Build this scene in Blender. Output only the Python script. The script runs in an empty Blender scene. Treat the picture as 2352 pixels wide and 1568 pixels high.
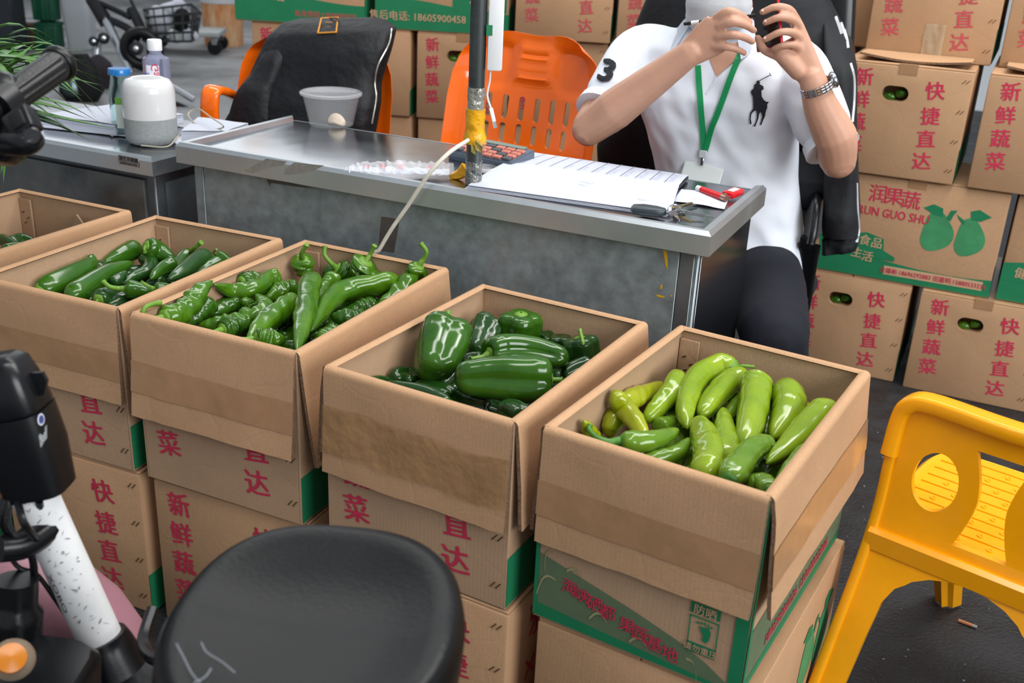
import bpy, bmesh, math, random
from mathutils import Vector, Matrix, Euler
random.seed(7)
scene = bpy.context.scene
COL = scene.collection
PI = math.pi
# ------------------------------------------------------------------ camera
FPX, IW, IH = 2418.18, 2352, 1568
PITCH, ROLL, YAW, CAMZ = 0.391688, 0.0490555, 0.432357, 1.30
_f = Vector((-math.sin(YAW)*math.cos(PITCH), math.cos(YAW)*math.cos(PITCH), -math.sin(PITCH)))
_r = Vector((math.cos(YAW), math.sin(YAW), 0)); _u = _r.cross(_f)
RIGHT = math.cos(ROLL)*_r + math.sin(ROLL)*_u
UP = -math.sin(ROLL)*_r + math.cos(ROLL)*_u
FWD = _f
CAM = Vector((0, 0, CAMZ))
cd = bpy.data.cameras.new('camera'); cam = bpy.data.objects.new('camera', cd); COL.objects.link(cam)
cam.matrix_world = Matrix(((RIGHT.x, UP.x, -FWD.x, CAM.x), (RIGHT.y, UP.y, -FWD.y, CAM.y), (RIGHT.z, UP.z, -FWD.z, CAM.z), (0, 0, 0, 1)))
cd.sensor_width = 36; cd.sensor_fit = 'HORIZONTAL'; cd.lens = FPX*36/IW; cd.clip_start = 0.02
cd.dof.use_dof = True; cd.dof.focus_distance = 1.95; cd.dof.aperture_fstop = 5.6
scene.camera = cam
# ------------------------------------------------------------------ light
wd = bpy.data.worlds.new('overcast_sky'); scene.world = wd; wd.use_nodes = True
bg = wd.node_tree.nodes['Background']; bg.inputs[0].default_value = (0.86, 0.93, 1.0, 1); bg.inputs[1].default_value = 0.26
def area(name, loc, size, power, target, col=(1, 1, 1)):
    l = bpy.data.lights.new(name, 'AREA'); l.shape = 'RECTANGLE'; l.size, l.size_y = size; l.energy = power; l.color = col
    o = bpy.data.objects.new(name, l); COL.objects.link(o); o.location = loc
    o.rotation_euler = (Vector(target)-Vector(loc)).to_track_quat('-Z', 'Y').to_euler(); return o
# daylight from the open sides and roof lights of the market hall
area('roof_light', (0.2, 1.75, 3.7), (4.6, 0.7), 60, (0.1, 1.8, 0.0), (1, .985, .96))
area('roof_light', (-1.2, 3.3, 4.0), (5.0, 0.7), 50, (-1.2, 3.2, 0.0), (1, .985, .96))
area('open_side_daylight', (4.2, -0.2, 2.7), (4.0, 2.2), 150, (-0.6, 2.1, 0.8), (.95, .98, 1))
area('open_side_daylight', (-8.5, 9.0, 4.0), (6.0, 2.5), 60, (-5.5, 7.0, 0.0), (.95, .98, 1))
vs = scene.view_settings; vs.view_transform = 'Standard'; vs.look = 'None'; vs.gamma = 1; vs.exposure = 0.88; vs.use_curve_mapping = False
# ------------------------------------------------------------------ pixel helpers (direction only; depth comes from a known plane)
def ray(x, y): return FWD + RIGHT*((x-IW/2)/FPX) - UP*((y-IH/2)/FPX)
def PZ(x, y, z): d = ray(x, y); return CAM + d*((z-CAMZ)/d.z)
def PY(x, y, Y): d = ray(x, y); return CAM + d*(Y/d.y)
def PD(x, y, dep): return CAM + ray(x, y)*dep
def depth(P): return (P-CAM).dot(FWD)
def pxm(P): return depth(P)/FPX           # metres per pixel at P
def V(*a): return Vector(a)
# ------------------------------------------------------------------ materials
def lin(c):
    def g(v): v /= 255.0; return v/12.92 if v <= .04045 else ((v+.055)/1.055)**2.4
    return (g(c[0]), g(c[1]), g(c[2]), 1)
MATS = {}
def mat(name, col, rough=.5, metal=0., var=0., vs=12., bump=0., bs=60., coat=0., trans=0., alpha=1., ior=1.45, col2=None, emit=0, stretch=None, sss=0, rvar=0., spec=.5):
    if name in MATS: return MATS[name]
    m = bpy.data.materials.new(name); m.use_nodes = True; nt = m.node_tree; N = nt.nodes; L = nt.links
    b = N['Principled BSDF']; c = lin(col)
    b.inputs['Base Color'].default_value = c; b.inputs['Roughness'].default_value = rough; b.inputs['Metallic'].default_value = metal
    b.inputs['Coat Weight'].default_value = coat; b.inputs['Coat Roughness'].default_value = .08
    b.inputs['Transmission Weight'].default_value = trans; b.inputs['Alpha'].default_value = alpha; b.inputs['IOR'].default_value = ior
    b.inputs['Specular IOR Level'].default_value = spec
    if sss: b.inputs['Subsurface Weight'].default_value = sss; b.inputs['Subsurface Radius'].default_value = (.01, .004, .002)
    if var or bump or col2 or rvar:
        tc = N.new('ShaderNodeTexCoord'); mp = N.new('ShaderNodeMapping'); L.new(tc.outputs['Object'], mp.inputs[0])
        if stretch: mp.inputs['Scale'].default_value = stretch
    if var or col2 or rvar:
        n = N.new('ShaderNodeTexNoise'); n.inputs['Scale'].default_value = vs; n.inputs['Detail'].default_value = 6; n.inputs['Roughness'].default_value = .65
        L.new(mp.outputs[0], n.inputs[0])
        r = N.new('ShaderNodeValToRGB'); r.color_ramp.elements[0].position = .33; r.color_ramp.elements[1].position = .68
        c2 = lin(col2) if col2 else tuple(min(1, v*(1+var)) for v in c[:3])+(1,)
        c1 = c if col2 else tuple(v*(1-var) for v in c[:3])+(1,)
        r.color_ramp.elements[0].color = c1; r.color_ramp.elements[1].color = c2
        L.new(n.outputs[0], r.inputs[0]); L.new(r.outputs[0], b.inputs['Base Color'])
        if rvar:
            mr = N.new('ShaderNodeMapRange'); mr.inputs[1].default_value = .3; mr.inputs[2].default_value = .7
            mr.inputs[3].default_value = max(.03, rough-rvar); mr.inputs[4].default_value = min(1, rough+rvar)
            L.new(n.outputs[0], mr.inputs[0]); L.new(mr.outputs[0], b.inputs['Roughness'])
    if bump:
        n2 = N.new('ShaderNodeTexNoise'); n2.inputs['Scale'].default_value = bs; n2.inputs['Detail'].default_value = 3
        L.new(mp.outputs[0], n2.inputs[0]); bp = N.new('ShaderNodeBump'); bp.inputs['Strength'].default_value = bump; bp.inputs['Distance'].default_value = .01
        L.new(n2.outputs[0], bp.inputs['Height']); L.new(bp.outputs[0], b.inputs['Normal'])
    if emit: b.inputs['Emission Color'].default_value = c; b.inputs['Emission Strength'].default_value = emit
    MATS[name] = m; return m
def cardboard(name, col, lines=.5, crease=.25):
    m = mat(name, col, .72, var=.07, vs=5., bump=.02, bs=30.); nt = m.node_tree; N = nt.nodes; L = nt.links; b = N['Principled BSDF']
    b.inputs['Specular IOR Level'].default_value = .3
    tc = N.new('ShaderNodeTexCoord'); old = b.inputs['Base Color'].links[0].from_socket
    fib = N.new('ShaderNodeTexNoise'); fib.inputs['Scale'].default_value = 420; fib.inputs['Detail'].default_value = 2; L.new(tc.outputs['Object'], fib.inputs[0])
    mx = N.new('ShaderNodeMix'); mx.data_type = 'RGBA'; mx.blend_type = 'MULTIPLY'; mx.inputs[0].default_value = .35
    L.new(old, mx.inputs[6]); L.new(fib.outputs[0], mx.inputs[7])
    g = N.new('ShaderNodeMix'); g.data_type = 'RGBA'; g.blend_type = 'MULTIPLY'; g.inputs[0].default_value = 1
    L.new(mx.outputs[2], g.inputs[6]); g.inputs[7].default_value = (1.17, 1.17, 1.17, 1)
    L.new(g.outputs[2], b.inputs['Base Color'])
    # corrugation flutes (vertical) and a few soft creases, fine relief only
    sp = N.new('ShaderNodeSeparateXYZ'); L.new(tc.outputs['Object'], sp.inputs[0])
    ad = N.new('ShaderNodeMath'); L.new(sp.outputs[0], ad.inputs[0]); L.new(sp.outputs[1], ad.inputs[1])
    w = N.new('ShaderNodeMath'); w.operation = 'MULTIPLY'; w.inputs[1].default_value = 900; L.new(ad.outputs[0], w.inputs[0])
    s = N.new('ShaderNodeMath'); s.operation = 'SINE'; L.new(w.outputs[0], s.inputs[0])
    vo = N.new('ShaderNodeTexVoronoi'); vo.feature = 'DISTANCE_TO_EDGE'; vo.inputs['Scale'].default_value = 4.5; vo.inputs['Randomness'].default_value = 1
    nz = N.new('ShaderNodeTexNoise'); nz.inputs['Scale'].default_value = 3; L.new(tc.outputs['Object'], nz.inputs[0])
    av = N.new('ShaderNodeVectorMath'); L.new(tc.outputs['Object'], av.inputs[0]); L.new(nz.outputs[1], av.inputs[1]); L.new(av.outputs[0], vo.inputs[0])
    mr = N.new('ShaderNodeMapRange'); mr.inputs[1].default_value = 0; mr.inputs[2].default_value = .05; L.new(vo.outputs[0], mr.inputs[0])
    b1 = N.new('ShaderNodeBump'); b1.inputs['Strength'].default_value = lines*.12; b1.inputs['Distance'].default_value = .0012; L.new(s.outputs[0], b1.inputs['Height'])
    b2 = N.new('ShaderNodeBump'); b2.inputs['Strength'].default_value = crease; b2.inputs['Distance'].default_value = .003; L.new(mr.outputs[0], b2.inputs['Height']); L.new(b1.outputs[0], b2.inputs['Normal'])
    L.new(b2.outputs[0], b.inputs['Normal'])
    return m
CB = cardboard('cardboard', (182, 143, 108), .2, .06)
CBIN = cardboard('cardboard_inside', (180, 146, 116), .3, .05)
CBB = cardboard('cardboard_pale', (184, 149, 120), .3, .05)
EDGE = mat('corrugated_edge', (120, 92, 70), .9, var=.5, vs=300)
TAPE = mat('brown_packing_tape', (166, 127, 93), .22, var=.06, vs=30, bump=.05, bs=40)
CTAPE = mat('clear_packing_tape', (168, 130, 85), .06, var=.12, vs=14, bump=.9, bs=22, alpha=.45)
YTAPE = mat('yellow_tape', (222, 160, 20), .25, var=.25, vs=25, bump=.5, bs=60)
RED = mat('red_ink', (198, 48, 78), .7, var=.12, vs=90)
REDL = mat('faded_red_ink', (190, 76, 82), .7, var=.1, vs=90)
GREEN = mat('green_ink', (24, 120, 78), .6, var=.06, vs=20)
GREEND = mat('grey_green_ink', (96, 112, 84), .6, var=.06, vs=20)
GREENP = mat('green_halftone_ink', (62, 138, 90), .6, var=.2, vs=14)
CBT = mat('bare_board_lettering', (196, 158, 124), .7)
STAPLE = mat('staple_wire', (120, 90, 60), .4, metal=.8)
STEEL = mat('brushed_steel', (188, 194, 198), .40, metal=.92, var=.05, vs=5, rvar=.05)
STEELTOP = mat('worn_steel_top', (170, 173, 178), .20, metal=1, var=.06, vs=5, rvar=.05)
GALV = mat('stained_galvanised_sheet', (112, 122, 126), .40, metal=.4, col2=(142, 153, 157), vs=26, rvar=.14, bump=.04, bs=24)
GALVD = mat('dark_steel_sheet', (84, 90, 94), .35, metal=.6, col2=(116, 120, 124), vs=5, rvar=.1)
BLACKP = mat('black_plastic', (11, 12, 15), .30, var=.1, vs=30, bump=.02, bs=300)
BLACKM = mat('black_matte', (9, 10, 11), .7)
RUBBER = mat('black_rubber', (11, 11, 13), .36, bump=.08, bs=250)
WHITEP = mat('white_plastic', (225, 226, 228), .3, var=.03, vs=8)
PAPER = mat('white_paper', (190, 194, 206), .8, var=.03, vs=9)
INK = mat('blue_biro_ink', (92, 96, 160), .7)
INKL = mat('ruled_line_ink', (150, 152, 176), .7)
ORANGE = mat('orange_plastic', (252, 110, 12), .12, var=.04, vs=5, spec=.6, coat=.4)
YELLOW = mat('yellow_plastic', (238, 160, 8), .17, var=.07, vs=7, spec=.5)
SKIN = mat('skin', (190, 144, 120), .5, var=.07, vs=14, bump=.03, bs=160, sss=.08)
NAIL = mat('finger_nail', (222, 172, 158), .3)
COTTON = mat('white_pique_cotton', (226, 231, 240), .85, bump=.06, bs=700)
NAVY = mat('navy_cloth', (13, 16, 28), .85, bump=.08, bs=500)
JACKET = mat('black_nylon', (10, 12, 17), .62, var=.15, vs=6, bump=.7, bs=22)
JACKET2 = mat('black_track_fabric', (10, 12, 18), .75, var=.12, vs=6, bump=.6, bs=16)
CHROME = mat('polished_metal', (200, 202, 205), .18, metal=1)
# ------------------------------------------------------------------ object helpers
WL = {}
def link(o): COL.objects.link(o); return o
def tag(o, label=None, cat=None, group=None, kind=None):
    if label: o['label'] = label
    if cat: o['category'] = cat
    if group: o['group'] = group
    if kind: o['kind'] = kind
    return o
def thing(name, label, cat, loc=(0, 0, 0), rz=0, group=None, local=False):
    o = bpy.data.objects.new(name, None); o.empty_display_size = .05; link(o)
    o.location = loc; o.rotation_euler = (0, 0, rz); WL[o] = Vector((0, 0, 0)) if local else Vector(loc)
    return tag(o, label, cat, group)
def finish(me, smooth):
    if smooth:
        for p in me.polygons: p.use_smooth = True
        me.set_sharp_from_angle(angle=math.radians(smooth if smooth is not True else 40))
def OBJ(name, bm, mats, parent=None, org=None, smooth=True, recalc=True):
    """bm holds world (or thing-local) coordinates"""
    if recalc: bmesh.ops.recalc_face_normals(bm, faces=bm.faces)
    if org is None:
        if parent is not None: org = WL[parent]
        else:
            xs = [v.co for v in bm.verts]; n = max(1, len(xs))
            org = Vector((sum(v.x for v in xs)/n, sum(v.y for v in xs)/n, min(v.z for v in xs)))
    org = Vector(org); bmesh.ops.translate(bm, verts=bm.verts, vec=-org)
    me = bpy.data.meshes.new(name); bm.to_mesh(me); bm.free()
    for m in (mats if isinstance(mats, (list, tuple)) else [mats]): me.materials.append(m)
    finish(me, smooth)
    o = link(bpy.data.objects.new(name, me)); WL[o] = org
    if parent is not None: o.parent = parent; o.location = org-WL[parent]
    else: o.location = org
    return o
def new(): return bmesh.new()
def bx(bm, c, s, bev=0, seg=2, R=None, mi=0):
    """box centre c size s, optional bevel and rotation matrix (about the centre)"""
    r = bmesh.ops.create_cube(bm, size=1.0); vs_ = r['verts']
    for v in vs_: v.co = Vector((v.co.x*s[0], v.co.y*s[1], v.co.z*s[2]))
    if bev:
        es = list({e for v in vs_ for e in v.link_edges})
        rr = bmesh.ops.bevel(bm, geom=es, offset=bev, segments=seg, profile=.5, affect='EDGES')
        vs_ = list({v for f in rr['faces'] for v in f.verts} | {v for v in vs_ if v.is_valid})
    for v in vs_:
        if R is not None: v.co = R @ v.co
        v.co += Vector(c)
    if mi:
        for f in {f for v in vs_ for f in v.link_faces}: f.material_index = mi
    return vs_
def poly(bm, pts): return bm.faces.new([bm.verts.new(p) for p in pts])
def prism(bm, pts, vec):
    """closed outline pts (3D, planar) extruded along vec"""
    vec = Vector(vec); a = [bm.verts.new(p) for p in pts]; b = [bm.verts.new(Vector(p)+vec) for p in pts]; n = len(pts)
    bm.faces.new(a); bm.faces.new(b[::-1])
    for i in range(n): bm.faces.new((a[i], b[i], b[(i+1) % n], a[(i+1) % n]))
def loft(bm, rings, cap=True, closed=True):
    vr = [[bm.verts.new(p) for p in r] for r in rings]; n = len(vr[0])
    for a, b in zip(vr, vr[1:]):
        for i in range(n if closed else n-1): bm.faces.new((a[i], a[(i+1) % n], b[(i+1) % n], b[i]))
    if cap and closed: bm.faces.new(vr[0][::-1]); bm.faces.new(vr[-1])
    return vr
def spline(pts, n):
    pts = [Vector(p) for p in pts]
    if len(pts) == 2: return [pts[0].lerp(pts[1], i/n) for i in range(n+1)]
    P = [pts[0]*2-pts[1]]+pts+[pts[-1]*2-pts[-2]]; out = []; m = len(pts)-1
    for k in range(n+1):
        t = k/n*m; i = min(int(t), m-1); t -= i; a, b, c, d = P[i:i+4]
        out.append(.5*((2*b)+(c-a)*t+(2*a-5*b+4*c-d)*t*t+(3*b-a-3*c+d)*t**3))
    return out
def interp(tab, t):
    for (a, x), (b, y) in zip(tab, tab[1:]):
        if t <= b: return x+(y-x)*(t-a)/(b-a) if b > a else y
    return tab[-1][1]
def frames(path, up=None):
    out = []; T = [(path[min(i+1, len(path)-1)]-path[max(i-1, 0)]).normalized() for i in range(len(path))]
    u = Vector(up) if up else (Vector((0, 0, 1)) if abs(T[0].z) < .9 else Vector((1, 0, 0)))
    for t in T:
        u = (u-t*u.dot(t)); u = u.normalized() if u.length > 1e-6 else t.orthogonal().normalized()
        out.append((t, u, t.cross(u)))
    return out
def tube(bm, pts, r, n=10, seg=None, fac=None, cap=True, up=None, sm=True):
    path = spline(pts, seg) if seg else [Vector(p) for p in pts]; k = len(path)-1; rings = []
    for i, (p, (t, u, w)) in enumerate(zip(path, frames(path, up))):
        s = i/k; rad = r(s) if callable(r) else r; ring = []
        for j in range(n):
            th = 2*PI*j/n; q = rad*(fac(th, s) if fac else 1)
            ring.append(p+(u*math.cos(th)+w*math.sin(th))*q)
        rings.append(ring)
    return loft(bm, rings, cap)
def lathe(bm, prof, c, n=32, axis=None):
    """prof: (radius, height) list around +Z (or axis) at c"""
    c = Vector(c); R = Vector((0, 0, 1)).rotation_difference(Vector(axis)).to_matrix() if axis else Matrix.Identity(3)
    rings = [[c+R@Vector((r*math.cos(2*PI*j/n), r*math.sin(2*PI*j/n), h)) for j in range(n)] for r, h in prof]
    return loft(bm, rings, cap=True)
def superring(c, ax, ay, hx, hy, e=2.4, n=28):
    out = []
    for j in range(n):
        th = 2*PI*j/n; cx, sy = math.cos(th), math.sin(th)
        out.append(Vector(c)+Vector(ax)*(hx*math.copysign(abs(cx)**(2/e), cx))+Vector(ay)*(hy*math.copysign(abs(sy)**(2/e), sy)))
    return out
def evalmesh(o):
    dg = bpy.context.evaluated_depsgraph_get(); dg.update(); me = bpy.data.meshes.new_from_object(o.evaluated_get(dg)); return me
def bake(o, smooth=True):
    """apply modifiers"""
    me = evalmesh(o); o.modifiers.clear(); old = o.data; o.data = me; bpy.data.meshes.remove(old); finish(me, smooth); return o
_fn = [(0, 0, 0)]
from mathutils import noise as MN
def wob(p, s, a, o=0): return (MN.noise(Vector(p)*s+Vector((o, o*1.7, o*.3))))*a
_tx = {}
def text_bm(s, size, bold=0., shear=0., spacing=1.):
    key = (s, bold, shear, spacing)
    if key not in _tx:
        c = bpy.data.curves.new('lettering', 'FONT'); c.body = s; c.size = 1; c.align_x = 'CENTER'; c.align_y = 'CENTER'; c.resolution_u = 2
        c.offset = bold; c.shear = shear; c.fill_mode = 'FRONT'; c.space_character = spacing
        o = bpy.data.objects.new('lettering', c); COL.objects.link(o); me = evalmesh(o); bpy.data.objects.remove(o); bpy.data.curves.remove(c)
        xs = [v.co.copy() for v in me.vertices]
        cx = (min(v.x for v in xs)+max(v.x for v in xs))/2; cy = (min(v.y for v in xs)+max(v.y for v in xs))/2
        _tx[key] = ([(v.x-cx, v.y-cy) for v in xs], [tuple(p.vertices) for p in me.polygons]); bpy.data.meshes.remove(me)
    return _tx[key]
def add_text(bm, s, size, O, U, Vv, bold=0., shear=0., rot=0., spacing=1., sx=1.):
    """flat lettering centred on O with axes U (right) and Vv (up)"""
    if bold > 0:
        nn_ = Vector(U).cross(Vector(Vv)).normalized()
        for i_, q in enumerate(((1, 0), (-1, 0), (0, 1))): add_text(bm, s, size, Vector(O)+Vector(U)*(q[0]*bold*size)+Vector(Vv)*(q[1]*bold*size)+nn_*(.00025*i_), U, Vv, 0., shear, rot, spacing, sx)
        return
    vs_, fs = text_bm(s, size, bold, shear, spacing); O, U, Vv = Vector(O), Vector(U), Vector(Vv); cr, sr = math.cos(rot), math.sin(rot)
    vv = [bm.verts.new(O+U*((x*cr*sx-y*sr)*size)+Vv*((x*sr*sx+y*cr)*size)) for x, y in vs_]
    for f in fs:
        try: bm.faces.new([vv[i] for i in f])
        except ValueError: pass
# ------------------------------------------------------------------ setting
def ground(name, x0, x1, y0, y1, z, m):
    bm = new(); bx(bm, ((x0+x1)/2, (y0+y1)/2, z-.05), (x1-x0, y1-y0, .1)); return tag(OBJ(name, bm, m, smooth=False), kind='structure')
ASPH = mat('dark_oily_asphalt', (24, 24, 26), .55, col2=(44, 44, 46), vs=9, bump=.35, bs=120, rvar=.15)
CONC = mat('worn_concrete_daylight_tone', (120, 120, 120), .5, col2=(160, 160, 162), vs=3, bump=.3, bs=90, rvar=.15)  # yard concrete, its grey made paler to carry the outdoor light in the colour
ground('floor', -2.75, 6, -3, 9, 0, ASPH)
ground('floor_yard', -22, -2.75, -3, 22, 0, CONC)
DARKW = mat('dark_stall_backdrop', (30, 36, 38), .8, col2=(52, 58, 58), vs=2)
bm = new(); bx(bm, (-10.4, 12.2, 1.6), (12, .12, 3.2)); tag(OBJ('wall_back', bm, DARKW, smooth=False), kind='structure')
bm = new(); bx(bm, (-14.0, 7.0, 1.6), (.12, 10, 3.2)); tag(OBJ('wall_left', bm, DARKW, smooth=False), kind='structure')
GRIT = mat('pale_grit', (120, 120, 120), .8)
bm = new(); rg = random.Random(5)
for i in range(260):
    p = V(rg.uniform(-.35, .75), rg.uniform(1.3, 3.1), .0008); r = rg.uniform(.0005, .0018)
    bx(bm, p, (r*2*rg.uniform(.6, 1.6), r*2, r), R=Euler((0, 0, rg.uniform(0, 3))).to_matrix())
tag(OBJ('floor_grit', bm, GRIT, smooth=False), 'pale specks of grit scattered on the black floor', 'grit', kind='stuff')
# ------------------------------------------------------------------ cartons
CW, CD, CH = .345, .495, .315
def face(w, d, h, side):
    return {'front': (V(-w/2, -d/2, 0), V(1, 0, 0), V(0, -1, 0), w), 'right': (V(w/2, -d/2, 0), V(0, 1, 0), V(1, 0, 0), d),
            'back': (V(w/2, d/2, 0), V(-1, 0, 0), V(0, 1, 0), w), 'left': (V(-w/2, d/2, 0), V(0, -1, 0), V(-1, 0, 0), d)}[side]
class Face:
    def __init__(s, par, w, d, h, side, off=.0009):
        s.par = par; s.O, s.U, s.N, s.W = face(w, d, h, side); s.H = h; s.Z = V(0, 0, 1); s.off = off
    def p(s, u, v, k=1.): return s.O+s.U*(u*s.W)+s.Z*(v*s.H)+s.N*(s.off*k)
    def text(s, items, m, name='printed_lettering', k=1., bold=.012):
        bm = new()
        for t, u, v, size, rot, *sx in items: add_text(bm, t, size, s.p(u, v, k), s.U, s.Z, bold, 0, rot, 1., sx[0] if sx else 1.)
        return OBJ(name, bm, m, s.par, smooth=False, recalc=False)
    def shape(s, pts, m, name='printed_band', k=1.):
        bm = new(); poly(bm, [s.p(u, v, k) for u, v in pts]); bm.normal_update(); bmesh.ops.triangulate(bm, faces=bm.faces, ngon_method='EAR_CLIP'); return OBJ(name, bm, m, s.par, smooth=False, recalc=False)
    def shapes(s, lst, m, name, k=1.):
        bm = new()
        for pts in lst: poly(bm, [s.p(u, v, k) for u, v in pts])
        bm.normal_update(); bmesh.ops.triangulate(bm, faces=bm.faces, ngon_method='EAR_CLIP'); return OBJ(name, bm, m, s.par, smooth=False, recalc=False)
def end_print(F, ink=None, cols='LR', lv=(.86, .66, .46, .26), rv=(.80, .58, .38, .18), lu=.17, ru=.73, size=.052):
    ink = ink or RED; bold = .022
    staples(F, .945, (.90, .64, .38, .12))
    if 'L' in cols: F.text([(c, lu, v, size, .12) for i, (c, v) in enumerate(zip('新鲜蔬菜', lv))], ink, bold=bold)
    if 'R' in cols: F.text([(c, ru, v, size, .12) for c, v in zip('快捷直达', rv)], ink, bold=bold)
def staples(F, us, vs_):
    for v in vs_:
        for du in (-.014, .014):
            a = F.p(us+du-.013, v-.017, 1); b = F.p(us+du+.013, v+.017, 1); bm = new(); tube(bm, [a, b], .0008, 5); OBJ('staple', bm, STAPLE, F.par)
def wave(F, lo, amp, ph, k=1., n=24, start=0., m=None):
    up = [(start+(1-start)*i/n, lo+amp*math.sin(ph+3.6*i/n)) for i in range(n+1)]
    # build as strips so that the outline stays clean
    bm = new(); a = [bm.verts.new(F.p(u, 0.012, k)) for u, v in up]; b = [bm.verts.new(F.p(u, v, k)) for u, v in up]
    for i in range(n): bm.faces.new((a[i], a[i+1], b[i+1], b[i]))
    return OBJ('printed_band', bm, m or GREEN, F.par, smooth=False, recalc=False)
def blob(c, rx, ry, n=20, f=None):
    return [(c[0]+rx*math.cos(2*PI*i/n)*(f(2*PI*i/n) if f else 1), c[1]+ry*math.sin(2*PI*i/n)*(f(2*PI*i/n) if f else 1)) for i in range(n)]
def pepper_emblem(F, u, v, sc=1.):
    """two printed bell peppers with leaf and stalk"""
    def body(t): return 1+.10*math.cos(3*t+.6)-.06*math.cos(t*2)
    F.shapes([blob((u-.1*sc, v), .105*sc, .20*sc, 28, body), blob((u+.105*sc, v-.01), .095*sc, .19*sc, 28, body)], GREENP, 'printed_peppers')
    F.shapes([[(u-.21*sc, v+.24*sc), (u-.15*sc, v+.29*sc), (u-.09*sc, v+.26*sc), (u-.08*sc, v+.17*sc), (u-.14*sc, v+.18*sc)],
              [(u+.08*sc, v+.27*sc), (u+.13*sc, v+.30*sc), (u+.21*sc, v+.24*sc), (u+.15*sc, v+.18*sc), (u+.09*sc, v+.18*sc)],
              [(u-.06*sc, v+.16*sc), (u-.04*sc, v+.25*sc), (u+.0*sc, v+.26*sc), (u-.02*sc, v+.20*sc), (u-.03*sc, v+.14*sc)],
              [(u+.06*sc, v+.16*sc), (u+.0*sc, v+.22*sc), (u+.02*sc, v+.17*sc), (u+.05*sc, v+.12*sc)]], GREEN, 'printed_leaves', 1.3)
def long_print(F, phone=True, title=True, ph=2.0, peppers=True, wtext=True):
    wave(F, .21, .055, ph)
    if wtext:
        F.shape([(0, .2), (.0, .36), (.16, .40), (.27, .44), (.37, .40), (.38, .29), (.45, .24), (.45, .2)], GREEN, k=1.4)
        F.text([('食', .265, .365, .034, -.06), ('品', .335, .35, .034, -.06), ('健', .10, .285, .034, -.06), ('康', .165, .262, .034, -.06), ('生', .23, .235, .034, -.06), ('活', .295, .21, .034, -.06)], CBT, k=2., bold=.02)
    if title:
        F.text([('润', .29, .82, .055, .04), ('果', .385, .81, .055, .04), ('蔬', .48, .80, .055, .04)], RED)
        F.text([('G RUN GUO SHU', .365, .645, .036, -.02, .82)], RED, bold=.02)
    if peppers: pepper_emblem(F, .74, .54, .88)
    if phone:
        F.shape([(.40, .065), (.40, .15), (.955, .15), (.955, .065)], CBT, 'printed_plate', 2.)
        F.text([('沈雄彬:18696292883 田嘉明:15880533236', .678, .108, .0185, 0, .90)], RED, k=3., bold=.008)
def handle_cut(o, F, u=.43, v=.74, hw=.036, hh=.021, dep=.07):
    bm = new(); c = F.p(u, v, 1); n = 14; pts = []
    for i in range(n+1): t = -PI/2+PI*i/n; pts.append((hw-hh+hh*math.cos(t), hh*math.sin(t)))
    for i in range(n+1): t = PI/2+PI*i/n; pts.append((-hw+hh+hh*math.cos(t), hh*math.sin(t)))
    prism(bm, [c+F.U*a+F.Z*b+F.N*.01 for a, b in pts], F.N*(-dep-.01))
    k = OBJ('cutter', bm, [CB], F.par, smooth=False)
    m = o.modifiers.new('cut', 'BOOLEAN'); m.object = k; m.operation = 'DIFFERENCE'; m.solver = 'EXACT'
    bake(o, 30); bpy.data.objects.remove(k); return c
CARTN = 0
def carton(loc, yaw, label, w=CW, d=CD, h=CH, prints=(), hole=None, group='stacked vegetable cartons', tapes=True, m=None, flaps=True, tilt=0, lip=False):
    t = thing('carton', label, 'carton', loc, yaw, group, local=True); m = m or CB
    if tilt: t.rotation_euler.y = tilt
    bm = new(); bx(bm, (0, 0, h/2-.003), (w, d, h-.006), .005, 2); body = OBJ('body', bm, m, t, smooth=30)
    for side, kind in prints:
        F = Face(t, w, d, h, side)
        if kind == 'end': end_print(F)
        elif kind == 'endf': end_print(F, REDL)
        elif kind == 'long': long_print(F)
        elif kind == 'longp': long_print(F, title=False)
        elif kind == 'band': wave(F, .30, .04, .4, n=8, m=GREEN)
        elif callable(kind): kind(F)
    if flaps:
        for s in (-1, 1):
            bm = new(); bx(bm, (s*w/4, 0, h-.004), (w/2-.0025, d-.006, .006), .002, 1); OBJ('top_flap', bm, m, t, smooth=30)
        if tapes:
            bm = new(); bx(bm, (0, 0, h-.0005), (.05, d+.001, .0012)); bx(bm, (0, -d/2-.0008, h-.014), (.05, .0012, .028)); OBJ('packing_tape', bm, TAPE, t, smooth=False)
    c = None
    if hole:
        F = Face(t, w, d, h, hole); handle_cut(body, F)
        p = F.p(.43, .74, 1); R = Euler((0, 0, yaw)).to_matrix(); c = Vector(loc)+R@p
        t['hole'] = 1; del t['hole']
        return t, c, R@F.U, R@F.N
    return t
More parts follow.
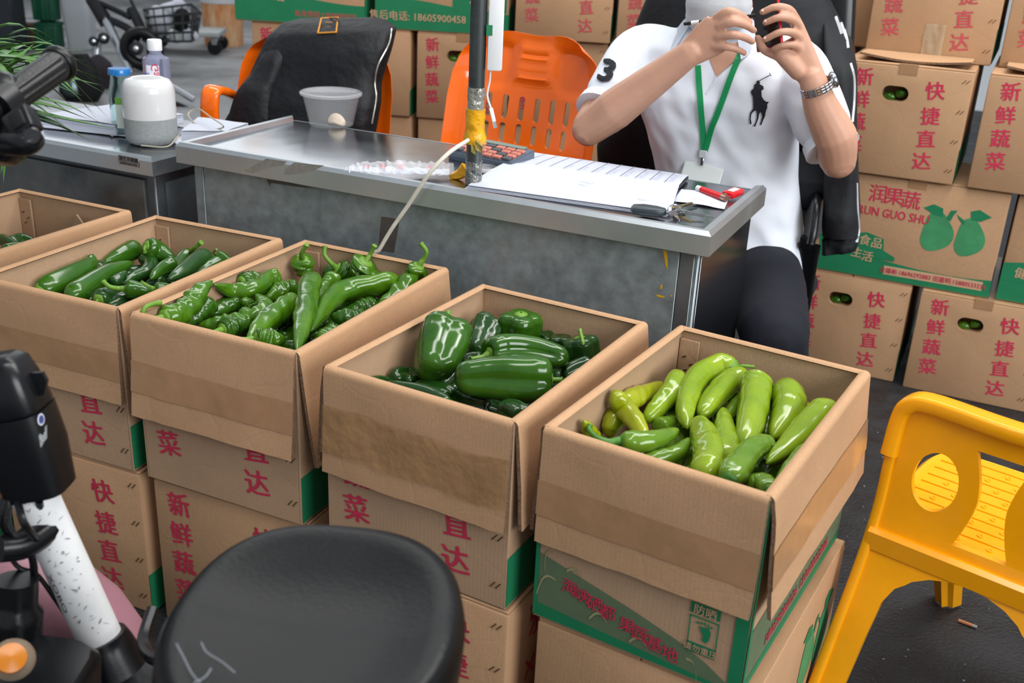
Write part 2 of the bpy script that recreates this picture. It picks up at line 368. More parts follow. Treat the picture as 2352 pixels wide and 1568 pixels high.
# ---- open cartons: measured rim corners give position, heading and size
ZB = .635
def open_carton(name_label, org, yaw, w, d, h=.32, zt=ZB, flap=.165, tilt=(4, 3, 4, 4), tapes=('front',), tab=True, crumple=False, m=None, sides='FRLB', front_print=None, right_print=None, flen=None):
    """org = front left rim corner; flaps folded outward and down"""
    ex = V(math.cos(yaw), math.sin(yaw), 0); ey = V(-math.sin(yaw), math.cos(yaw), 0)
    c = V(org[0], org[1], 0)+ex*(w/2)+ey*(d/2); z0 = zt-h; m = m or CB
    t = thing('open_carton', name_label, 'open box', (c.x, c.y, z0), yaw, 'open boxes of peppers along the counter', local=True)
    T = .006; wi, di = w-.022, d-.022         # the panels stand inside the folded flaps
    hb = h-.004
    for nm, cc, ss in (('front_panel', (0, -di/2, hb/2), (wi, T, hb)), ('back_panel', (0, di/2, hb/2), (wi, T, hb)),
                       ('side_panel', (-wi/2, 0, hb/2), (T, di+T, hb)), ('side_panel', (wi/2, 0, hb/2), (T, di+T, hb)), ('bottom_panel', (0, 0, T/2), (wi, di, T))):
        bm = new(); bx(bm, cc, ss, .001, 1); OBJ(nm, bm, CBIN if nm != 'bottom_panel' else m, t, smooth=30)
    frs = {'F': ('front', wi, V(0, -1, 0), V(1, 0, 0), di/2, tilt[0]), 'R': ('right', di, V(1, 0, 0), V(0, 1, 0), wi/2, tilt[1]),
           'B': ('back', wi, V(0, 1, 0), V(1, 0, 0), di/2, tilt[2]), 'L': ('left', di, V(-1, 0, 0), V(0, 1, 0), wi/2, tilt[3])}
    for k in sides:
        nm, ln, N, A, off, tl = frs[k]; Z = V(0, 0, 1); fl = (flen or {}).get(k, flap)
        th = math.radians(tl); ro, ri = .0098, .0040
        base = N*(off-.001)+Z*(h-.0105)
        arc = lambda r, a: base+N*(r*math.cos(a))+Z*(r*math.sin(a))
        outer = [arc(ro, PI*.80*(1-i/7)-th*(i/7)) for i in range(8)]; inner = [arc(ri, PI*.80*(1-i/7)-th*(i/7)) for i in range(8)]
        dn = -Z*math.cos(th)+N*math.sin(th)
        nn = 7; up2 = []; dn2 = []
        for i in range(1, nn+1):
            s_ = fl*i/nn; up2.append(outer[-1]+dn*s_); dn2.append(inner[-1]+dn*s_)
        prof_o = outer+up2; prof_i = inner+dn2
        bm = new(); ns = 14; rows_o, rows_i = [], []; sd = random.random()*50
        for j in range(ns+1):
            a = (j/ns-.5)*(ln+.004); wv = lambda q: q+A*a+(N*(wob((a*1, q.z, sd), 9, .0035)+abs(wob((a, q.z, sd+9), 16, .0015))) if q.z < h-.03 else V(0, 0, 0))
            # ragged lower edge
            rag = wob((a, sd, 0), 40, .003)
            ro_ = [wv(q) for q in prof_o]; ri_ = [wv(q) for q in prof_i]; ro_[-1] += Z*rag; ri_[-1] += Z*rag
            rows_o.append([bm.verts.new(q) for q in ro_]); rows_i.append([bm.verts.new(q) for q in ri_])
        K = len(prof_o)
        for j in range(ns):
            for i in range(K-1):
                bm.faces.new((rows_o[j][i], rows_o[j+1][i], rows_o[j+1][i+1], rows_o[j][i+1])); bm.faces.new((rows_i[j][i], rows_i[j][i+1], rows_i[j+1][i+1], rows_i[j+1][i]))
            e = bm.faces.new((rows_o[j][-1], rows_o[j+1][-1], rows_i[j+1][-1], rows_i[j][-1])); e.material_index = 1
            e = bm.faces.new((rows_o[j][0], rows_i[j][0], rows_i[j+1][0], rows_o[j+1][0])); e.material_index = 1
        for j in (0, ns):
            for i in range(K-1): e = bm.faces.new((rows_o[j][i], rows_o[j][i+1], rows_i[j][i+1], rows_i[j][i])); e.material_index = 1
        fo = OBJ(nm+'_flap', bm, [m, EDGE], t, smooth=45)
        if nm in tapes:
            tm = CTAPE if crumple and nm == 'front' else TAPE
            bm = new(); nx, ny = 26, 6; th0, th1 = (.30, .78) if crumple else (.42, .74)
            g = []
            for j in range(nx+1):
                a = (j/nx-.5)*(ln+.006); row = []
                for i in range(ny+1):
                    s_ = fl*(th0+(th1-th0)*i/ny); q = outer[-1]+dn*s_; p = q+A*a
                    p += N*(.0012+wob((a*1, q.z, sd), 9, .0035)+abs(wob((a, q.z, sd+9), 16, .0015)))
                    if crumple: p += N*(abs(wob((a, q.z, sd+3), 45, .005))+.001)+Z*(wob((a, sd, 4), 14, .012))
                    row.append(bm.verts.new(p))
                g.append(row)
            for j in range(nx):
                for i in range(ny): bm.faces.new((g[j][i], g[j+1][i], g[j+1][i+1], g[j][i+1]))
            OBJ('packing_tape', bm, tm, t, smooth=60, recalc=False)
    if tab:
        bm = new(); bx(bm, (-wi/2+.022, di/2-.0075, hb/2-.008), (.036, .005, hb-.016), .001, 1); gt = OBJ('glue_tab', bm, CBIN, t, smooth=30)
        for q, (a, b) in enumerate(((.008, -.05), (.022, -.062), (.012, -.075))):
            bm = new(); tube(bm, [V(-wi/2+.004+a, di/2-.0108, hb+b), V(-wi/2+.011+a, di/2-.0108, hb+b+.004)], .0012, 5); OBJ('staple', bm, mat('rusty_staple', (80, 44, 34), .6), gt)
    F = Face(t, wi+T, di+T, h, 'front')
    if front_print: front_print(F)
    if right_print: right_print(Face(t, wi+T, di+T, h, 'right'))
    t['_'] = 0; del t['_']
    return dict(t=t, c=c, yaw=yaw, w=wi, d=di, z0=z0, ex=ex, ey=ey)
def low_end(F): end_print(F)
def side_band(F): wave(F, .26, .03, 1.0, n=8)
CBD = CB
B4C = CBB
def base_print(F):
    """printed front of the box of lime peppers"""
    top = [(0, .36), (.12, .33), (.3, .285), (.5, .235), (.7, .175), (.84, .115), (.93, .06), (.95, .012)]
    bm = new(); a = [bm.verts.new(F.p(u, .012)) for u, v in top]; b = [bm.verts.new(F.p(u, v)) for u, v in top]
    for i in range(len(top)-2): bm.faces.new((a[i], a[i+1], b[i+1], b[i]))
    bm.faces.new((a[-2], a[-1], b[-2])); OBJ('printed_band', bm, GREEND, F.par, smooth=False, recalc=False)
    F.shape([(0, .03), (0, .085), (.3, .065), (.93, .03), (.93, .012), (0, .012)], GREEN, k=1.5)
    F.shape([(.94, .0), (.94, .98), (1.0, .98), (1.0, .0)], GREEN, k=1.9)
    F.shape([(.0, .02), (.0, .98), (.02, .98), (.02, .02)], GREEN, k=1.9)
    F.text([(c, u, v, .027, -.02) for c, u, v in (('海', .18, .235), ('峡', .245, .215), ('硒', .31, .195), ('都', .375, .178), ('果', .47, .15), ('蔬', .535, .135), ('基', .605, .115), ('地', .68, .095))], RED, k=2.2, bold=.008)
    u0, u1, v0, v1 = .745, .875, .15, .40
    F.shapes([[(u0, v1), (u1, v1), (u1, v1-.052), (u0, v1-.052)], [(u0, v0), (u1, v0), (u1, v0+.05), (u0, v0+.05)],
              [(u0, v0), (u0+.006, v0), (u0+.006, v1-.065), (u0, v1-.065)], [(u1-.006, v0), (u1, v0), (u1, v1-.065), (u1-.006, v1-.065)], [(u0, v1-.072), (u0, v1-.065), (u1, v1-.065), (u1, v1-.072)]], GREEN, 'printed_icon', 2.)
    F.text([('防晒', .81, v1-.027, .017, 0)], CBT, k=3); F.text([('请勿重压', .81, v0+.025, .0125, 0)], CBT, k=3)
    foot = [(.79, .335-.04), (.805, .31-.02), (.835, .30), (.845, .27), (.84, .235), (.825, .215), (.81, .225), (.812, .25), (.80, .27)]
    F.shapes([foot]+[blob((.782+.0155*i, .305+.006*(1-abs(i-2)*.5)), .0055, .0075, 10) for i in range(5)], GREEN, 'printed_footprint', 2.2)
    # faint chili outlines
    FL = mat('faint_line_ink', (150, 146, 104), .7)
    for cu, cv, rot, sc in ((.06, .19, .6, 1), (.2, .30, -.2, .8), (.33, .12, .1, .8), (.53, .075, 0, .8), (.78, .05, -.8, .8), (.06, .33, 1.2, .6)):
        p = [(cu+sc*.055*(t-.5)*math.cos(rot)*2-sc*.02*math.sin(PI*t)*math.sin(rot), cv+sc*.10*(t-.5)*math.sin(rot)*2+sc*.05*math.sin(PI*t)) for t in [i/10 for i in range(11)]]
        lines = [[a, b, (b[0]+.004, b[1]-.012), (a[0]+.004, a[1]-.012)] for a, b in zip(p, p[1:])]
        F.shapes(lines, FL, 'printed_chili', 2.)
def base_right(F):
    F.shape([(0, .03), (0, .62-.3), (.4, .36), (1, .40), (1, .03)], GREEND); F.shape([(0, .0), (0, .98), (.02, .98), (.02, 0)], GREEN, k=1.9)
    F.shape([(0, .02), (0, .07), (1, .07), (1, .02)], GREEN, k=1.5)
    F.text([('批发热线 欢迎来电', .5, .27, .03, 0)], RED, k=2.2); F.text([('18059586026 15060002866', .5, .14, .028, 0)], RED, k=2.2)
B4 = open_carton('open carton of lime green peppers with a green printed front', (-.512, 1.206), math.radians(-5.6), .3425, .497, tilt=(2, 6, 3, 3), tapes=('front', 'right'), m=CB, front_print=base_print, right_print=base_right, flen={'F': .172, 'R': .17})
B3 = open_carton('open carton of bell peppers with crumpled tape across its flap', (-.888, 1.216), math.radians(-3.7), .352, .487, tilt=(3, 5, 3, 6), crumple=True, tab=False, front_print=low_end, right_print=side_band, flen={'F': .168})
B2 = open_carton('open carton of twisted green chilies with a ribbed front flap', (-1.292, 1.228), math.radians(.8), .354, .5154, tilt=(6, 8, 3, 3), front_print=low_end, right_print=side_band, flen={'F': .175, 'R': .19})
B1 = open_carton('open carton of smooth dark green peppers behind the black vehicle box', (-1.653, 1.214), math.radians(2.6), .345, .495, tilt=(3, 4, 3, 3), front_print=low_end, right_print=side_band, flen={'F': .17})
B0 = open_carton('open carton with a torn back flap at the left edge', (-2.075, 1.20), math.radians(1.0), .352, .50, tilt=(3, 3, 3, 3), front_print=low_end)
# torn piece of board on the inside of the leftmost carton
bm = new(); q = B0['c']+B0['ey']*(B0['d']/2-.012)+V(.04, 0, 0)
prism(bm, [q+V(-.05, -.001, ZB-.085), q+V(.05, -.012, ZB-.082), q+V(-.01, -.004, ZB-.028)], (0, -.004, 0)); OBJ('torn_flap', bm, CBIN, B0['t'], org=None, smooth=False)
_o = B0['t'].children[-1]
for v in _o.data.vertices: v.co = Matrix.Rotation(-B0['yaw'], 3, 'Z') @ (v.co-V(B0['c'].x, B0['c'].y, B0['z0']))
# cartons that carry the open boxes
for B, lab in ((B4, 'lower carton under the box of lime green peppers'), (B3, 'lower carton under the box of bell peppers'), (B2, 'lower carton under the box of twisted chilies'), (B1, 'lower carton under the box of smooth dark peppers, beside the white tube'), (B0, 'lower carton under the leftmost open box')):
    pr = [('front', 'end'), ('right', side_band)]
    if B is B4: pr = [('right', 'longp')]
    if B is B3: pr = [('front', 'end'), ('right', lambda F: (F.text([('雅', .22, .80, .075, .1)], RED), F.text([('XIONG', .3, .5, .05, 0)], RED)))]
    dx = {id(B4): .012, id(B3): .004}.get(id(B), 0)
    carton((B['c'].x+dx, B['c'].y+.006, 0), B['yaw']+.01, lab, w=.338, d=.492, h=B['z0']-.002, prints=pr, group='lower cartons in the front row', tapes=False)
# ---- the wall of cartons behind
HP = []        # handle holes that show peppers
def stack(x, y, z, lab, kind='end', right='band', hole=False, w=CW, yaw=0., h=CH, **k):
    turned = bool(kind) and (kind.startswith('long') or kind.startswith('q'))
    yw = math.radians(yaw)
    pr = []
    if turned: W_, D_ = CD, CW
    else: W_, D_ = w, CD
    if kind: pr.append(('front', {'long': 'long', 'end': 'end', 'endf': 'endf', 'longp': 'longp'}.get(kind, k.get('fn'))))
    if right: pr.append(('right', right))
    r = carton((x+W_/2, y+D_/2, z), yw, lab, w=W_, d=D_, h=h, prints=pr, hole='front' if hole else None, tapes=k.get('tapes', True))
    if hole: HP.append(r[1:]+(lab,)); r = r[0]
    return r
YR = 3.19
stack(-.520, YR, 0, 'carton on the floor in front of which the seated man has his leg', hole=True, tapes=False)
stack(-.146, YR-.02, 0, 'floor carton with a handle hole at the lower right, beside the dark gap', hole=True)
stack(.222, YR, 0, 'floor carton at the far right edge of the lowest row')
stack(-.462, YR, CH, 'wide carton printed with two green peppers and red title', kind='long')
stack(.052, YR+.005, CH, 'wide carton cut by the right frame edge above the floor row', kind='long')
stack(-.468, YR-.02, 2*CH, 'carton with bowed top flap and a pepper showing in its handle hole', hole=True)
stack(-.086, YR-.02, 2*CH, 'carton right of the one with the bowed top flap')
stack(-.44, YR+.13, 3*CH, 'carton with a glassy tape patch standing on the bowed flap carton', kind='endf')
stack(-.075, YR+.13, 3*CH, 'top right carton cut by the upper right corner', kind='endf')
def side_red(F):
    for q in (('YOURUNG', .32, .52, .03, 0), ('YOURUNG', .75, .5, .03, 0), ('热线电话', .5, .12, .026, 0), ('13859586', .5, .04, .024, 0)): F.text([q], REDL)
stack(-.95, YR+.32, 3*CH, 'pale carton with faded red lettering behind the striped jacket', kind='q', fn=side_red, right=None)
stack(-.84, YR+.32, 2*CH, 'carton hidden behind the striped jacket', kind=None, right=None)
# the row behind the chairs is turned towards the camera
BYAW = math.radians(18); BEX = V(math.cos(BYAW), math.sin(BYAW), 0); BEY = V(-math.sin(BYAW), math.cos(BYAW), 0); BP0 = PD(1018, 75, 3.85); R2 = BP0.z
def bw(px, py=75):
    d = ray(px, py); k = (BP0-CAM).dot(BEY)/d.dot(BEY); return ((CAM+d*k)-BP0).dot(BEX)
def bstack(px, z, lab, kind='end', right='band', hole=False, fn=None, back=0., py=75, w=None):
    W_, D_ = (CD, CW) if (kind or '').startswith('q') else (w or CW, CD); u = bw(px, py)+W_/2
    p = BP0+BEX*u+BEY*(D_/2+back); pr = []
    if kind: pr.append(('front', fn or kind))
    if right: pr.append(('right', right))
    r = carton((p.x, p.y, z), BYAW, lab, w=W_, d=D_, prints=pr, hole='front' if hole else None)
    if hole: HP.append(r[1:]+(lab,))
def waves(F): wave(F, .30, .06, 1.2)
def wv1(F):
    waves(F); F.text([('健', .08, .50, .045, -.1), ('康', .17, .46, .045, -.1), ('生', .26, .35, .045, -.1), ('活', .35, .31, .045, -.1)], CBT, k=2., bold=.02)
    F.text([('批发热线:13859585858', .7, .12, .024, 0)], REDL, k=2.)
def wv2(F):
    waves(F); F.shape([(.58, .25), (.58, .66), (.98, .62), (.98, .25)], GREEN, k=1.3)
    F.text([('售后电话: 18605900458', .32, .16, .036, 0)], CBT, k=2.); F.text([('海', .64, .55, .045, .03), ('峡', .75, .54, .045, .03), ('硒', .86, .53, .045, .03), ('优', .75, .34, .045, .03), ('质', .86, .33, .045, .03)], CBT, k=2., bold=.02)
XR = (578, 800, 958, 1180, 1402)
for i, (px, kw) in enumerate(zip(XR, (dict(lab='carton behind the black jacket with red lettering at its left edge'), dict(lab='dented carton in shade left of the handle hole carton', w=.235, kind=None), dict(lab='carton with a handle hole seen between the two orange chairs', hole=True), dict(lab='carton hidden behind the middle orange chair'), dict(lab='carton showing at the shoulder of the orange chair', kind='endf')))):
    bstack(px, R2-CH, **kw)
    bstack(px+3, R2-2*CH, ['lower carton behind the jacket chair', 'lower carton behind the orange chair frame', 'lower carton under the handle hole carton between the chairs', 'lower carton behind the middle orange chair', 'lower carton behind the man at the left'][i], kind=None, right=None, back=.01, w=.235 if i == 1 else None)
bstack(545, R2, 'wide carton with a green wave above the black jacket', kind='q', fn=wv1, back=-.01)
bstack(862, R2, 'wide carton with a green wave and a long phone number', kind='q', fn=wv2)
bstack(1184, R2+.001, 'carton with red lettering above the middle orange chair', kind='endf', back=-.03)
bstack(1416, R2+.001, 'carton with red lettering beside the white shirt shoulder', kind='endf', back=-.03)
PALW = mat('weathered_pallet_wood', (120, 96, 70), .8, var=.2, vs=8, stretch=(1, 8, 8))
_zp = R2-2*CH
pt = thing('pallet', 'wooden pallet under the cartons behind the chairs', 'pallet', BP0+BEX*.1+BEY*.25-V(0, 0, BP0.z), BYAW, local=True)
for i in range(9): bm = new(); bx(bm, (0, -.22+i*.06, _zp-.012), (1.95, .05, .02)); OBJ('slat', bm, PALW, pt, smooth=False)
for i in range(3): bm = new(); bx(bm, (-.9+i*.9, 0, (_zp-.022)/2), (.09, .5, _zp-.022)); OBJ('bearer', bm, PALW, pt, smooth=False)
# bowed flaps on top of the third row, right
for x0, lab in ((-.468, 'a'), (-.086, 'b')):
    bm = new(); rows = []
    for j in range(15):
        s = j/14; x = x0+.035+s*(CW-.05); dz = .002+.013*(1-math.sin(PI*s)); yy = YR-.02+.01+.012*math.sin(PI*s)
        rows.append([V(x, yy, 3*CH+dz), V(x, YR+.128, 3*CH+.012), V(x, YR+.128, 3*CH+.017), V(x, yy, 3*CH+dz+.006)])
    vr = [[bm.verts.new(p) for p in r] for r in rows]
    for a, b in zip(vr, vr[1:]):
        for i in range(4):
            f = bm.faces.new((a[i], a[(i+1) % 4], b[(i+1) % 4], b[i])); f.material_index = 1 if i == 3 else 0
    bm.faces.new(vr[0]); bm.faces.new(vr[-1])
    par = [o for o in COL.objects if o.type == 'EMPTY' and o.get('label', '') == ('carton with bowed top flap and a pepper showing in its handle hole' if lab == 'a' else 'carton right of the one with the bowed top flap')][0]
    o = OBJ('bowed_flap', bm, [CB, EDGE], None, smooth=30); l = o.location.copy(); o.parent = par; o.location = l-par.location
# glassy tape patch
bm = new(); g = []
for j in range(9):
    g.append([bm.verts.new(V(-.44+.155+.055*j/8, YR+.129-abs(wob((j, i, 1), .9, .012))-.001, 3*CH+.10-.1*i/8)) for i in range(9)])
for j in range(8):
    for i in range(8): bm.faces.new((g[j][i], g[j+1][i], g[j+1][i+1], g[j][i+1]))
par = [o for o in COL.objects if o.get('label', '').startswith('carton with a glassy tape patch')][0]
o = OBJ('clear_tape_patch', bm, mat('glassy_tape', (196, 176, 146), .1, alpha=.5, bump=.3, bs=30), None, smooth=60, recalc=False); l = o.location.copy(); o.parent = par; o.location = l-par.location
# ------------------------------------------------------------------ steel counter
HC = .775; CX0, CY0, CWD, CDP, RIM = -1.692, 1.805, 1.2425, .429, .046
ct = thing('steel_counter', 'long stained stainless steel counter the man sits at', 'counter', (CX0+CWD/2, CY0+CDP/2, 0))
bm = new(); bx(bm, (CX0+CWD/2, CY0+CDP/2, HC-.018), (CWD-.03, CDP-.03, .012), .002, 1); OBJ('counter_top', bm, STEELTOP, ct)
def rimbar(a, b, inn, ct=ct, RIM=RIM, m=STEEL):
    """rim with a chamfered top edge; a->b along the outside, inn = inward direction"""
    a, b, inn = Vector(a), Vector(b), Vector(inn); Z = V(0, 0, 1)
    prof = [Z*(-RIM), Z*(-.008), inn*.007, inn*.020+Z*(-.0005), inn*.023-Z*.012, inn*.006-Z*.014, inn*.004-Z*RIM]
    bm = new(); d = (b-a).normalized()
    def mit(p, q): k = Vector(q).dot(inn); return k
    r0 = [a+q+d*mit(a, q) for q in prof]; r1 = [b+q-d*mit(b, q) for q in prof]
    loft(bm, [r0, r1]); return OBJ('rim', bm, m, ct, smooth=30)
P00, P10, P11, P01 = V(CX0, CY0, HC), V(CX0+CWD, CY0, HC), V(CX0+CWD, CY0+CDP, HC), V(CX0, CY0+CDP, HC)
rimbar(P00, P10, (0, 1, 0)); rimbar(P10, P11, (-1, 0, 0)); rimbar(P00+V(0, CDP, 0), P00, (1, 0, 0))
bm = new(); bx(bm, (CX0+CWD/2, CY0+CDP-.004, HC-.027), (CWD, .006, .028)); OBJ('rim', bm, STEEL, ct, smooth=False)
bx0, bx1, by0, by1 = CX0+.035, CX0+CWD-.022, CY0+.022, CY0+CDP-.02; zt = HC-RIM+.004
bm = new(); bx(bm, ((bx0+bx1)/2, (by0+by1)/2, zt/2+.03), (bx1-bx0, by1-by0, zt-.06), .003, 1); OBJ('body', bm, GALV, ct)
# front cladding: left strip, main sheet, right strip, then corner post
for nm, xa, xb, m in (('corner_strip', bx0-.001, bx0+.024, GALV), ('front_sheet', bx0+.0255, bx1-.037, GALV), ('corner_strip', bx1-.0355, bx1-.008, GALVD)):
    bm = new(); bx(bm, ((xa+xb)/2, by0-.002, zt/2+.03), (xb-xa, .004, zt-.07), .0012, 1); OBJ(nm, bm, m, ct)
bm = new(); bx(bm, (bx1+.001, (by0+by1)/2, zt/2+.03), (.004, by1-by0-.012, zt-.07), .001, 1); OBJ('side_sheet', bm, mat('glossy_side_sheet', (96, 100, 106), .16, metal=.95, var=.1, vs=5), ct)
for x in (bx0+.04, bx1-.04):
    for y in (by0+.04, by1-.04): bm = new(); lathe(bm, [(.02, 0), (.02, .006), (.014, .008), (.014, .04)], (x, y, 0), 14); OBJ('foot', bm, BLACKP, ct)
def onfront(px, py): return PY(px, py, by0-.0045)
def onrim(px, py): return PY(px, py, CY0-.0004)
YPAINT = mat('yellow_paint_smear', (196, 152, 20), .6)
SMEAR = mat('grey_tape_residue', (172, 170, 164), .6, metal=.9, var=.12, vs=60)
def stain(name, pix, m, fn):
    bm = new()
    for pl in pix: poly(bm, [fn(*p) for p in pl])
    bm.normal_update(); bmesh.ops.triangulate(bm, faces=bm.faces, ngon_method='EAR_CLIP'); return OBJ(name, bm, m, ct, smooth=False, recalc=False)
stain('paint_smear', [[(1523, 574), (1531, 575), (1534, 596), (1533, 620), (1528, 606), (1526, 592)], [(1517, 655), (1522, 652), (1521, 662), (1516, 664)], [(1506, 678), (1512, 676), (1527, 681), (1526, 684), (1512, 682)], [(1539, 678), (1544, 677), (1543, 683)]], YPAINT, onfront)
stain('tape_residue', [[(560, 392), (612, 364), (660, 371), (650, 379), (610, 386), (580, 398)]], SMEAR, onrim); stain('tape_residue', [[(676, 373), (745, 380), (720, 392), (676, 400), (650, 402), (655, 388)]], SMEAR, onrim)
for _q in ([(612, 412), (660, 418), (720, 432), (700, 431), (650, 424), (622, 420), (620, 428)], [(876, 497), (918, 503), (905, 580), (868, 575)]): stain('tape_residue', [_q], mat('dark_tape_residue', (74, 68, 64), .5, var=.2, vs=50), onfront)
stain('yellow_wedge', [], YPAINT, onfront) if False else None
bm = new(); ys = bx1+.0035
poly(bm, [V(ys, by0+.012, .50), V(ys, by0+.022, .42), V(ys, by0+.005, .40)]); OBJ('paint_smear', bm, YPAINT, ct, smooth=False)
# ------------------------------------------------------------------ second counter on the left
H2 = .72; Q = PZ(348, 365, H2); X2, Y2 = Q.x, Q.y; W2, D2 = 1.10, .42; R2M = .042
c2 = thing('steel_counter', 'lower steel counter at the left with a maker plate on its rim', 'counter', (X2-W2/2, Y2+D2/2, 0))
bm = new(); bx(bm, (X2-W2/2, Y2+D2/2, H2-.008), (W2-.03, D2-.03, .012), .002, 1); OBJ('counter_top', bm, STEELTOP, c2)
rimbar(V(X2-W2, Y2, H2), V(X2, Y2, H2), (0, 1, 0), c2, R2M); rimbar(V(X2, Y2, H2), V(X2, Y2+D2, H2), (-1, 0, 0), c2, R2M, GALVD)
bm = new(); bx(bm, (X2-W2/2-.01, Y2+D2/2+.01, (H2-R2M)/2+.02), (W2-.03, D2-.04, H2-R2M-.03), .003, 1); OBJ('body', bm, GALVD, c2)
bm = new(); bx(bm, (X2-.32, Y2+.024, .40), (.54, .014, .52), .004, 2); dr = OBJ('front_door', bm, mat('stained_door_sheet', (70, 72, 74), .4, metal=.8, col2=(112, 112, 110), vs=6, rvar=.12), c2)
bm = new(); bx(bm, (X2-.022, Y2+D2/2, .40), (.008, D2-.12, .50), .003, 2); OBJ('side_panel', bm, GALVD, c2)
a, b = PY(265, 350, Y2-.001), PY(326, 390, Y2-.001); nc = (a+b)/2
bm = new(); bx(bm, nc, (.064, .0015, .022), .0005, 1); pl = OBJ('maker_plate', bm, mat('plate_metal', (150, 148, 148), .35, metal=.9), c2)
bm = new(); add_text(bm, '港艺不锈钢', .0118, nc+V(0, -.0012, .004), (1, 0, 0), (0, 0, 1), .01); add_text(bm, '服务热线:13859117388', .0052, nc+V(0, -.0012, -.0065), (1, 0, 0), (0, 0, 1), .01)
OBJ('engraved_lettering', bm, mat('engraving_ink', (54, 52, 56), .6), pl, smooth=False, recalc=False)
# ------------------------------------------------------------------ pole with its tapes, power strip and cables
pb = PZ(1087, 424, HC-.012); ptop = PD(1100, 0, depth(pb)*1.0); ptop = pb+(ptop-pb)*1.0
pdir = (PY(1101, 0, pb.y-.01)-pb); pend = pb+pdir*1.6
pole = thing('metal_pole', 'dark galvanised pole standing on the counter, wrapped in tape', 'pole', pb)
bm = new(); tube(bm, [pb, pend], .0165, 20); OBJ('shaft', bm, mat('grey_pole_steel', (98, 104, 104), .38, metal=.85, col2=(74, 76, 76), vs=30, rvar=.1), pole)
def pt_at(py): return pb+pdir*((424-py)/424)
for nm, y0, y1, r, m in (('tape_wrap', 192, 250, .0172, mat('silver_clear_tape', (150, 150, 140), .15, metal=.3, bump=1., bs=60)), ('yellow_tape_wrap', 242, 322, .0195, YTAPE), ('tape_wrap', 365, 420, .0170, mat('clear_tape_low', (120, 120, 116), .15, metal=.4, bump=1., bs=60))):
    bm = new(); k = 18; tube(bm, [pt_at(y1+(y0-y1)*i/k) for i in range(k+1)], r, 22, fac=lambda th, s: 1+.10*MN.noise(V(math.cos(th)*2, math.sin(th)*2, s*6+y0)) + (.22*math.exp(-((s-.12)/.16)**2) if y0 == 242 else 0)); OBJ(nm, bm, m, pole, smooth=60)
bm = new(); c0 = pt_at(322)
for k, (dx, dz, w) in enumerate(((.012, -.02, .016), (.022, -.012, .014), (.004, -.026, .012))):
    a = c0+V(dx*.3, -.02, .012); poly(bm, [a, a+V(w, .003, -.004), a+V(dx+w*.7, .0, dz-.006), a+V(dx, -.004, dz)])
OBJ('loose_tape_end', bm, mat('clear_yellow_tape', (150, 128, 40), .15, alpha=.8, bump=.5), pole, smooth=False)
wsp = PZ(1052, 412, HC-.012)
# folded scrap of yellow tape at the foot
bm = new(); e = wsp; tube(bm, [e+V(-.018, 0, .004), e+V(.004, 0, .012), e+V(.018, .004, .026)], lambda s: .005+.006*s, 8, 8, fac=lambda th, s: 1+.4*abs(math.cos(th)))
tag(OBJ('tape_scrap', bm, YTAPE), 'crumpled scrap of yellow tape at the foot of the pole', 'tape')
sd_ = RIGHT.copy(); sd_.z = 0; sd_.normalize(); fr = V(-FWD.x, -FWD.y, 0).normalized()
zb = pt_at(152); za = pt_at(-60); axs = (za-zb)
stp = thing('power_strip', 'white power strip fixed to the side of the pole', 'power strip', zb+sd_*.034)
Rm = Matrix((sd_, -fr, V(0, 0, 1))).transposed(); L_ = axs.length
bm = new(); bx(bm, (za+zb)/2+sd_*.034, (.030, .026, L_), .004, 2, R=Rm); OBJ('housing', bm, WHITEP, stp)
for k in (.02, .06, .2): bm = new(); lathe(bm, [(.0025, 0), (.0025, .0012)], zb+sd_*(.030 if k < .05 else .022)+V(0, 0, k)+fr*.0128, 10, fr); OBJ('screw', bm, mat('grey_screw', (150, 150, 150), .4, metal=.6), stp)
bm = new(); bx(bm, zb+axs*.42+sd_*.022+fr*.0134, (.012, .0008, .02), R=Rm); OBJ('sticker', bm, GREEN, stp, smooth=False)
usb = thing('usb_cable', 'short white charging cable hanging from the power strip', 'cable', zb+sd_*.02-V(0, 0, .1))
p1 = [zb+sd_*.026-V(0, 0, .0), zb+sd_*.026-V(0, 0, .02), zb+sd_*.022-V(0, 0, .05), zb+sd_*.03-V(0, 0, .075)]
bm = new(); tube(bm, p1, .0022, 8, 14); OBJ('cord', bm, WHITEP, usb)
d_ = (V(0, 0, -1)+sd_*.28).normalized(); Ru = Matrix((d_.orthogonal().normalized(), d_.orthogonal().normalized().cross(d_)*-1, d_)).transposed()
bm = new(); bx(bm, p1[-1]+d_*.014, (.008, .006, .028), .0015, 2, R=Ru); OBJ('plug', bm, WHITEP, usb)
bm = new(); bx(bm, p1[-1]+d_*.034, (.0065, .0035, .013), R=Ru); OBJ('usb_connector', bm, CHROME, usb)
# white mains cable from the pole down behind the boxes
s0 = pt_at(312)+fr*.018-sd_*.012; pts = [s0, PY(1030, 352, CY0+.02), PY(985, 400, CY0-.012), PY(940, 468, CY0-.018), PY(900, 525, CY0-.022), PY(872, 572, CY0-.025), PY(860, 592, CY0-.026), PY(850, 610, CY0-.026)-V(0, 0, .10)]
bm = new(); tube(bm, pts, .0042, 10, 40); tag(OBJ('power_cable', bm, mat('grubby_white_cable', (206, 200, 186), .5, var=.12, vs=40)), 'white power cable running from the taped pole down the counter front', 'cable')
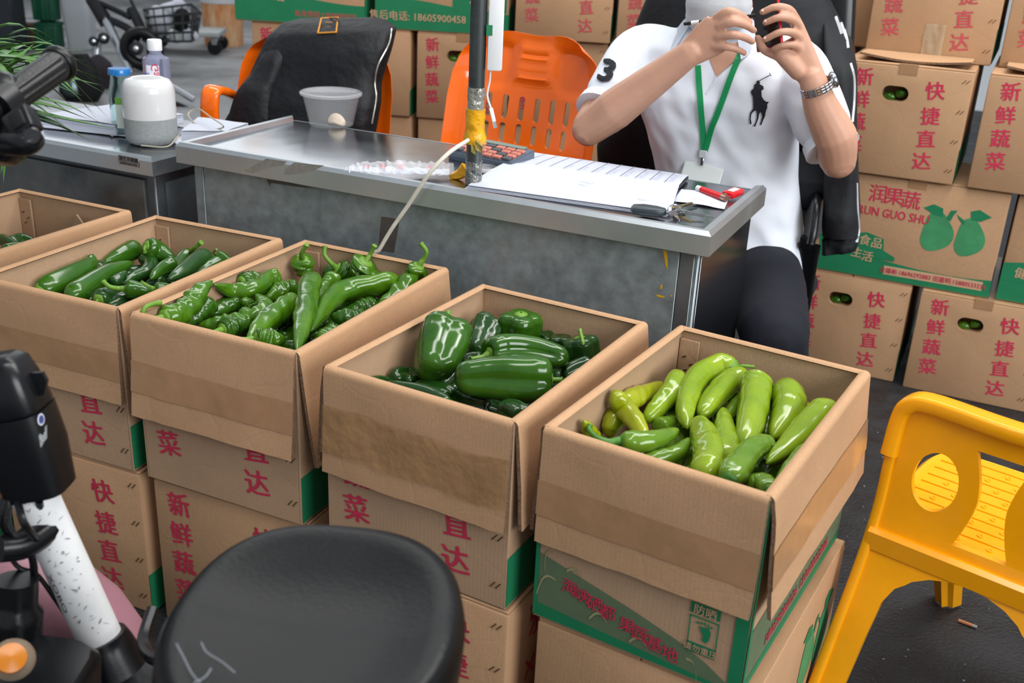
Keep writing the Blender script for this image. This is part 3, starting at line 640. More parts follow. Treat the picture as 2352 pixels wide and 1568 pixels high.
# ------------------------------------------------------------------ peppers
def pepmat(name, a, b, rough=.2, vs=9, bump=.03, bs=40): return mat(name, a, rough, col2=b, vs=vs, bump=bump, bs=bs, coat=.25, spec=.5)
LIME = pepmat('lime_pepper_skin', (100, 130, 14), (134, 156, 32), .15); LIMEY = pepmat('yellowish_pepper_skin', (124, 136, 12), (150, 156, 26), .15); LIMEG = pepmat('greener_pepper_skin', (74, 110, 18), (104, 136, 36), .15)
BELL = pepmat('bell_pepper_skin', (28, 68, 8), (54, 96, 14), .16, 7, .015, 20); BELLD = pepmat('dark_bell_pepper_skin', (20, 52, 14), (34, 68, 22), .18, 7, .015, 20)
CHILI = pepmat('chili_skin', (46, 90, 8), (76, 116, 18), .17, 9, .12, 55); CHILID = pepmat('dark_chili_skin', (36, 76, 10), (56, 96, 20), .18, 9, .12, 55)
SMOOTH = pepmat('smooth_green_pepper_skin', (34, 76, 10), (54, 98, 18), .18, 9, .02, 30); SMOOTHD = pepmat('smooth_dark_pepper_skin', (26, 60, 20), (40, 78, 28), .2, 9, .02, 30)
STEMG = mat('green_stem', (84, 128, 30), .5, col2=(110, 146, 50), vs=60); STEMD = mat('dark_stem', (46, 96, 24), .45, col2=(70, 120, 36), vs=60); STEMP = mat('cut_stem_end', (170, 170, 110), .8)
PROF = {'long': [(0, .30), (.02, .62), (.07, .88), (.18, 1), (.45, .94), (.7, .76), (.86, .54), (.95, .32), (1, .06)],
        'chili': [(0, .45), (.03, .80), (.12, 1), (.3, .92), (.6, .84), (.82, .58), (.94, .3), (1, .06)],
        'blunt': [(0, .4), (.04, .85), (.15, 1), (.5, 1), (.8, .85), (.93, .62), (.98, .38), (1, .1)],
        'bell': [(0, .20), (.0, .42), (.015, .70), (.06, .90), (.18, 1), (.45, .97), (.7, .88), (.88, .74), (.96, .56), (1, .22)]}
def boxpt(B, x, y, dz, r, s=1.):
    """point on the pixel ray at height rim+dz, kept inside the box walls"""
    d = ray(x, y); k = (ZB+dz-CAMZ)/d.z
    for _ in range(60):
        P = CAM+d*k; q = P-V(B['c'].x, B['c'].y, P.z); lx, ly = q.dot(B['ex']), q.dot(B['ey'])
        mx, my = B['w']/2-.006-r, B['d']/2-.008-r
        if ly > my and k > .3: k -= .004
        elif lx < -mx and d.x < 0 and k > .3 and P.z < ZB+.05: k -= .004
        else: break
    return P
PEPN = [0]
def pepper(kind, path, r, m, label, group, stem=None, stemm=None, wr=0., lobes=0, twist=0., seed=None, squash=1., n=22, seg=34, name='pepper', spt=None, la=None):
    """path: 3D centre line, calyx end first; r max radius"""
    seed = PEPN[0]*3.7 if seed is None else seed; PEPN[0] += 1; prof = PROF[kind]
    if stem is False and kind != 'bell': prof = [(0, .05), (.012, .30), (.035, .56), (.07, .78), (.13, .94)]+[q for q in prof if q[0] >= .15]
    P = spline(path, seg); fr = frames(P)
    la = (.11 if kind == 'bell' else .035) if la is None else la; rings = []; ph = seed*1.3
    ts = [i/seg for i in range(seg+1)]
    if kind == 'bell': ts = [0.055, .02, .0]+ts[1:-1]+[1., .985]
    def rr(i, t):
        if kind == 'bell' and i == 0: return .10
        if kind == 'bell' and i == 1: return .34
        if kind == 'bell' and i == 2: return .60
        if kind == 'bell' and i == len(ts)-1: return .05
        return interp(prof, t)
    for i, t in enumerate(ts):
        f_ = t*seg; k = min(int(f_), seg-1); a = f_-k; p = P[k].lerp(P[k+1], a); T, u, w = fr[min(seg, int(round(f_)))]; ring = []
        base = rr(i, t)*r
        for j in range(n):
            th = 2*PI*j/n; q = base
            if lobes: q *= 1-la*(1-abs(math.cos(lobes*(th+twist*t)/2+ph)))*1.6*min(1, 4*(1-t)+.45)
            q *= 1+.05*MN.noise(V(math.cos(th)*.9, math.sin(th)*.9, t*3+seed))
            if wr: q *= 1+wr*(MN.noise(V(math.cos(th+twist*t)*1.1, math.sin(th+twist*t)*1.1, t*11+seed*2))+.55*math.sin(t*34+2.2*math.cos(th+ph)+seed)*min(1, 2.2*(1-t)))
            ring.append(p+u*(q*math.cos(th)*squash)+w*(q*math.sin(th)))
        rings.append(ring)
    bm = new(); loft(bm, rings); o = OBJ(name, bm, m, smooth=80); tag(o, label, 'pepper', group)
    T0 = (P[0]-P[1]).normalized()
    if stem is not False:
        sm = stemm or STEMG
        if stem is None: stem = [P[0]+T0*r*.5, P[0]+T0*r*1.1+V(0, 0, r*.2)]
        base = P[0]-T0*r*(.03 if kind != 'bell' else -.0)
        if kind == 'bell': base = P[0].lerp(P[1], 1.2)
        pts = [base, base.lerp(Vector(stem[0]), .5)]+[Vector(s) for s in stem]; rs = (spt or (.10 if kind == 'bell' else .15))*r if not (spt and spt < .02) else spt
        rs = max(.0022, min(.0055, rs))
        bm = new(); tube(bm, pts, lambda s: rs*(1.25-.45*min(1, s*1.6)+(.25 if s > .95 else 0)), 8, 16)
        so = OBJ('stem', bm, sm, o, smooth=60)
        # calyx cap with ragged lobes
        bm = new(); u, w = fr[0][1], fr[0][2]; T = fr[0][0]; k = 15; cr = r*(.62 if kind != 'bell' else .34); rings = []
        for e, (rad, off) in enumerate(((.15, -.12), (.55, -.10), (.85, .02), (1., .20))):
            rings.append([P[0]+T*(r*off*(1 if kind != 'bell' else .5)+(r*.02 if kind == 'bell' else 0))+(u*math.cos(2*PI*j/k)+w*math.sin(2*PI*j/k))*(cr*rad*1.03*(1+(.16*math.cos(5*2*PI*j/k+seed) if e == 3 else 0))) for j in range(k)])
        loft(bm, rings, cap=False); bm.faces.new(bm.verts[:k]) if False else None
        OBJ('calyx', bm, sm, o, smooth=60)
    return o
def crop(ox, oy, sc): return lambda x, y: (ox+x/sc, oy+y/sc)
def run(B, cv, sc, rows, group, kind, mats, **kw):
    for row in rows:
        label, pts, rp, dz, mi, opt = row
        k2 = dict(kw); k2.update({a: b for a, b in opt.items() if a not in ('stem', 'kind', 'sdz', 'vert', 'lean')})
        dzs = dz if isinstance(dz, (list, tuple)) else (dz, dz); n = len(pts); rm = rp/sc*.00066
        path = []
        for i, q in enumerate(pts):
            d_ = dzs[0]+(dzs[1]-dzs[0])*i/(n-1); path.append(boxpt(B, *cv(*q), d_, rm*.7))
        rm = rp/sc*pxm(path[n//2])*k2.pop('grow', 1.04)
        if 'vert' in opt:
            L_ = opt['vert']; q = boxpt(B, *cv(*pts[0]), dzs[0], rm); tl = V(*opt.get('lean', (0, 0, 0))); path = [q+V(0, 0, L_/2)+tl, q, q-V(0, 0, L_/2)-tl]
        st = opt.get('stem')
        if st:
            sz = opt.get('sdz', (dzs[0], dzs[0])); m_ = len(st)
            st = [boxpt(B, *cv(*q), sz[0]+(sz[1]-sz[0])*i/max(1, m_-1), .004) for i, q in enumerate(st)]
        pepper(opt.get('kind', kind), path, rm, mats[mi], label, group, stem=st, **k2)
G4 = 'lime green peppers in the right hand box'
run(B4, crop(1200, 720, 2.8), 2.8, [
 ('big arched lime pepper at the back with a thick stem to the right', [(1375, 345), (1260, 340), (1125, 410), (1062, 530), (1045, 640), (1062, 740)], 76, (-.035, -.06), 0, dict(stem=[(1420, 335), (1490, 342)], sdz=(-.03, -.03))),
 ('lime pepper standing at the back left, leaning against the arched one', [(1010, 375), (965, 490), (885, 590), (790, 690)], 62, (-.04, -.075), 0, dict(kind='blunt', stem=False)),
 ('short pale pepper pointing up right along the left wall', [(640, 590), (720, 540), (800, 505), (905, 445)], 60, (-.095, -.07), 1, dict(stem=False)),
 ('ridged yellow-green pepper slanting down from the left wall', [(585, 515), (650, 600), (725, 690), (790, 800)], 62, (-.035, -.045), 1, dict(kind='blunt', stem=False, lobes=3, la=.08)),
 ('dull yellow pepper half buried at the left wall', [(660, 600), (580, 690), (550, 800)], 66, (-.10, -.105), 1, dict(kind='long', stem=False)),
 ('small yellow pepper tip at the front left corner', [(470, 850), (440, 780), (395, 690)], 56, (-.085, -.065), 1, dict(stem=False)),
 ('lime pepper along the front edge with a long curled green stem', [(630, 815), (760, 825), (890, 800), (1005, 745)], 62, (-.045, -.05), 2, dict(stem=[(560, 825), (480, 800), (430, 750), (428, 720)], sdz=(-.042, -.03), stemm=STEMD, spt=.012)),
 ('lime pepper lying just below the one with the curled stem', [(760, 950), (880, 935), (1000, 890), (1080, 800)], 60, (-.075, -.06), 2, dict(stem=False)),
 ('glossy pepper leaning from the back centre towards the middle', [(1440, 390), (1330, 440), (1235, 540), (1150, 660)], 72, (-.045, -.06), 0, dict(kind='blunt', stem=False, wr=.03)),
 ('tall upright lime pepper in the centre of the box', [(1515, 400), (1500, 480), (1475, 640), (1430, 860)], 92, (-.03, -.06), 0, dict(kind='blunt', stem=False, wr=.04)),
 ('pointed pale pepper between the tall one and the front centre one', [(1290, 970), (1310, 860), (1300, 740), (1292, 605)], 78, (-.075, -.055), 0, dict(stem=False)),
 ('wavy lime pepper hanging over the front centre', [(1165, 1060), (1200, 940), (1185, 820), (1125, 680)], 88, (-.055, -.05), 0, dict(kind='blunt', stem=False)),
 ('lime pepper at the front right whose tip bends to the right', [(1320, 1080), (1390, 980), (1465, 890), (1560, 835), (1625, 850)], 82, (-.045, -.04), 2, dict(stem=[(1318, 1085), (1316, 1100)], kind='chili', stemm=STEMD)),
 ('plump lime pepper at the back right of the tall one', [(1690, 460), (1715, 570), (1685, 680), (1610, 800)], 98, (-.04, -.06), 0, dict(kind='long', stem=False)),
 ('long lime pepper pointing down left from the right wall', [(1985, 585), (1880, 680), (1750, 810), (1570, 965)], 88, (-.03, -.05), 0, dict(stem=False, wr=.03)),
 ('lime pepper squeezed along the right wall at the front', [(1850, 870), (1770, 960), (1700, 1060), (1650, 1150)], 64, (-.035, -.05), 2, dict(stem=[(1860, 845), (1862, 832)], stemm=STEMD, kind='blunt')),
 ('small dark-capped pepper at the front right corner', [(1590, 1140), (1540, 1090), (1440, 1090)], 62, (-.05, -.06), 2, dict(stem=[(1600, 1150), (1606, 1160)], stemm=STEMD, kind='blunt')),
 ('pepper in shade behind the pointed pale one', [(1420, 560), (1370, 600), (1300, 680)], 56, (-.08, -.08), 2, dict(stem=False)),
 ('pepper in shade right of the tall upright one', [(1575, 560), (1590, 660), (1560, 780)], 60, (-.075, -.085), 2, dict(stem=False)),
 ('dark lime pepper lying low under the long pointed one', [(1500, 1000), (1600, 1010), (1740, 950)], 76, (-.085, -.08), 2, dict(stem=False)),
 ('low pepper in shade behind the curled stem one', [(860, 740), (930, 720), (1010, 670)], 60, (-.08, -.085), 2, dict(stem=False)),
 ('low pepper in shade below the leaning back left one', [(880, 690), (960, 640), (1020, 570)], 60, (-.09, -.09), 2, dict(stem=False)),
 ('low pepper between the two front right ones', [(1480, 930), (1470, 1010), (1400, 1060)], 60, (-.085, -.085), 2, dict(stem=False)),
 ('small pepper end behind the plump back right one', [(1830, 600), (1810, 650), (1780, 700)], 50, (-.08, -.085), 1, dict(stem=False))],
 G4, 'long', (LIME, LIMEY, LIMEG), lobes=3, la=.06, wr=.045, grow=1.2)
G3 = 'bell peppers in the third box'
run(B3, crop(700, 620, 2.8), 2.8, [
 ('large bell pepper standing upright at the left with a tall stem', [(925, 360), (895, 450), (860, 560), (825, 680)], 174, (-.008, -.052), 0, dict(stem=[(930, 335), (920, 272)], sdz=(-.002, .008), spt=.16, squash=1.)),
 ('largest bell pepper lying at the front, stem to the right', [(1590, 705), (1400, 700), (1180, 690), (965, 700)], 158, (-.025, -.03), 0, dict(stem=[(1610, 706), (1655, 706)], sdz=(-.025, -.025), spt=.15)),
 ('bell pepper lying behind the largest one with its stem to the left', [(1180, 535), (1300, 520), (1480, 530), (1695, 575)], 112, (-.025, -.035), 0, dict(stem=[(1140, 560), (1065, 575)], sdz=(-.03, -.03), spt=.17)),
 ('bell pepper sitting upright against the back wall', [(1385, 400), (1385, 410)], 128, (-.062, -.062), 0, dict(vert=.075, stem=[(1378, 310), (1378, 288)], sdz=(-.03, -.02), spt=.12)),
 ('dark bell pepper between the upright one and the back wall', [(1200, 330), (1150, 420), (1100, 560)], 118, (-.045, -.08), 1, dict(stem=False)),
 ('bell pepper at the back right with a thin bent stem', [(1790, 560), (1790, 570)], 112, (-.068, -.068), 1, dict(vert=.07, lean=(-.012, .004, 0), stem=[(1790, 470), (1770, 385)], sdz=(-.03, -.02), spt=.11)),
 ('bell pepper pressed against the right wall', [(1850, 640), (1760, 660), (1660, 700)], 88, (-.06, -.07), 1, dict(stem=False)),
 ('small rounded bell pepper at the front right corner', [(1400, 950), (1330, 905), (1250, 890)], 78, (-.045, -.05), 1, dict(stem=False)),
 ('long bell pepper lying along the front edge at the left', [(930, 880), (780, 810), (520, 745)], 66, (-.06, -.06), 1, dict(stem=False)),
 ('bell pepper in the shade below the upright one', [(950, 830), (840, 790), (700, 750)], 76, (-.075, -.08), 1, dict(stem=False)),
 ('small bell pepper end in the left front corner', [(540, 740), (470, 730), (420, 725)], 52, (-.085, -.085), 1, dict(stem=False)),
 ('lobed bell pepper at the left wall below the upright one', [(720, 740), (650, 700), (560, 690)], 78, (-.085, -.085), 1, dict(stem=False)),
 ('bell pepper half hidden left of the largest one', [(1040, 660), (950, 720), (880, 790)], 96, (-.07, -.08), 1, dict(stem=False)),
 ('bell pepper below the stem of the largest one', [(1680, 760), (1620, 750), (1560, 760)], 58, (-.08, -.085), 1, dict(stem=False)),
 ('small bell pepper peeping at the back wall', [(1570, 410), (1560, 450), (1550, 500)], 56, (-.06, -.09), 1, dict(stem=False)),
 ('rounded bell pepper at the back behind the thin stem one', [(1640, 420), (1640, 480), (1640, 540)], 74, (-.055, -.09), 1, dict(stem=False)),
 ('bell pepper below the largest one at the front', [(1180, 880), (1080, 860), (980, 820)], 84, (-.085, -.085), 1, dict(stem=False)),
 ('bell pepper under the stem of the second lying one', [(1140, 600), (1080, 600), (1010, 620)], 70, (-.08, -.085), 1, dict(stem=False))],
 G3, 'bell', (BELL, BELLD), lobes=4, n=40, la=.17, grow=1.13)
G2 = 'twisted green chilies in the second box'
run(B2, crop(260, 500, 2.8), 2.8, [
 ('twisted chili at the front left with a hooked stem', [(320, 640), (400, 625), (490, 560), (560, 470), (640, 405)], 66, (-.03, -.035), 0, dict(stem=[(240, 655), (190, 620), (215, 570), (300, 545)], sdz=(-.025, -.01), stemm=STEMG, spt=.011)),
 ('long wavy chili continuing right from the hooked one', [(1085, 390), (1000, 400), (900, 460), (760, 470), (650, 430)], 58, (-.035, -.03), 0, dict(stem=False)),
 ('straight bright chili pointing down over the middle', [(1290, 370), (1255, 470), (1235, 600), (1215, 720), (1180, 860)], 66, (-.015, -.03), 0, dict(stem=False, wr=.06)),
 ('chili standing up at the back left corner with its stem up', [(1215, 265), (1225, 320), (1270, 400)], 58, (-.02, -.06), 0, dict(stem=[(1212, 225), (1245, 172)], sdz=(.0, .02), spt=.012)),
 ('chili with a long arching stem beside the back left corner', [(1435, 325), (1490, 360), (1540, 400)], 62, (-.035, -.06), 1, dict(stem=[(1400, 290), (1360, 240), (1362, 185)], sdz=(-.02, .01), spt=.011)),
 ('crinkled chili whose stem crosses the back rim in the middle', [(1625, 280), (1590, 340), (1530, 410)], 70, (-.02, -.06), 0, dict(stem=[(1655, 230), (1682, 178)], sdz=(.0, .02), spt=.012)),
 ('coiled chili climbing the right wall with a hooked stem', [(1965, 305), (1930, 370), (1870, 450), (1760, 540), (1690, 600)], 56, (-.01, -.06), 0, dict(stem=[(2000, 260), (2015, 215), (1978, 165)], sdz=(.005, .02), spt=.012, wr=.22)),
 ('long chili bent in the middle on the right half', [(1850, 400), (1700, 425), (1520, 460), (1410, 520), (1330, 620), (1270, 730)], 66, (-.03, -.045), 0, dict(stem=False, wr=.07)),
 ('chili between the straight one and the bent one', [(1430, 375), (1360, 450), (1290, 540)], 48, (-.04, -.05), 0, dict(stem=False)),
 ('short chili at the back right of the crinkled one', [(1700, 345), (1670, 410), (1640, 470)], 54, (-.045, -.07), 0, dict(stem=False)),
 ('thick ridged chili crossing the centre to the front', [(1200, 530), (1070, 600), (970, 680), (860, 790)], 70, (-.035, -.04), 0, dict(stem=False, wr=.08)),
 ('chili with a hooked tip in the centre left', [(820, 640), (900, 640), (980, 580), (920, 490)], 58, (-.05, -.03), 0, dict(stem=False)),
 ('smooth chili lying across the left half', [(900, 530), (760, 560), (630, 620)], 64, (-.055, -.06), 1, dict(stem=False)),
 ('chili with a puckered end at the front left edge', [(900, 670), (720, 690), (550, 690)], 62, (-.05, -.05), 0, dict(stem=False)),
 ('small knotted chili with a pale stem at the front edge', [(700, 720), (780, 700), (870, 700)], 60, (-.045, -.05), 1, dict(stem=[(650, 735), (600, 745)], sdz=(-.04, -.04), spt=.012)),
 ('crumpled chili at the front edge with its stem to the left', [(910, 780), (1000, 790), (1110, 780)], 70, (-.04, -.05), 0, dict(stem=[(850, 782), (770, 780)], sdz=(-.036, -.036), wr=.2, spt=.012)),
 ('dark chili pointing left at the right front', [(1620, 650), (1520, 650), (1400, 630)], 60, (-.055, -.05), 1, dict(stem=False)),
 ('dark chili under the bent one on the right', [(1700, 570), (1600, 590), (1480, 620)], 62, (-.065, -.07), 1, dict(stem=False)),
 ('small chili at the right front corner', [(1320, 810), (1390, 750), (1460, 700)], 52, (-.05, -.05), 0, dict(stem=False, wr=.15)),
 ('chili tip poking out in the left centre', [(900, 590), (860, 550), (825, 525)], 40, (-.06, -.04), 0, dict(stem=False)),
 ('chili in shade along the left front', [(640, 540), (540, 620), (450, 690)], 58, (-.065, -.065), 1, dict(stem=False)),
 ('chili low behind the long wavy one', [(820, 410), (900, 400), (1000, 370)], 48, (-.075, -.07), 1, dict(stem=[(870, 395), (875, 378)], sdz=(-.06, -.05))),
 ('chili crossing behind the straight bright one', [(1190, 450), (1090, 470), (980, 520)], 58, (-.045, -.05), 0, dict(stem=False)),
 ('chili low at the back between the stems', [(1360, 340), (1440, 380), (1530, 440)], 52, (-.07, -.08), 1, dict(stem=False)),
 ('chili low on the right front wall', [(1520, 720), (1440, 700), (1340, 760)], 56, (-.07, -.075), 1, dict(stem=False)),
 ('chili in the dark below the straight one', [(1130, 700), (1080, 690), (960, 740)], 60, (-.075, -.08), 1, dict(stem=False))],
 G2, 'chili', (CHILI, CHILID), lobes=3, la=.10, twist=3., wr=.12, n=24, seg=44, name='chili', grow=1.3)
G1 = 'smooth dark green peppers in the box beside the black vehicle box'
run(B1, crop(0, 400, 3.136), 3.136, [
 ('smooth pepper at the left whose tip curls upward', [(270, 850), (400, 790), (550, 715), (640, 650), (670, 575)], 78, (-.06, -.04), 0, dict(stem=[(230, 835), (195, 830)], sdz=(-.07, -.07))),
 ('long smooth pepper pointing up right in the middle', [(500, 900), (620, 810), (780, 710), (960, 635)], 74, (-.055, -.05), 0, dict(stem=False)),
 ('smooth pepper lying along the left wall at the back', [(1000, 520), (880, 580), (740, 640)], 66, (-.055, -.065), 0, dict(stem=False)),
 ('smooth pepper at the back showing its puckered stem end', [(1045, 520), (1140, 555), (1260, 620)], 70, (-.03, -.06), 0, dict(stem=[(1040, 540), (1046, 558)], sdz=(-.02, -.02))),
 ('small pointed pepper near the back centre', [(1270, 640), (1180, 675), (1085, 755)], 52, (-.05, -.055), 0, dict(stem=False)),
 ('dark pepper with a curled tip near the right wall', [(1510, 575), (1420, 625), (1320, 700), (1215, 760)], 62, (-.035, -.04), 1, dict(stem=False)),
 ('lighter pepper behind the dark curled one', [(1370, 570), (1300, 650), (1240, 790)], 60, (-.055, -.075), 0, dict(stem=[(1390, 540), (1450, 490)], sdz=(-.03, -.01), spt=.012)),
 ('pepper at the front right with a pale bent stem', [(905, 825), (990, 835), (1090, 850)], 62, (-.03, -.035), 0, dict(stem=[(850, 822), (790, 810), (745, 775)], sdz=(-.028, -.015), spt=.014)),
 ('small pepper against the right wall with a thin stem', [(1115, 835), (1180, 825), (1240, 810)], 46, (-.035, -.035), 0, dict(stem=[(1070, 810), (1015, 780)], sdz=(-.03, -.02), spt=.012)),
 ('shiny pepper at the front edge with its calyx towards the camera', [(705, 905), (780, 870), (860, 830)], 62, (-.045, -.05), 1, dict(stem=[(690, 925), (655, 935)], sdz=(-.042, -.042))),
 ('curled pepper in shade in the middle', [(1010, 600), (1085, 640), (1060, 700), (960, 740), (880, 790)], 52, (-.06, -.07), 1, dict(stem=False)),
 ('dark pepper low at the front right', [(960, 890), (850, 930), (760, 960)], 64, (-.06, -.06), 1, dict(stem=False)),
 ('pepper at the right wall near the back', [(1600, 620), (1500, 670), (1400, 730)], 50, (-.045, -.055), 0, dict(stem=False)),
 ('pepper at the back right corner with a hooked stem', [(1560, 590), (1620, 620), (1680, 660)], 46, (-.05, -.06), 0, dict(stem=[(1540, 560), (1560, 540)], sdz=(-.03, -.02))),
 ('narrow pepper tip in the middle', [(800, 790), (860, 750), (915, 700)], 40, (-.06, -.05), 1, dict(stem=False)),
 ('dark pepper low behind the middle ones', [(1180, 780), (1120, 780), (1040, 800)], 44, (-.07, -.075), 1, dict(stem=False)),
 ('pepper in shade under the left curling one', [(760, 680), (700, 690), (620, 760)], 60, (-.075, -.08), 1, dict(stem=False))],
 G1, 'long', (SMOOTH, SMOOTHD), lobes=3, la=.05, grow=1.16)
run(B0, crop(0, 400, 3.136), 3.136, [
 ('dark pepper in the leftmost box near its left', [(60, 520), (150, 480), (260, 490)], 60, (-.09, -.09), 1, dict(stem=False)),
 ('dark pepper in the leftmost box below the torn flap', [(330, 500), (410, 470), (480, 450)], 50, (-.085, -.085), 1, dict(stem=False)),
 ('pepper lying along the front of the leftmost box', [(20, 570), (120, 540), (260, 520)], 56, (-.075, -.075), 0, dict(stem=False)),
 ('slim pepper crossing the leftmost box', [(0, 460), (60, 490), (140, 520)], 44, (-.08, -.08), 1, dict(stem=False))],
 'dark peppers in the leftmost box', 'long', (SMOOTH, SMOOTHD), lobes=3, la=.05)
# lower layer that fills each box
rf = random.Random(3)
def fill(B, kind, m, r, ln, lab, grp, nx, ny, zz, nm, **kw):
    for ix in range(nx):
        for iy in range(ny):
            lx = (-.5+(ix+.5)/nx)*(B['w']-2*r-.03)+rf.uniform(-.008, .008); ly = (-.5+(iy+.5)/ny)*(B['d']-2*r-.06)+rf.uniform(-.01, .01)
            a = rf.uniform(0, PI); l = ln*rf.uniform(.4, .6)
            l = min(l, B['w']/2-r-abs(lx)*abs(math.cos(a))-.0) if abs(math.cos(a)) > .5 else l; l = max(l, .03)
            c = B['c']+B['ex']*lx+B['ey']*ly; z = ZB+zz+rf.uniform(-.012, .006); d = B['ex']*math.cos(a)+B['ey']*math.sin(a)
            def cl(p):
                q = p-V(B['c'].x, B['c'].y, 0); u = max(-B['w']/2+r+.004, min(B['w']/2-r-.004, q.dot(B['ex']))); v = max(-B['d']/2+r+.004, min(B['d']/2-r-.004, q.dot(B['ey'])))
                return V(B['c'].x, B['c'].y, 0)+B['ex']*u+B['ey']*v
            A, M_, E = cl(c-d*l), cl(c+V(rf.uniform(-.01, .01), rf.uniform(-.01, .01), 0)), cl(c+d*l)
            for q, dz in ((A, rf.uniform(-.01, .01)), (M_, 0), (E, rf.uniform(-.012, .008))): q.z = z+dz
            pepper(kind, [A, M_, E], r*rf.uniform(.85, 1.1), m, lab, grp, stem=False, n=14, seg=16, name=nm, **kw)
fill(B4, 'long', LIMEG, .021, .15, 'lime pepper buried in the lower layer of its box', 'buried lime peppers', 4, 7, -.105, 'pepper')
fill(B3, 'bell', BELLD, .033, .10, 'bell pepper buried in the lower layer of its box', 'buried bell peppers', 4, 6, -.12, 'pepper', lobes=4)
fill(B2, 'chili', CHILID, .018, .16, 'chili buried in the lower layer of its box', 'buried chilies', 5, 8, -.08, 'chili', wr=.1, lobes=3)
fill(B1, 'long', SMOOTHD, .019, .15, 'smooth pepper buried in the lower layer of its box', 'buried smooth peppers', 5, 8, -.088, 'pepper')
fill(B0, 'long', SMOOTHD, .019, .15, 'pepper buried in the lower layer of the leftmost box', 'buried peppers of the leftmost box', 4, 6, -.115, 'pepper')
# peppers that show in the handle holes of the stacked cartons
for i, (c, U, N, lab) in enumerate(HP):
    nm = ['left', 'right'];
    for s in (-1, 1):
        b = c+U*(s*.015)-N*.030+V(0, 0, -.006+.006*s); pepper('blunt', [b-U*.016-V(0, 0, .004), b+N*.004, b+U*.016+V(0, 0, .004*s)], .0125, CHILI if i % 2 else SMOOTH, '%s green pepper in the handle hole of the %s' % (nm[(s+1)//2], {0: 'floor carton by the man', 1: 'floor carton at the lower right', 2: 'bowed flap carton', 3: 'carton between the orange chairs'}.get(i, 'carton')), 'peppers in handle holes', stem=False, n=14, seg=12)
# ------------------------------------------------------------------ things on the counters
ZT = HC-.0115
CLEARP = mat('clear_food_plastic', (236, 238, 240), .1, trans=.0, alpha=.07, ior=1.4)
CLEARW = mat('cloudy_lid_plastic', (228, 230, 234), .15, alpha=.22)
GLASS = mat('clear_glass', (225, 242, 240), .03, trans=1., ior=1.2)
# food tub
pl_, pr_ = PZ(711, 288, ZT), PZ(812, 290, ZT); tc_ = (pl_+pr_)/2+V(0, .0, 0); tc_.z = ZT; R0 = (pr_-pl_).length/2; k_ = pxm(tc_)
tub = thing('food_tub', 'clear plastic food tub with a lid on the counter', 'tub', tc_)
ht = .078; R1 = R0*1.30
bm = new(); lathe(bm, [(R0*.92, .0015), (R0, .004), (R1, ht), (R1+.004, ht), (R1+.004, ht+.002), (R1-.001, ht+.001), (R0-.001, .006), (R0*.6, .004)], tc_, 40); OBJ('tub_body', bm, CLEARP, tub, smooth=50)
bm = new(); lathe(bm, [(R1-.01, ht+.001), (R1+.006, ht+.001), (R1+.007, ht+.006), (R1+.003, ht+.009), (R1-.004, ht+.008), (R1-.008, ht+.005), (.001, ht+.005)], tc_, 40); OBJ('lid', bm, CLEARW, tub, smooth=50)
bm = new(); g = PZ(774, 285, ZT+.006); tube(bm, [g+V(-.022, 0, .006), g+V(0, 0, .012), g+V(.022, 0, .004)], lambda s: .012*math.sin(PI*(.12+.76*s))**.7+.001, 10, 10, fac=lambda th, s: 1+.2*math.cos(3*th)); tag(OBJ('garlic_clove', bm, mat('pale_garlic', (226, 206, 180), .5)), 'pale lump of food inside the clear plastic tub', 'food')
# wrapped wipes
wa, wb = PZ(792, 398, ZT+.004), PZ(1042, 404, ZT+.004); wd_ = (wb-wa).normalized(); wn = V(-wd_.y, wd_.x, 0); L_ = (wb-wa).length
wp = thing('wrapped_chopsticks', 'crumpled clear wrapper with white paper sleeve near the counter front', 'wrapper', (wa+wb)/2-V(0, 0, .004))
def sheet(nx, ny, f, m, nm, par, **k):
    bm = new(); g = [[bm.verts.new(f(i/nx, j/ny)) for j in range(ny+1)] for i in range(nx+1)]
    for i in range(nx):
        for j in range(ny): bm.faces.new((g[i][j], g[i+1][j], g[i+1][j+1], g[i][j+1]))
    return OBJ(nm, bm, m, par, smooth=k.get('sm', 35), recalc=False)
sheet(30, 6, lambda s, t: wa+wd_*(L_*(.04+.92*s))+wn*((t-.35)*.030)+V(0, 0, .003+.009*math.sin(PI*t)+abs(wob((s*7, t*2, 1), 1.2, .008))), PAPER, 'paper_sleeve', wp)
sheet(44, 10, lambda s, t: wa+wd_*(L_*s)+wn*((t-.35)*.058*(.35+.65*min(1, 5*s)))+V(0, 0, .004+.016*math.sin(PI*t)*min(1, 6*s)+abs(wob((s*11, t*3, 4), 1.6, .016))), mat('clear_wrapper_film', (240, 240, 242), .05, alpha=.25), 'film', wp)
bm = new()
for s, h_ in ((.2, .006), (.34, .004), (.5, .006), (.78, .005)): add_text(bm, '用' if s > .3 else 'N', .016, wa+wd_*(L_*s)+wn*.0-V(0, 0, -.017), wd_, (wn+V(0, 0, .7)).normalized())
OBJ('wrapper_print', bm, RED, wp, smooth=False, recalc=False)
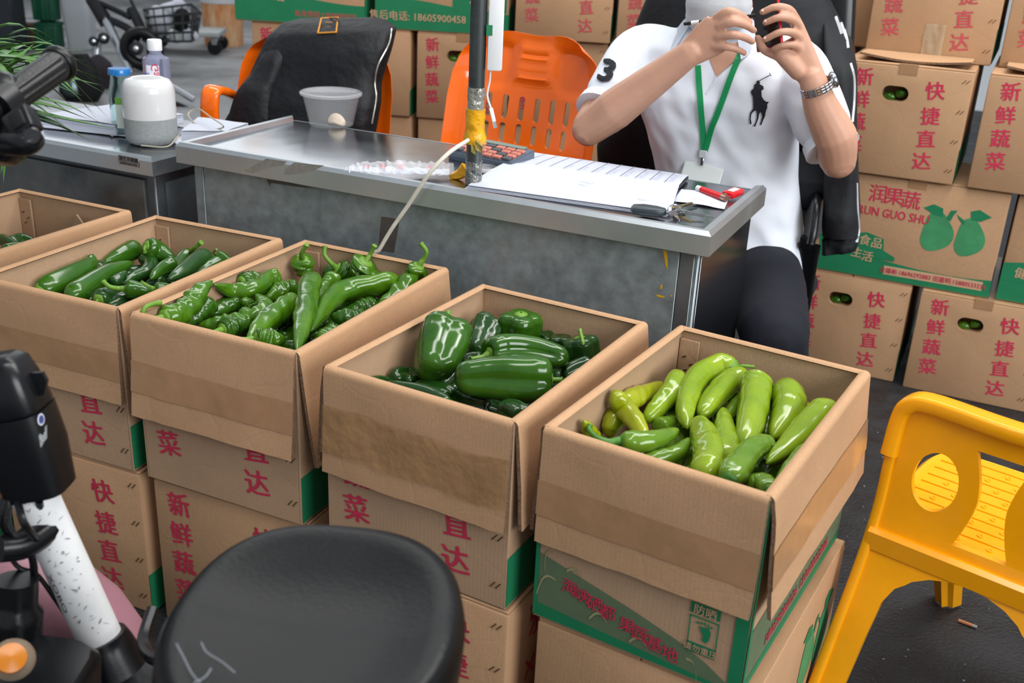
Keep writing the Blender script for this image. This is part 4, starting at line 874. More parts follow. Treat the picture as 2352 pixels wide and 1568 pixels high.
# calculator
ca = PZ(1020, 362, ZT); cu = (PZ(1150, 392, ZT)-ca).normalized(); cu = V(math.cos(-.28+.12), math.sin(-.28+.12), 0)
cc = PZ(1128, 372, ZT); cv_ = V(-cu.y, cu.x, 0)
calc = thing('calculator', 'grey desk calculator behind the pole', 'calculator', cc)
def loc(u, v, z): return cc+cu*u+cv_*v+V(0, 0, z)
Rc = Matrix((cu, cv_, V(0, 0, 1))).transposed(); tl = Matrix.Rotation(.16, 3, cu) @ Rc
CALC = mat('slate_grey_plastic', (88, 98, 112), .4); 
bm = new(); prism(bm, [loc(-.085, -.045, .002), loc(-.085, .05, .002), loc(-.085, .05, .034), loc(-.085, -.045, .020)], cu*.17); bmesh.ops.bevel(bm, geom=bm.edges[:], offset=.003, segments=2, affect='EDGES'); OBJ('case', bm, CALC, calc, smooth=40)
bm = new(); prism(bm, [loc(-.086, -.046, 0.0), loc(-.086, .051, 0.0), loc(-.086, .051, .010), loc(-.086, -.046, .008)], cu*.172); OBJ('base', bm, mat('darker_slate_plastic', (66, 76, 90), .4), calc, smooth=False)
KEY = mat('terracotta_keys', (186, 112, 96), .45); KEYG = mat('grey_keys', (70, 72, 78), .45)
for i in range(6):
    for j in range(4):
        u, v = -.066+i*.0265, -.034+j*.017; z = .021+(v+.045)/.095*.0145
        bm = new(); bx(bm, loc(u, v, z+.0015), (.022, .0135, .006), .0015, 1, R=tl); OBJ('key', bm, KEY if (i+j) % 5 else KEYG, calc, smooth=30)
bm = new(); bx(bm, loc(0, .04, .035), (.13, .016, .002), R=tl); OBJ('display', bm, mat('lcd', (120, 132, 120), .2), calc, smooth=False)
# round ink pad behind the pole
ip = PZ(1112, 402, ZT); ip.z = ZT
ink = thing('ink_pad', 'small round ink pad with a clear rim behind the pole', 'ink pad', ip)
bm = new(); lathe(bm, [(.024, 0), (.026, .003), (.026, .010), (.023, .010), (.022, .007), (.001, .007)], ip, 28); OBJ('dish', bm, BLACKP, ink, smooth=40)
bm = new(); lathe(bm, [(.027, .010), (.028, .012), (.028, .018), (.026, .019), (.026, .012)], ip, 28); OBJ('clear_rim', bm, CLEARW, ink, smooth=40)
# open ledger
la, lb, lc, ld = PZ(1075, 425, ZT+.006), PZ(1540, 490, ZT+.006), PZ(1560, 425, ZT+.014), PZ(1165, 372, ZT+.014)
le, lf = PZ(1582, 402, ZT+.012), PZ(1228, 350, ZT+.012)
led = thing('ledger', 'open ledger with handwritten columns on the counter', 'notebook', (la+lc)/2-V(0, 0, .01))
def quad(a, b, c, d, s, t): return a.lerp(b, s).lerp(d.lerp(c, s), t)
sheet(16, 8, lambda s, t: quad(la, lb, lc, ld, s, t)+V(0, 0, .004*math.sin(PI*t*.9)), PAPER, 'near_page', led)
sheet(16, 8, lambda s, t: quad(ld+V(.0, .002, 0), lc, le, lf, s, t)+V(0, 0, .002*math.sin(PI*t)), PAPER, 'far_page', led)
bm = new()
for k in range(6):
    z = -.0015*(k+1); o_ = V(-.0015*k, -.0022*k, z); poly(bm, [la+o_, lb+o_, lc+o_, ld+o_])
OBJ('page_block', bm, PAPER, led, smooth=False)
bm = new(); prism(bm, [quad(la, lb, lc, ld, s, t)+V(0, 0, -.012) for s, t in ((-.01, -.02), (1.01, -.02), (1.01, 1), (-.01, 1))], (0, 0, .002)); prism(bm, [x+V(0, 0, -.009) for x in (ld, lc, le, lf)], (0, 0, .006)); OBJ('cover', bm, mat('ledger_cover', (52, 56, 66), .6), led, smooth=False)
bm = new()
def strip(a, b, w):
    d = (b-a).normalized(); n = V(-d.y, d.x, 0)*w/2; poly(bm, [a-n, b-n, b+n, a+n])
for i in range(1, 12): s = i/12; strip(quad(ld, lc, le, lf, s, .02)+V(0, 0, .0026), quad(ld, lc, le, lf, s, .98)+V(0, 0, .0026), .0013)
OBJ('ruled_columns', bm, mat('dark_rule', (96, 98, 120), .7), led, smooth=False, recalc=False)
bm = new()
for i in range(1, 9): t = i/9.5; strip(quad(ld, lc, le, lf, .02, t)+V(0, 0, .0024), quad(ld, lc, le, lf, .98, t)+V(0, 0, .0024), .0005)
OBJ('ruled_lines', bm, INKL, led, smooth=False, recalc=False)
bm = new(); rw = random.Random(11)
def scribble(a, dx, dy, n):
    for q in range(n):
        p = a+dx*(q*1.0)+dy*rw.uniform(-.3, .3); strip(p, p+dx*.8+dy*rw.uniform(-.9, .9), .0008); strip(p+dx*.3, p+dx*.5+dy*rw.uniform(-1, 1), .0008)
U_ = (lc-ld).normalized(); W_ = (lf-ld).normalized()
for c in range(4, 12):
    for q in range(1+c//2): t = .1+.12*q; scribble(quad(ld, lc, le, lf, (c+.15)/12, t)+V(0, 0, .003), U_*.0022, W_*.003, 5 if c > 6 else 3)
scribble(quad(la, lb, lc, ld, .50, .55)+V(0, 0, .0055), U_*.0035, W_*.004, 9); scribble(quad(la, lb, lc, ld, .50, .45)+V(0, 0, .0055), U_*.0035, W_*.004, 6); scribble(quad(la, lb, lc, ld, .82, .25)+V(0, 0, .005), U_*.003, W_*.006, 9)
OBJ('handwriting', bm, INK, led, smooth=False, recalc=False)
# slip, lighter, card, keys
sl = thing('paper_slip', 'creased paper slip under the red lighter', 'paper', PZ(1600, 460, ZT))
P4 = [PZ(1546, 462, ZT+.002), PZ(1664, 480, ZT+.002), PZ(1676, 450, ZT+.003), PZ(1565, 434, ZT+.004)]
sheet(10, 6, lambda s, t: quad(*P4, s, t)+V(0, 0, .002*math.sin(PI*s)+wob((s*3, t*3, 2), 1, .002)), PAPER, 'sheet', sl)
bm = new()
for q in range(2): scribble(quad(*P4, .3, .22+.12*q)+V(0, 0, .004), U_*.003, W_*.002, 10)
OBJ('red_print', bm, REDL, sl, smooth=False, recalc=False)
RP = mat('red_gloss_plastic', (206, 26, 34), .15, coat=.3)
a, b = PZ(1602, 432, ZT+.010), PZ(1668, 456, ZT+.010); lg = thing('lighter', 'red disposable lighter lying on the paper slip', 'lighter', (a+b)/2-V(0, 0, .008))
d = (b-a).normalized(); bm = new(); tube(bm, [a.lerp(b, .15), a.lerp(b, .85)], .0072, 14, 4); OBJ('fuel_body', bm, RP, lg); bm = new(); tube(bm, [a, a.lerp(b, .15)], .0065, 12, 3); OBJ('base_cap', bm, WHITEP, lg)
bm = new(); tube(bm, [a.lerp(b, .85), b], .0068, 12, 3); bx(bm, b-d*.004+V(0, 0, .007), (.006, .005, .005)); OBJ('metal_head', bm, mat('lighter_metal', (190, 150, 130), .25, metal=.9), lg)
a, b = PZ(1662, 452, ZT+.008), PZ(1706, 434, ZT+.014); cdm = (a+b)/2; d = (b-a).normalized(); n_ = V(-d.y, d.x, 0)
cp = thing('red_fob', 'glossy red packet with white print beside the rim corner', 'packet', cdm-V(0, 0, .008))
Rk = Matrix((d, n_, d.cross(n_))).transposed(); bm = new(); bx(bm, cdm, (.042, .026, .012), .002, 2, R=Rk); OBJ('case', bm, RP, cp)
bm = new(); bx(bm, cdm+V(0, 0, .0068), (.026, .014, .001), R=Rk); OBJ('label', bm, mat('pink_label', (230, 190, 190), .4), cp, smooth=False)
k0 = PZ(1490, 483, ZT+.012); kt = thing('key_bunch', 'bunch of keys with a grey car key fob at the counter corner', 'keys', k0-V(0, 0, .012))
ku = (PZ(1530, 487, ZT+.012)-k0).normalized(); kn = V(-ku.y, ku.x, 0)
bm = new(); loft(bm, [superring(k0+ku*u+V(0, 0, 0), kn, (0, 0, 1), w, h_, 3, 16) for u, w, h_ in ((-.034, .006, .004), (-.030, .014, .008), (-.01, .017, .010), (.015, .015, .009), (.030, .010, .007), (.034, .005, .004))]); OBJ('car_key_fob', bm, mat('dark_fob_plastic', (46, 56, 60), .35), kt)
bm = new(); kr = k0+ku*.048; tube(bm, [kr+ku*(.012*math.cos(t))+V(0, 0, .012*math.sin(t)+.004) for t in [2*PI*i/20 for i in range(21)]], .0012, 6); OBJ('split_ring', bm, CHROME, kt)
rk = random.Random(4); BRASS = mat('brass', (176, 150, 96), .3, metal=1); KS = mat('nickel_key', (176, 176, 180), .25, metal=1)
for i, (px, py, ex_, ey_, m) in enumerate(((1545, 480, 1600, 470, KS), (1550, 486, 1618, 498, KS), (1552, 478, 1588, 466, BRASS), (1548, 490, 1590, 512, BRASS), (1542, 488, 1562, 508, KS), (1556, 482, 1640, 500, KS))):
    a = PZ(px, py, ZT+.006+.002*i); b = PZ(ex_, ey_, ZT+.003+.0015*i); d = (b-a).normalized(); n_ = V(-d.y, d.x, 0); L = (b-a).length
    pr = [a+n_*.009, a+d*.012+n_*.010, a+d*.016+n_*.004, a+d*(L*.6)+n_*.004, a+d*(L*.7)+n_*.002, a+d*(L*.8)+n_*.004, a+d*L, a+d*L-n_*.003, a+d*.016-n_*.004, a+d*.012-n_*.010, a-n_*.009, a-d*.004]
    bm = new(); prism(bm, pr, (0, 0, .002)); OBJ('key', bm, m, kt, smooth=30)
a = PZ(1545, 487, ZT+.014); b = PZ(1568, 496, ZT+.010); bm = new(); bx(bm, (a+b)/2, (.028, .014, .005), .002, 2, R=Matrix.Rotation(-.4, 3, 'Z')); OBJ('key_tag', bm, BLACKP, kt)
# ---- left counter: speaker, bottles, adapter, papers
ZL = H2
def upright(px, py): p = PZ(px, py, ZL); p.z = ZL; return p
sp = upright(350, 326); kk = pxm(sp); Rs = 58*kk; Hs = 158*kk*.93
spk = thing('smart_speaker', 'rounded speaker with white top and grey fabric base', 'speaker', sp)
bm = new(); lathe(bm, [(Rs*.80, 0), (Rs*.90, .004), (Rs*.98, .012), (Rs, .022), (Rs, Hs*.40)], sp, 40); OBJ('fabric_base', bm, mat('grey_speaker_fabric', (148, 152, 152), .9, var=.15, vs=160, bump=.3, bs=900), spk, smooth=50)
bm = new(); lathe(bm, [(Rs*1.002, Hs*.40), (Rs*1.002, Hs*.44), (Rs, Hs*.78), (Rs*.95, Hs*.89), (Rs*.82, Hs*.965), (Rs*.60, Hs*.992), (Rs*.575, Hs*.985), (Rs*.52, Hs*.985), (Rs*.001, Hs*.985)], sp, 48); OBJ('white_shell', bm, mat('gloss_white_shell', (208, 208, 208), .18, var=.03, vs=14, coat=.3), spk, smooth=50)
pts = [sp+V(.02, -Rs+.004, .004), PZ(385, 336, ZL+.004), PZ(420, 306, ZL+.02), PZ(500, 296, ZL+.03), PZ(512, 288, ZL+.05), PZ(485, 270, ZL+.055), PZ(455, 250, ZL+.06), PZ(432, 262, ZL+.045), PZ(450, 284, ZL+.03), PZ(500, 296, ZL+.02), PZ(520, 300, ZL+.01)]
bm = new(); tube(bm, pts, .0018, 7, 70); tag(OBJ('speaker_cable', bm, mat('beige_cable', (176, 168, 152), .5)), 'thin beige cable looping from the speaker over the papers', 'cable')
gb = upright(287, 308); kg = pxm(gb); rg_ = 27*kk; hg = 160*kk
gl = thing('glass_bottle', 'empty glass bottle with a blue lid behind the speaker', 'bottle', gb)
bm = new(); lathe(bm, [(rg_*.9, 0), (rg_, .004), (rg_*1.05, hg*.3), (rg_, hg*.62), (rg_*.78, hg*.80), (rg_*.74, hg*.87), (rg_*.68, hg*.87), (rg_*.70, hg*.79), (rg_*.93, hg*.61), (rg_*.97, hg*.3), (rg_*.92, .007), (.001, .006)], gb, 32); OBJ('glass', bm, GLASS, gl, smooth=50)
bm = new(); lathe(bm, [(rg_*.86, hg*.86), (rg_*.94, hg*.865), (rg_*.94, hg*.93), (rg_*.88, hg*.95), (.001, hg*.95)], gb, 32); OBJ('lid', bm, mat('blue_lid', (22, 110, 178), .25, coat=.4), gl, smooth=40)
fc = V(-FWD.x, -FWD.y, 0).normalized(); fs_ = V(-fc.y, fc.x, 0)*-1
def wrap(par, c, r, z0, z1, a0, a1, m, nm, n=14):
    f0 = math.atan2(fc.y, fc.x); bm = new(); A = [c+V(r*math.cos(f0+a0+(a1-a0)*i/n), r*math.sin(f0+a0+(a1-a0)*i/n), z0) for i in range(n+1)]
    lo = [bm.verts.new(p) for p in A]; hi = [bm.verts.new(p+V(0, 0, z1-z0)) for p in A]
    for i in range(n): bm.faces.new((lo[i], lo[i+1], hi[i+1], hi[i]))
    return OBJ(nm, bm, m, par, smooth=60)
wrap(gl, gb, rg_*1.055, hg*.12, hg*.46, -.2, 1.0, mat('white_label', (214, 222, 214), .5), 'label'); wrap(gl, gb, rg_*1.058, hg*.46, hg*.56, -.2, 1.0, mat('green_label', (110, 168, 70), .5), 'label')
wb_ = upright(368, 262); rw_ = 33*kk; hw_ = 178*kk*1.05
wt = thing('water_bottle', 'clear water bottle with a white cap behind the speaker', 'bottle', wb_)
BW = mat('bluish_bottle_plastic', (208, 212, 240), .04, trans=.85, ior=1.15)
bm = new(); lathe(bm, [(rw_*.9, 0), (rw_, .005), (rw_, hw_*.72), (rw_*.95, hw_*.76), (rw_*.6, hw_*.79), (rw_*.46, hw_*.82), (rw_*.46, hw_*.88), (.001, hw_*.88)], wb_, 32); OBJ('bottle_body', bm, BW, wt, smooth=40)
bm = new(); lathe(bm, [(rw_*.54, hw_*.86), (rw_*.55, hw_*.985), (rw_*.50, hw_), (.001, hw_)], wb_, 32); OBJ('cap', bm, WHITEP, wt, smooth=40)
wrap(wt, wb_, rw_*1.01, hw_*.30, hw_*.68, -.5, .5, mat('bottle_label', (238, 236, 246), .4), 'label')
bm = new(); add_text(bm, 'Ganten', .030, wb_+fc*(rw_*1.05)+V(0, 0, hw_*.49)-fs_*.008, V(0, 0, -1), fs_, 0.0); OBJ('label_print', bm, mat('label_red', (214, 30, 70), .5), wt, smooth=False, recalc=False)
bm = new(); add_text(bm, '百岁山', .017, wb_+fc*(rw_*1.02)+V(0, 0, hw_*.47)+fs_*.016, V(0, 0, -1), fs_, 0.0); OBJ('label_print', bm, mat('label_blue', (70, 60, 150), .5), wt, smooth=False, recalc=False)
ad = PZ(145, 275, ZL+.012); adp = thing('power_adapter', 'white power adapter brick on the left counter', 'adapter', ad-V(0, 0, .012))
bm = new(); bx(bm, ad, (.082, .036, .024), .004, 2, R=Matrix.Rotation(-.05, 3, 'Z')); OBJ('brick', bm, WHITEP, adp); bm = new(); bx(bm, ad+V(.047, -.002, 0), (.014, .01, .008), .002, 1); OBJ('strain_relief', bm, WHITEP, adp)
pts = [ad+V(.054, -.002, 0), PZ(215, 282, ZL+.012), PZ(236, 298, ZL+.004), PZ(258, 312, ZL+.003)]; bm = new(); tube(bm, pts, .0018, 7, 20); OBJ('lead', bm, mat('beige_cable', (176, 168, 152), .5), adp)
def papers(nm, lab, P, h_, n=5, curl=0.):
    t = thing(nm, lab, 'papers', (P[0]+P[2])/2-V(0, 0, h_))
    for k in range(n):
        z = -h_+h_*(k+1)/n; o_ = V(wob((k, 1, 2), 1.7, .01), wob((k, 4, 2), 1.7, .008), z)
        sheet(12, 6, lambda s, q: quad(*P, s, q)+o_+V(0, 0, curl*max(0, s-.55)**2*(2+k)+wob((s*2, q*2, k), 1, .002)), PAPER, 'sheet', t)
    bm = new(); prism(bm, [x-V(0, 0, h_) for x in P], (0, 0, h_*.92)); OBJ('paper_stack', bm, PAPER, t, smooth=False); return t
papers('notebook_stack', 'loose stack of white notebooks behind the glass bottle', [PZ(95, 262, ZL+.03), PZ(262, 286, ZL+.03), PZ(420, 262, ZL+.03), PZ(270, 236, ZL+.03)], .028, 5)
papers('folded_papers', 'curled white papers between the speaker and the large counter', [PZ(415, 300, ZL+.03), PZ(520, 300, ZL+.03), PZ(570, 282, ZL+.03), PZ(455, 268, ZL+.03)], .028, 4, .0)
papers('flat_sheets', 'flat sheets of paper under the white adapter', [PZ(60, 286, ZL+.004), PZ(300, 312, ZL+.004), PZ(345, 280, ZL+.004), PZ(150, 258, ZL+.004)], .003, 2)
# bunch of long green leaves at the far left
LEAF = mat('garlic_leaf', (44, 96, 36), .4, col2=(84, 130, 50), vs=14); rl = random.Random(21)
lv0 = PZ(-120, 300, ZL+.05); lb = thing('leaf_bunch', 'bunch of long green garlic leaves spilling over the left counter', 'leaves', PZ(-100, 320, ZL))
spec = [(430 if k < 1 else rl.uniform(40, 250), rl.uniform(85, 330), rl.uniform(-120, 0), rl.uniform(90, 250)) for k in range(46)]
spec[:8] = [(265, 296, -60, 240), (235, 330, -80, 250), (120, 100, -100, 110), (75, 100, -120, 90), (120, 126, -120, 130), (245, 290, -20, 230), (160, 258, -60, 190), (210, 326, -40, 260)]
for k, (tx, ty, sx_, sy_) in enumerate(spec):
    dd = 1.95+rl.uniform(-.25, .25) if k > 7 else 1.98
    a, b = PD(sx_, sy_, dd-.05), PD(tx, ty, dd+.05); mid = a.lerp(b, .55)+V(0, 0, rl.uniform(.0, .05)); base_ = PZ(-175, 345, ZL+.012)+V(rl.uniform(-.02, .02), rl.uniform(0, .04), rl.uniform(0, .02)); q = spline([base_, base_.lerp(a, .75)+V(0, 0, .03), mid, b], 12); wdt = rl.uniform(.011, .019)
    if b.z < ZL+.006: b.z = ZL+.006
    bm = new(); L1, L2, C1 = [], [], []
    for i, p in enumerate(q):
        s = i/12; t_ = (q[min(i+1, 12)]-q[max(i-1, 0)]).normalized(); n_ = t_.cross(V(0, 0, 1)).normalized(); w_ = wdt*(1-s**2.2)*(.6+.4*min(1, s*4))+.0004
        p = V(p.x, p.y, max(p.z, ZL+.004)) if p.y > Y2 and p.x < X2 else p
        L1.append(bm.verts.new(p+n_*w_)); C1.append(bm.verts.new(p-V(0, 0, w_*.35))); L2.append(bm.verts.new(p-n_*w_))
    for i in range(12): bm.faces.new((L1[i], L1[i+1], C1[i+1], C1[i])); bm.faces.new((C1[i], C1[i+1], L2[i+1], L2[i]))
    OBJ('leaf', bm, LEAF, lb, smooth=60)
for k, (tx, ty) in enumerate(((8, 420), (20, 380), (2, 400))):
    a, b = PD(12, 330, 1.82), PD(tx, ty, 1.80); bm = new(); n_ = RIGHT*.006; poly(bm, [a-n_, a+n_, b]); OBJ('leaf', bm, LEAF, lb, smooth=False)
# cigarette stub on the floor
a, b = PZ(2201, 1424, .004), PZ(2244, 1440, .004); cg = thing('cigarette_stub', 'cigarette stub on the black floor under the yellow chair', 'cigarette', (a+b)/2-V(0, 0, .004))
bm = new(); tube(bm, [a, a.lerp(b, .75)], .0035, 10, 3); OBJ('filter', bm, mat('filter_paper', (190, 120, 80), .8), cg); bm = new(); tube(bm, [a.lerp(b, .75), b], .0034, 10, 3); OBJ('ash', bm, mat('ash', (150, 146, 142), .9), cg)
# ------------------------------------------------------------------ orange chairs
def bool_cut(o, cutters):
    for c in cutters:
        m = o.modifiers.new('cut', 'BOOLEAN'); m.object = c; m.operation = 'DIFFERENCE'; m.solver = 'EXACT'
    bake(o, 50)
    for c in cutters: bpy.data.objects.remove(c)
def orange_chair(loc, yaw, label, arms=False, zt=.90, hw=.235, zs=.42):
    """faces -y locally; origin on the floor under the seat back"""
    t = thing('plastic_chair', label, 'chair', loc, yaw, 'orange plastic chairs behind the counter', local=True)
    H_ = zt-zs; lean = .20
    def S(u, v, off=0.):
        # u -1..1 across, v 0..1 up; rounded shoulders and a dip in the top
        wv = interp([(0, .9), (.35, 1.0), (.70, 1.0), (.82, .97), (.91, .90), (.96, .82), (1, .70)], v); top = 1-.028*math.exp(-(u/.5)**2)
        x = hw*wv*u; z = zs+H_*v*(top if v > .8 else 1+(top-1)*max(0, (v-.4)/.4)); z -= .035*abs(u)**3*(v**4)
        y = lean*v*H_*1.0-.055*(1-u*u)*0+.055*u*u*-1*(1-.2*v)
        # pressed relief
        r = 0
        d = max(abs(u)/.27, abs(v-.87)/.09); r += .008*max(0, min(1, (1-d)*6))
        r += .003*math.sin(v*150)*(1 if abs(u) < .22 and .80 < v < .93 else 0)
        for s in (-1, 1):
            d = ((abs(u-s*.58)/.27)**4+(abs(v-.84)/.11)**4)**.25; r -= .009*max(0, min(1, (1-d)*7))
        r += .012*max(0, (abs(u)-.86)/.14)+.012*max(0, (v-.93)/.07)
        return V(x, y-r-off, z)
    bm = new(); nu, nv = 48, 56; fr_ = [[bm.verts.new(S(-1+2*i/nu, j/nv)) for j in range(nv+1)] for i in range(nu+1)]; bk = [[bm.verts.new(S(-1+2*i/nu, j/nv, -.006)) for j in range(nv+1)] for i in range(nu+1)]
    for i in range(nu):
        for j in range(nv): bm.faces.new((fr_[i][j], fr_[i+1][j], fr_[i+1][j+1], fr_[i][j+1])); bm.faces.new((bk[i][j], bk[i][j+1], bk[i+1][j+1], bk[i+1][j]))
    for i in range(nu):
        for j in (0, nv): bm.faces.new((fr_[i][j], fr_[i+1][j], bk[i+1][j], bk[i][j]))
    for j in range(nv):
        for i in (0, nu): bm.faces.new((fr_[i][j], fr_[i][j+1], bk[i][j+1], bk[i][j]))
    b = OBJ('backrest', bm, ORANGE, t, smooth=50)
    cut = []
    for r0, vc, hh in ((0, .655, .032), (1, .535, .026)):
        for i in range(6):
            u = -.525+i*.21; p = S(u, vc); bm = new(); ww = .0085; pr = []
            for k in range(9): a = PI*k/8; pr.append(V(p.x+ww*math.cos(a), p.y-.05, p.z+hh-ww+ww*math.sin(a)))
            for k in range(9): a = PI+PI*k/8; pr.append(V(p.x+ww*math.cos(a), p.y-.05, p.z-hh+ww+ww*math.sin(a)))
            prism(bm, pr, (0, .12, 0)); cut.append(OBJ('cutter', bm, ORANGE, t, smooth=False))
    bool_cut(b, cut)
    bm = new(); loft(bm, [superring((0, -.13, z), (1, 0, 0), (0, 1, 0), w, d_, 4, 40) for z, w, d_ in ((zs-.03, hw*.95, .135), (zs-.005, hw*.98, .145), (zs, hw*.96, .14), (zs-.008, hw*.85, .12), (zs-.012, hw*.3, .05))]); OBJ('seat', bm, ORANGE, t, smooth=50)
    for sx in (-1, 1):
        for sy, y0 in ((-1, -.20), (1, -.04)):
            bm = new(); loft(bm, [superring((sx*(hw*.80+.02*(1-s)), y0+sy*.04*(1-s), (zs-.02)*s), (1, 0, 0), (0, 1, 0), .020+.008*s, .020+.008*s, 4, 16) for s in (0, .5, 1)]); OBJ('leg', bm, ORANGE, t, smooth=50)
    if arms:
        # moulded arm on the open side: front post, then back to the shell
        iv = Matrix.Rotation(-yaw, 3, 'Z'); lo = lambda p: iv @ (p-V(loc[0], loc[1], 0))
        wpt = [V(0, 0, 0)+PY(487, 330, 2.34)-V(0, 0, .2), PY(484, 300, 2.34), PY(482, 235, 2.34), PY(490, 207, 2.36), PY(520, 212, 2.44), PY(560, 232, 2.54), PY(610, 255, 2.64)]
        q = spline([lo(p) for p in wpt], 34); bm = new(); rings = [[p+u*(.013*math.copysign(abs(math.cos(2*PI*j/16))**.6, math.cos(2*PI*j/16)))+w*(.026*math.copysign(abs(math.sin(2*PI*j/16))**.6, math.sin(2*PI*j/16))) for j in range(16)] for p, (T, u, w) in zip(q, frames(q, (0, -1, 0)))]
        loft(bm, rings); OBJ('armrest', bm, ORANGE, t, smooth=50)
    return t
_tp = PY(1205, 85, 2.62); _l = PY(1005, 310, 2.52); _r2 = PY(1392, 170, 2.56)
zc = PY(1200, 88, 2.62).z
orange_chair((PY(1195, 200, 2.55).x, 2.53, 0), math.radians(-2), 'orange plastic chair in the middle with slots in its back', zt=zc+.025, hw=.225)
orange_chair((PY(735, 150, 2.6).x+.0, 2.56, 0), math.radians(16), 'orange plastic armchair draped with a black jacket', arms=True, zt=PY(760, 60, 2.64).z-.012, hw=.235)
from mathutils.bvhtree import BVHTree
def meshtree(objs):
    vs_, fs = [], []
    for o in objs:
        off = len(vs_); vs_ += [v.co+WL[o] for v in o.data.vertices]; fs += [[i+off for i in p.vertices] for p in o.data.polygons]
    return BVHTree.FromPolygons(vs_, fs)
def surf(tree, P, off):
    d = (P-CAM).normalized(); h = tree.ray_cast(CAM, d); return P if h[0] is None else h[0]-d*off
# ------------------------------------------------------------------ black jacket on the left chair
def drape(name, rows, m, parent=None, n=36, e=3., amp=.010, sc=7, seed=0, dens=36):
    """rows: (left px, right px, row y px, Y plane, half depth) from top to bottom"""
    R = []
    pts = [(PY(l, yl, Y), PY(r, yr, Y), dp) for l, yl, r, yr, Y, dp in rows]
    for k in range(dens+1):
        t = k/dens*(len(pts)-1); i = min(int(t), len(pts)-2); t -= i; s = t*t*(3-2*t) if False else t
        L = pts[i][0].lerp(pts[i+1][0], s); Rr = pts[i][1].lerp(pts[i+1][1], s); dp = pts[i][2]+(pts[i+1][2]-pts[i][2])*s
        ax = (Rr-L); hw = ax.length/2; ax.normalize(); ay = V(-ax.y, ax.x, 0).normalized(); ring = []
        for p in superring((L+Rr)/2, ax, ay, hw, dp, e, n):
            w_ = wob(p, sc, amp, seed)+wob(V(p.x*1.6, p.y, p.z*.6), sc*2.2, amp*.45, seed+5); d_ = (p-(L+Rr)/2); d_.normalize(); ring.append(p+ay*w_*-1+d_*w_*.3)
        R.append(ring)
    bm = new(); loft(bm, R); return OBJ(name, bm, m, parent, smooth=70)
jk = thing('black_jacket', 'black zip jacket hung over the left orange chair', 'jacket', PY(720, 280, 2.55)-V(0, 0, .05))
drape('jacket_shell', [(690, 42, 868, 40, 2.62, .012), (655, 52, 890, 52, 2.60, .045), (632, 78, 903, 66, 2.57, .062), (606, 130, 892, 110, 2.54, .066), (580, 185, 868, 185, 2.52, .07), (548, 235, 866, 240, 2.50, .075), (530, 270, 858, 284, 2.49, .08), (520, 330, 845, 350, 2.48, .08)], JACKET, jk, amp=.016, sc=6, seed=2)
drape('sleeve', [(640, 75, 690, 60, 2.56, .02), (600, 140, 668, 130, 2.50, .045), (562, 205, 640, 200, 2.46, .055), (530, 268, 636, 272, 2.44, .055), (520, 320, 630, 330, 2.43, .05)], JACKET, jk, amp=.016, sc=8, seed=9, n=24)
bm = new(); zp = [PY(899, 66, 2.505), PY(893, 100, 2.48), PY(868, 150, 2.455), PY(861, 190, 2.44), PY(864, 225, 2.43), PY(854, 284, 2.42)]; JT = meshtree([o for o in jk.children if o.type == 'MESH']); zp = [surf(JT, p, .001) for p in spline(zp, 30)]; tube(bm, zp, .0028, 6); OBJ('zip', bm, mat('zip_metal', (170, 168, 160), .3, metal=.8), jk)
bm = new(); yb = 2.545-.03
lab_o = [surf(JT, p, .006) for p in (PY(738, 42, 2.555), PY(776, 40, 2.555), PY(772, 74, 2.485), PY(730, 76, 2.485))]
for a, b in zip(lab_o, lab_o[1:]+lab_o[:1]): tube(bm, [surf(JT, a.lerp(b, k/6), .003) for k in range(7)], .0024, 6)
OBJ('label_border', bm, mat('gold_thread', (206, 138, 40), .6), jk)
U_ = (lab_o[1]-lab_o[0]).normalized(); W2_ = (lab_o[0]-lab_o[3]).normalized(); cen = surf(JT, (lab_o[0]+lab_o[2])/2, .008)
bm = new(); add_text(bm, 'PINAI', .022, cen+W2_*.028+V(0, -.004, 0), U_, W2_); add_text(bm, 'JEANS BRAND', .0065, cen-W2_*.012+V(0, -.004, 0), U_, W2_); OBJ('label_lettering', bm, mat('gold_thread', (206, 138, 40), .6), jk, smooth=False, recalc=False)
# ------------------------------------------------------------------ office chair and track jacket
oc = thing('office_chair', 'black office chair with curved arms under the seated man', 'chair', (-.60, 2.78, 0))
YC = 2.86
def PYv(px, py, Y): return PY(px, py, Y)
bm = new(); rb = [superring((-.66, YC+.04*((z-.5)/.6), z), (1, 0, 0), (0, 1, 0), w, .035, 3.5, 32) for z, w in ((.50, .20), (.56, .235), (.75, .25), (1.0, .25), (1.12, .235), (1.2, .2), (1.23, .12))]; loft(bm, rb); OBJ('backrest', bm, BLACKP, oc, smooth=50)
bm = new(); loft(bm, [superring((-.62, 2.62, z), (1, 0, 0), (0, 1, 0), w, w*.95, 3.5, 36) for z, w in ((.37, .20), (.385, .235), (.42, .245), (.44, .235), (.448, .2))]); OBJ('seat', bm, mat('navy_seat_fabric', (20, 24, 36), .85), oc, smooth=50)
bm = new(); tube(bm, [V(-.62, 2.64, .08), V(-.62, 2.64, .38)], .028, 16); OBJ('gas_column', bm, BLACKM, oc)
for k in range(5):
    a = 2*PI*k/5+.3; e = V(-.62+.28*math.cos(a), 2.64+.28*math.sin(a), .07); bm = new(); tube(bm, [V(-.62, 2.64, .10), e], lambda s: .026-.01*s, 10, 4); OBJ('base_spoke', bm, BLACKP, oc)
    bm = new(); lathe(bm, [(.001, -.012), (.028, -.012), (.03, -.008), (.03, .008), (.028, .012), (.001, .012)], e-V(0, 0, .04), 18, (math.sin(a), -math.cos(a), 0)); OBJ('caster', bm, BLACKP, oc)
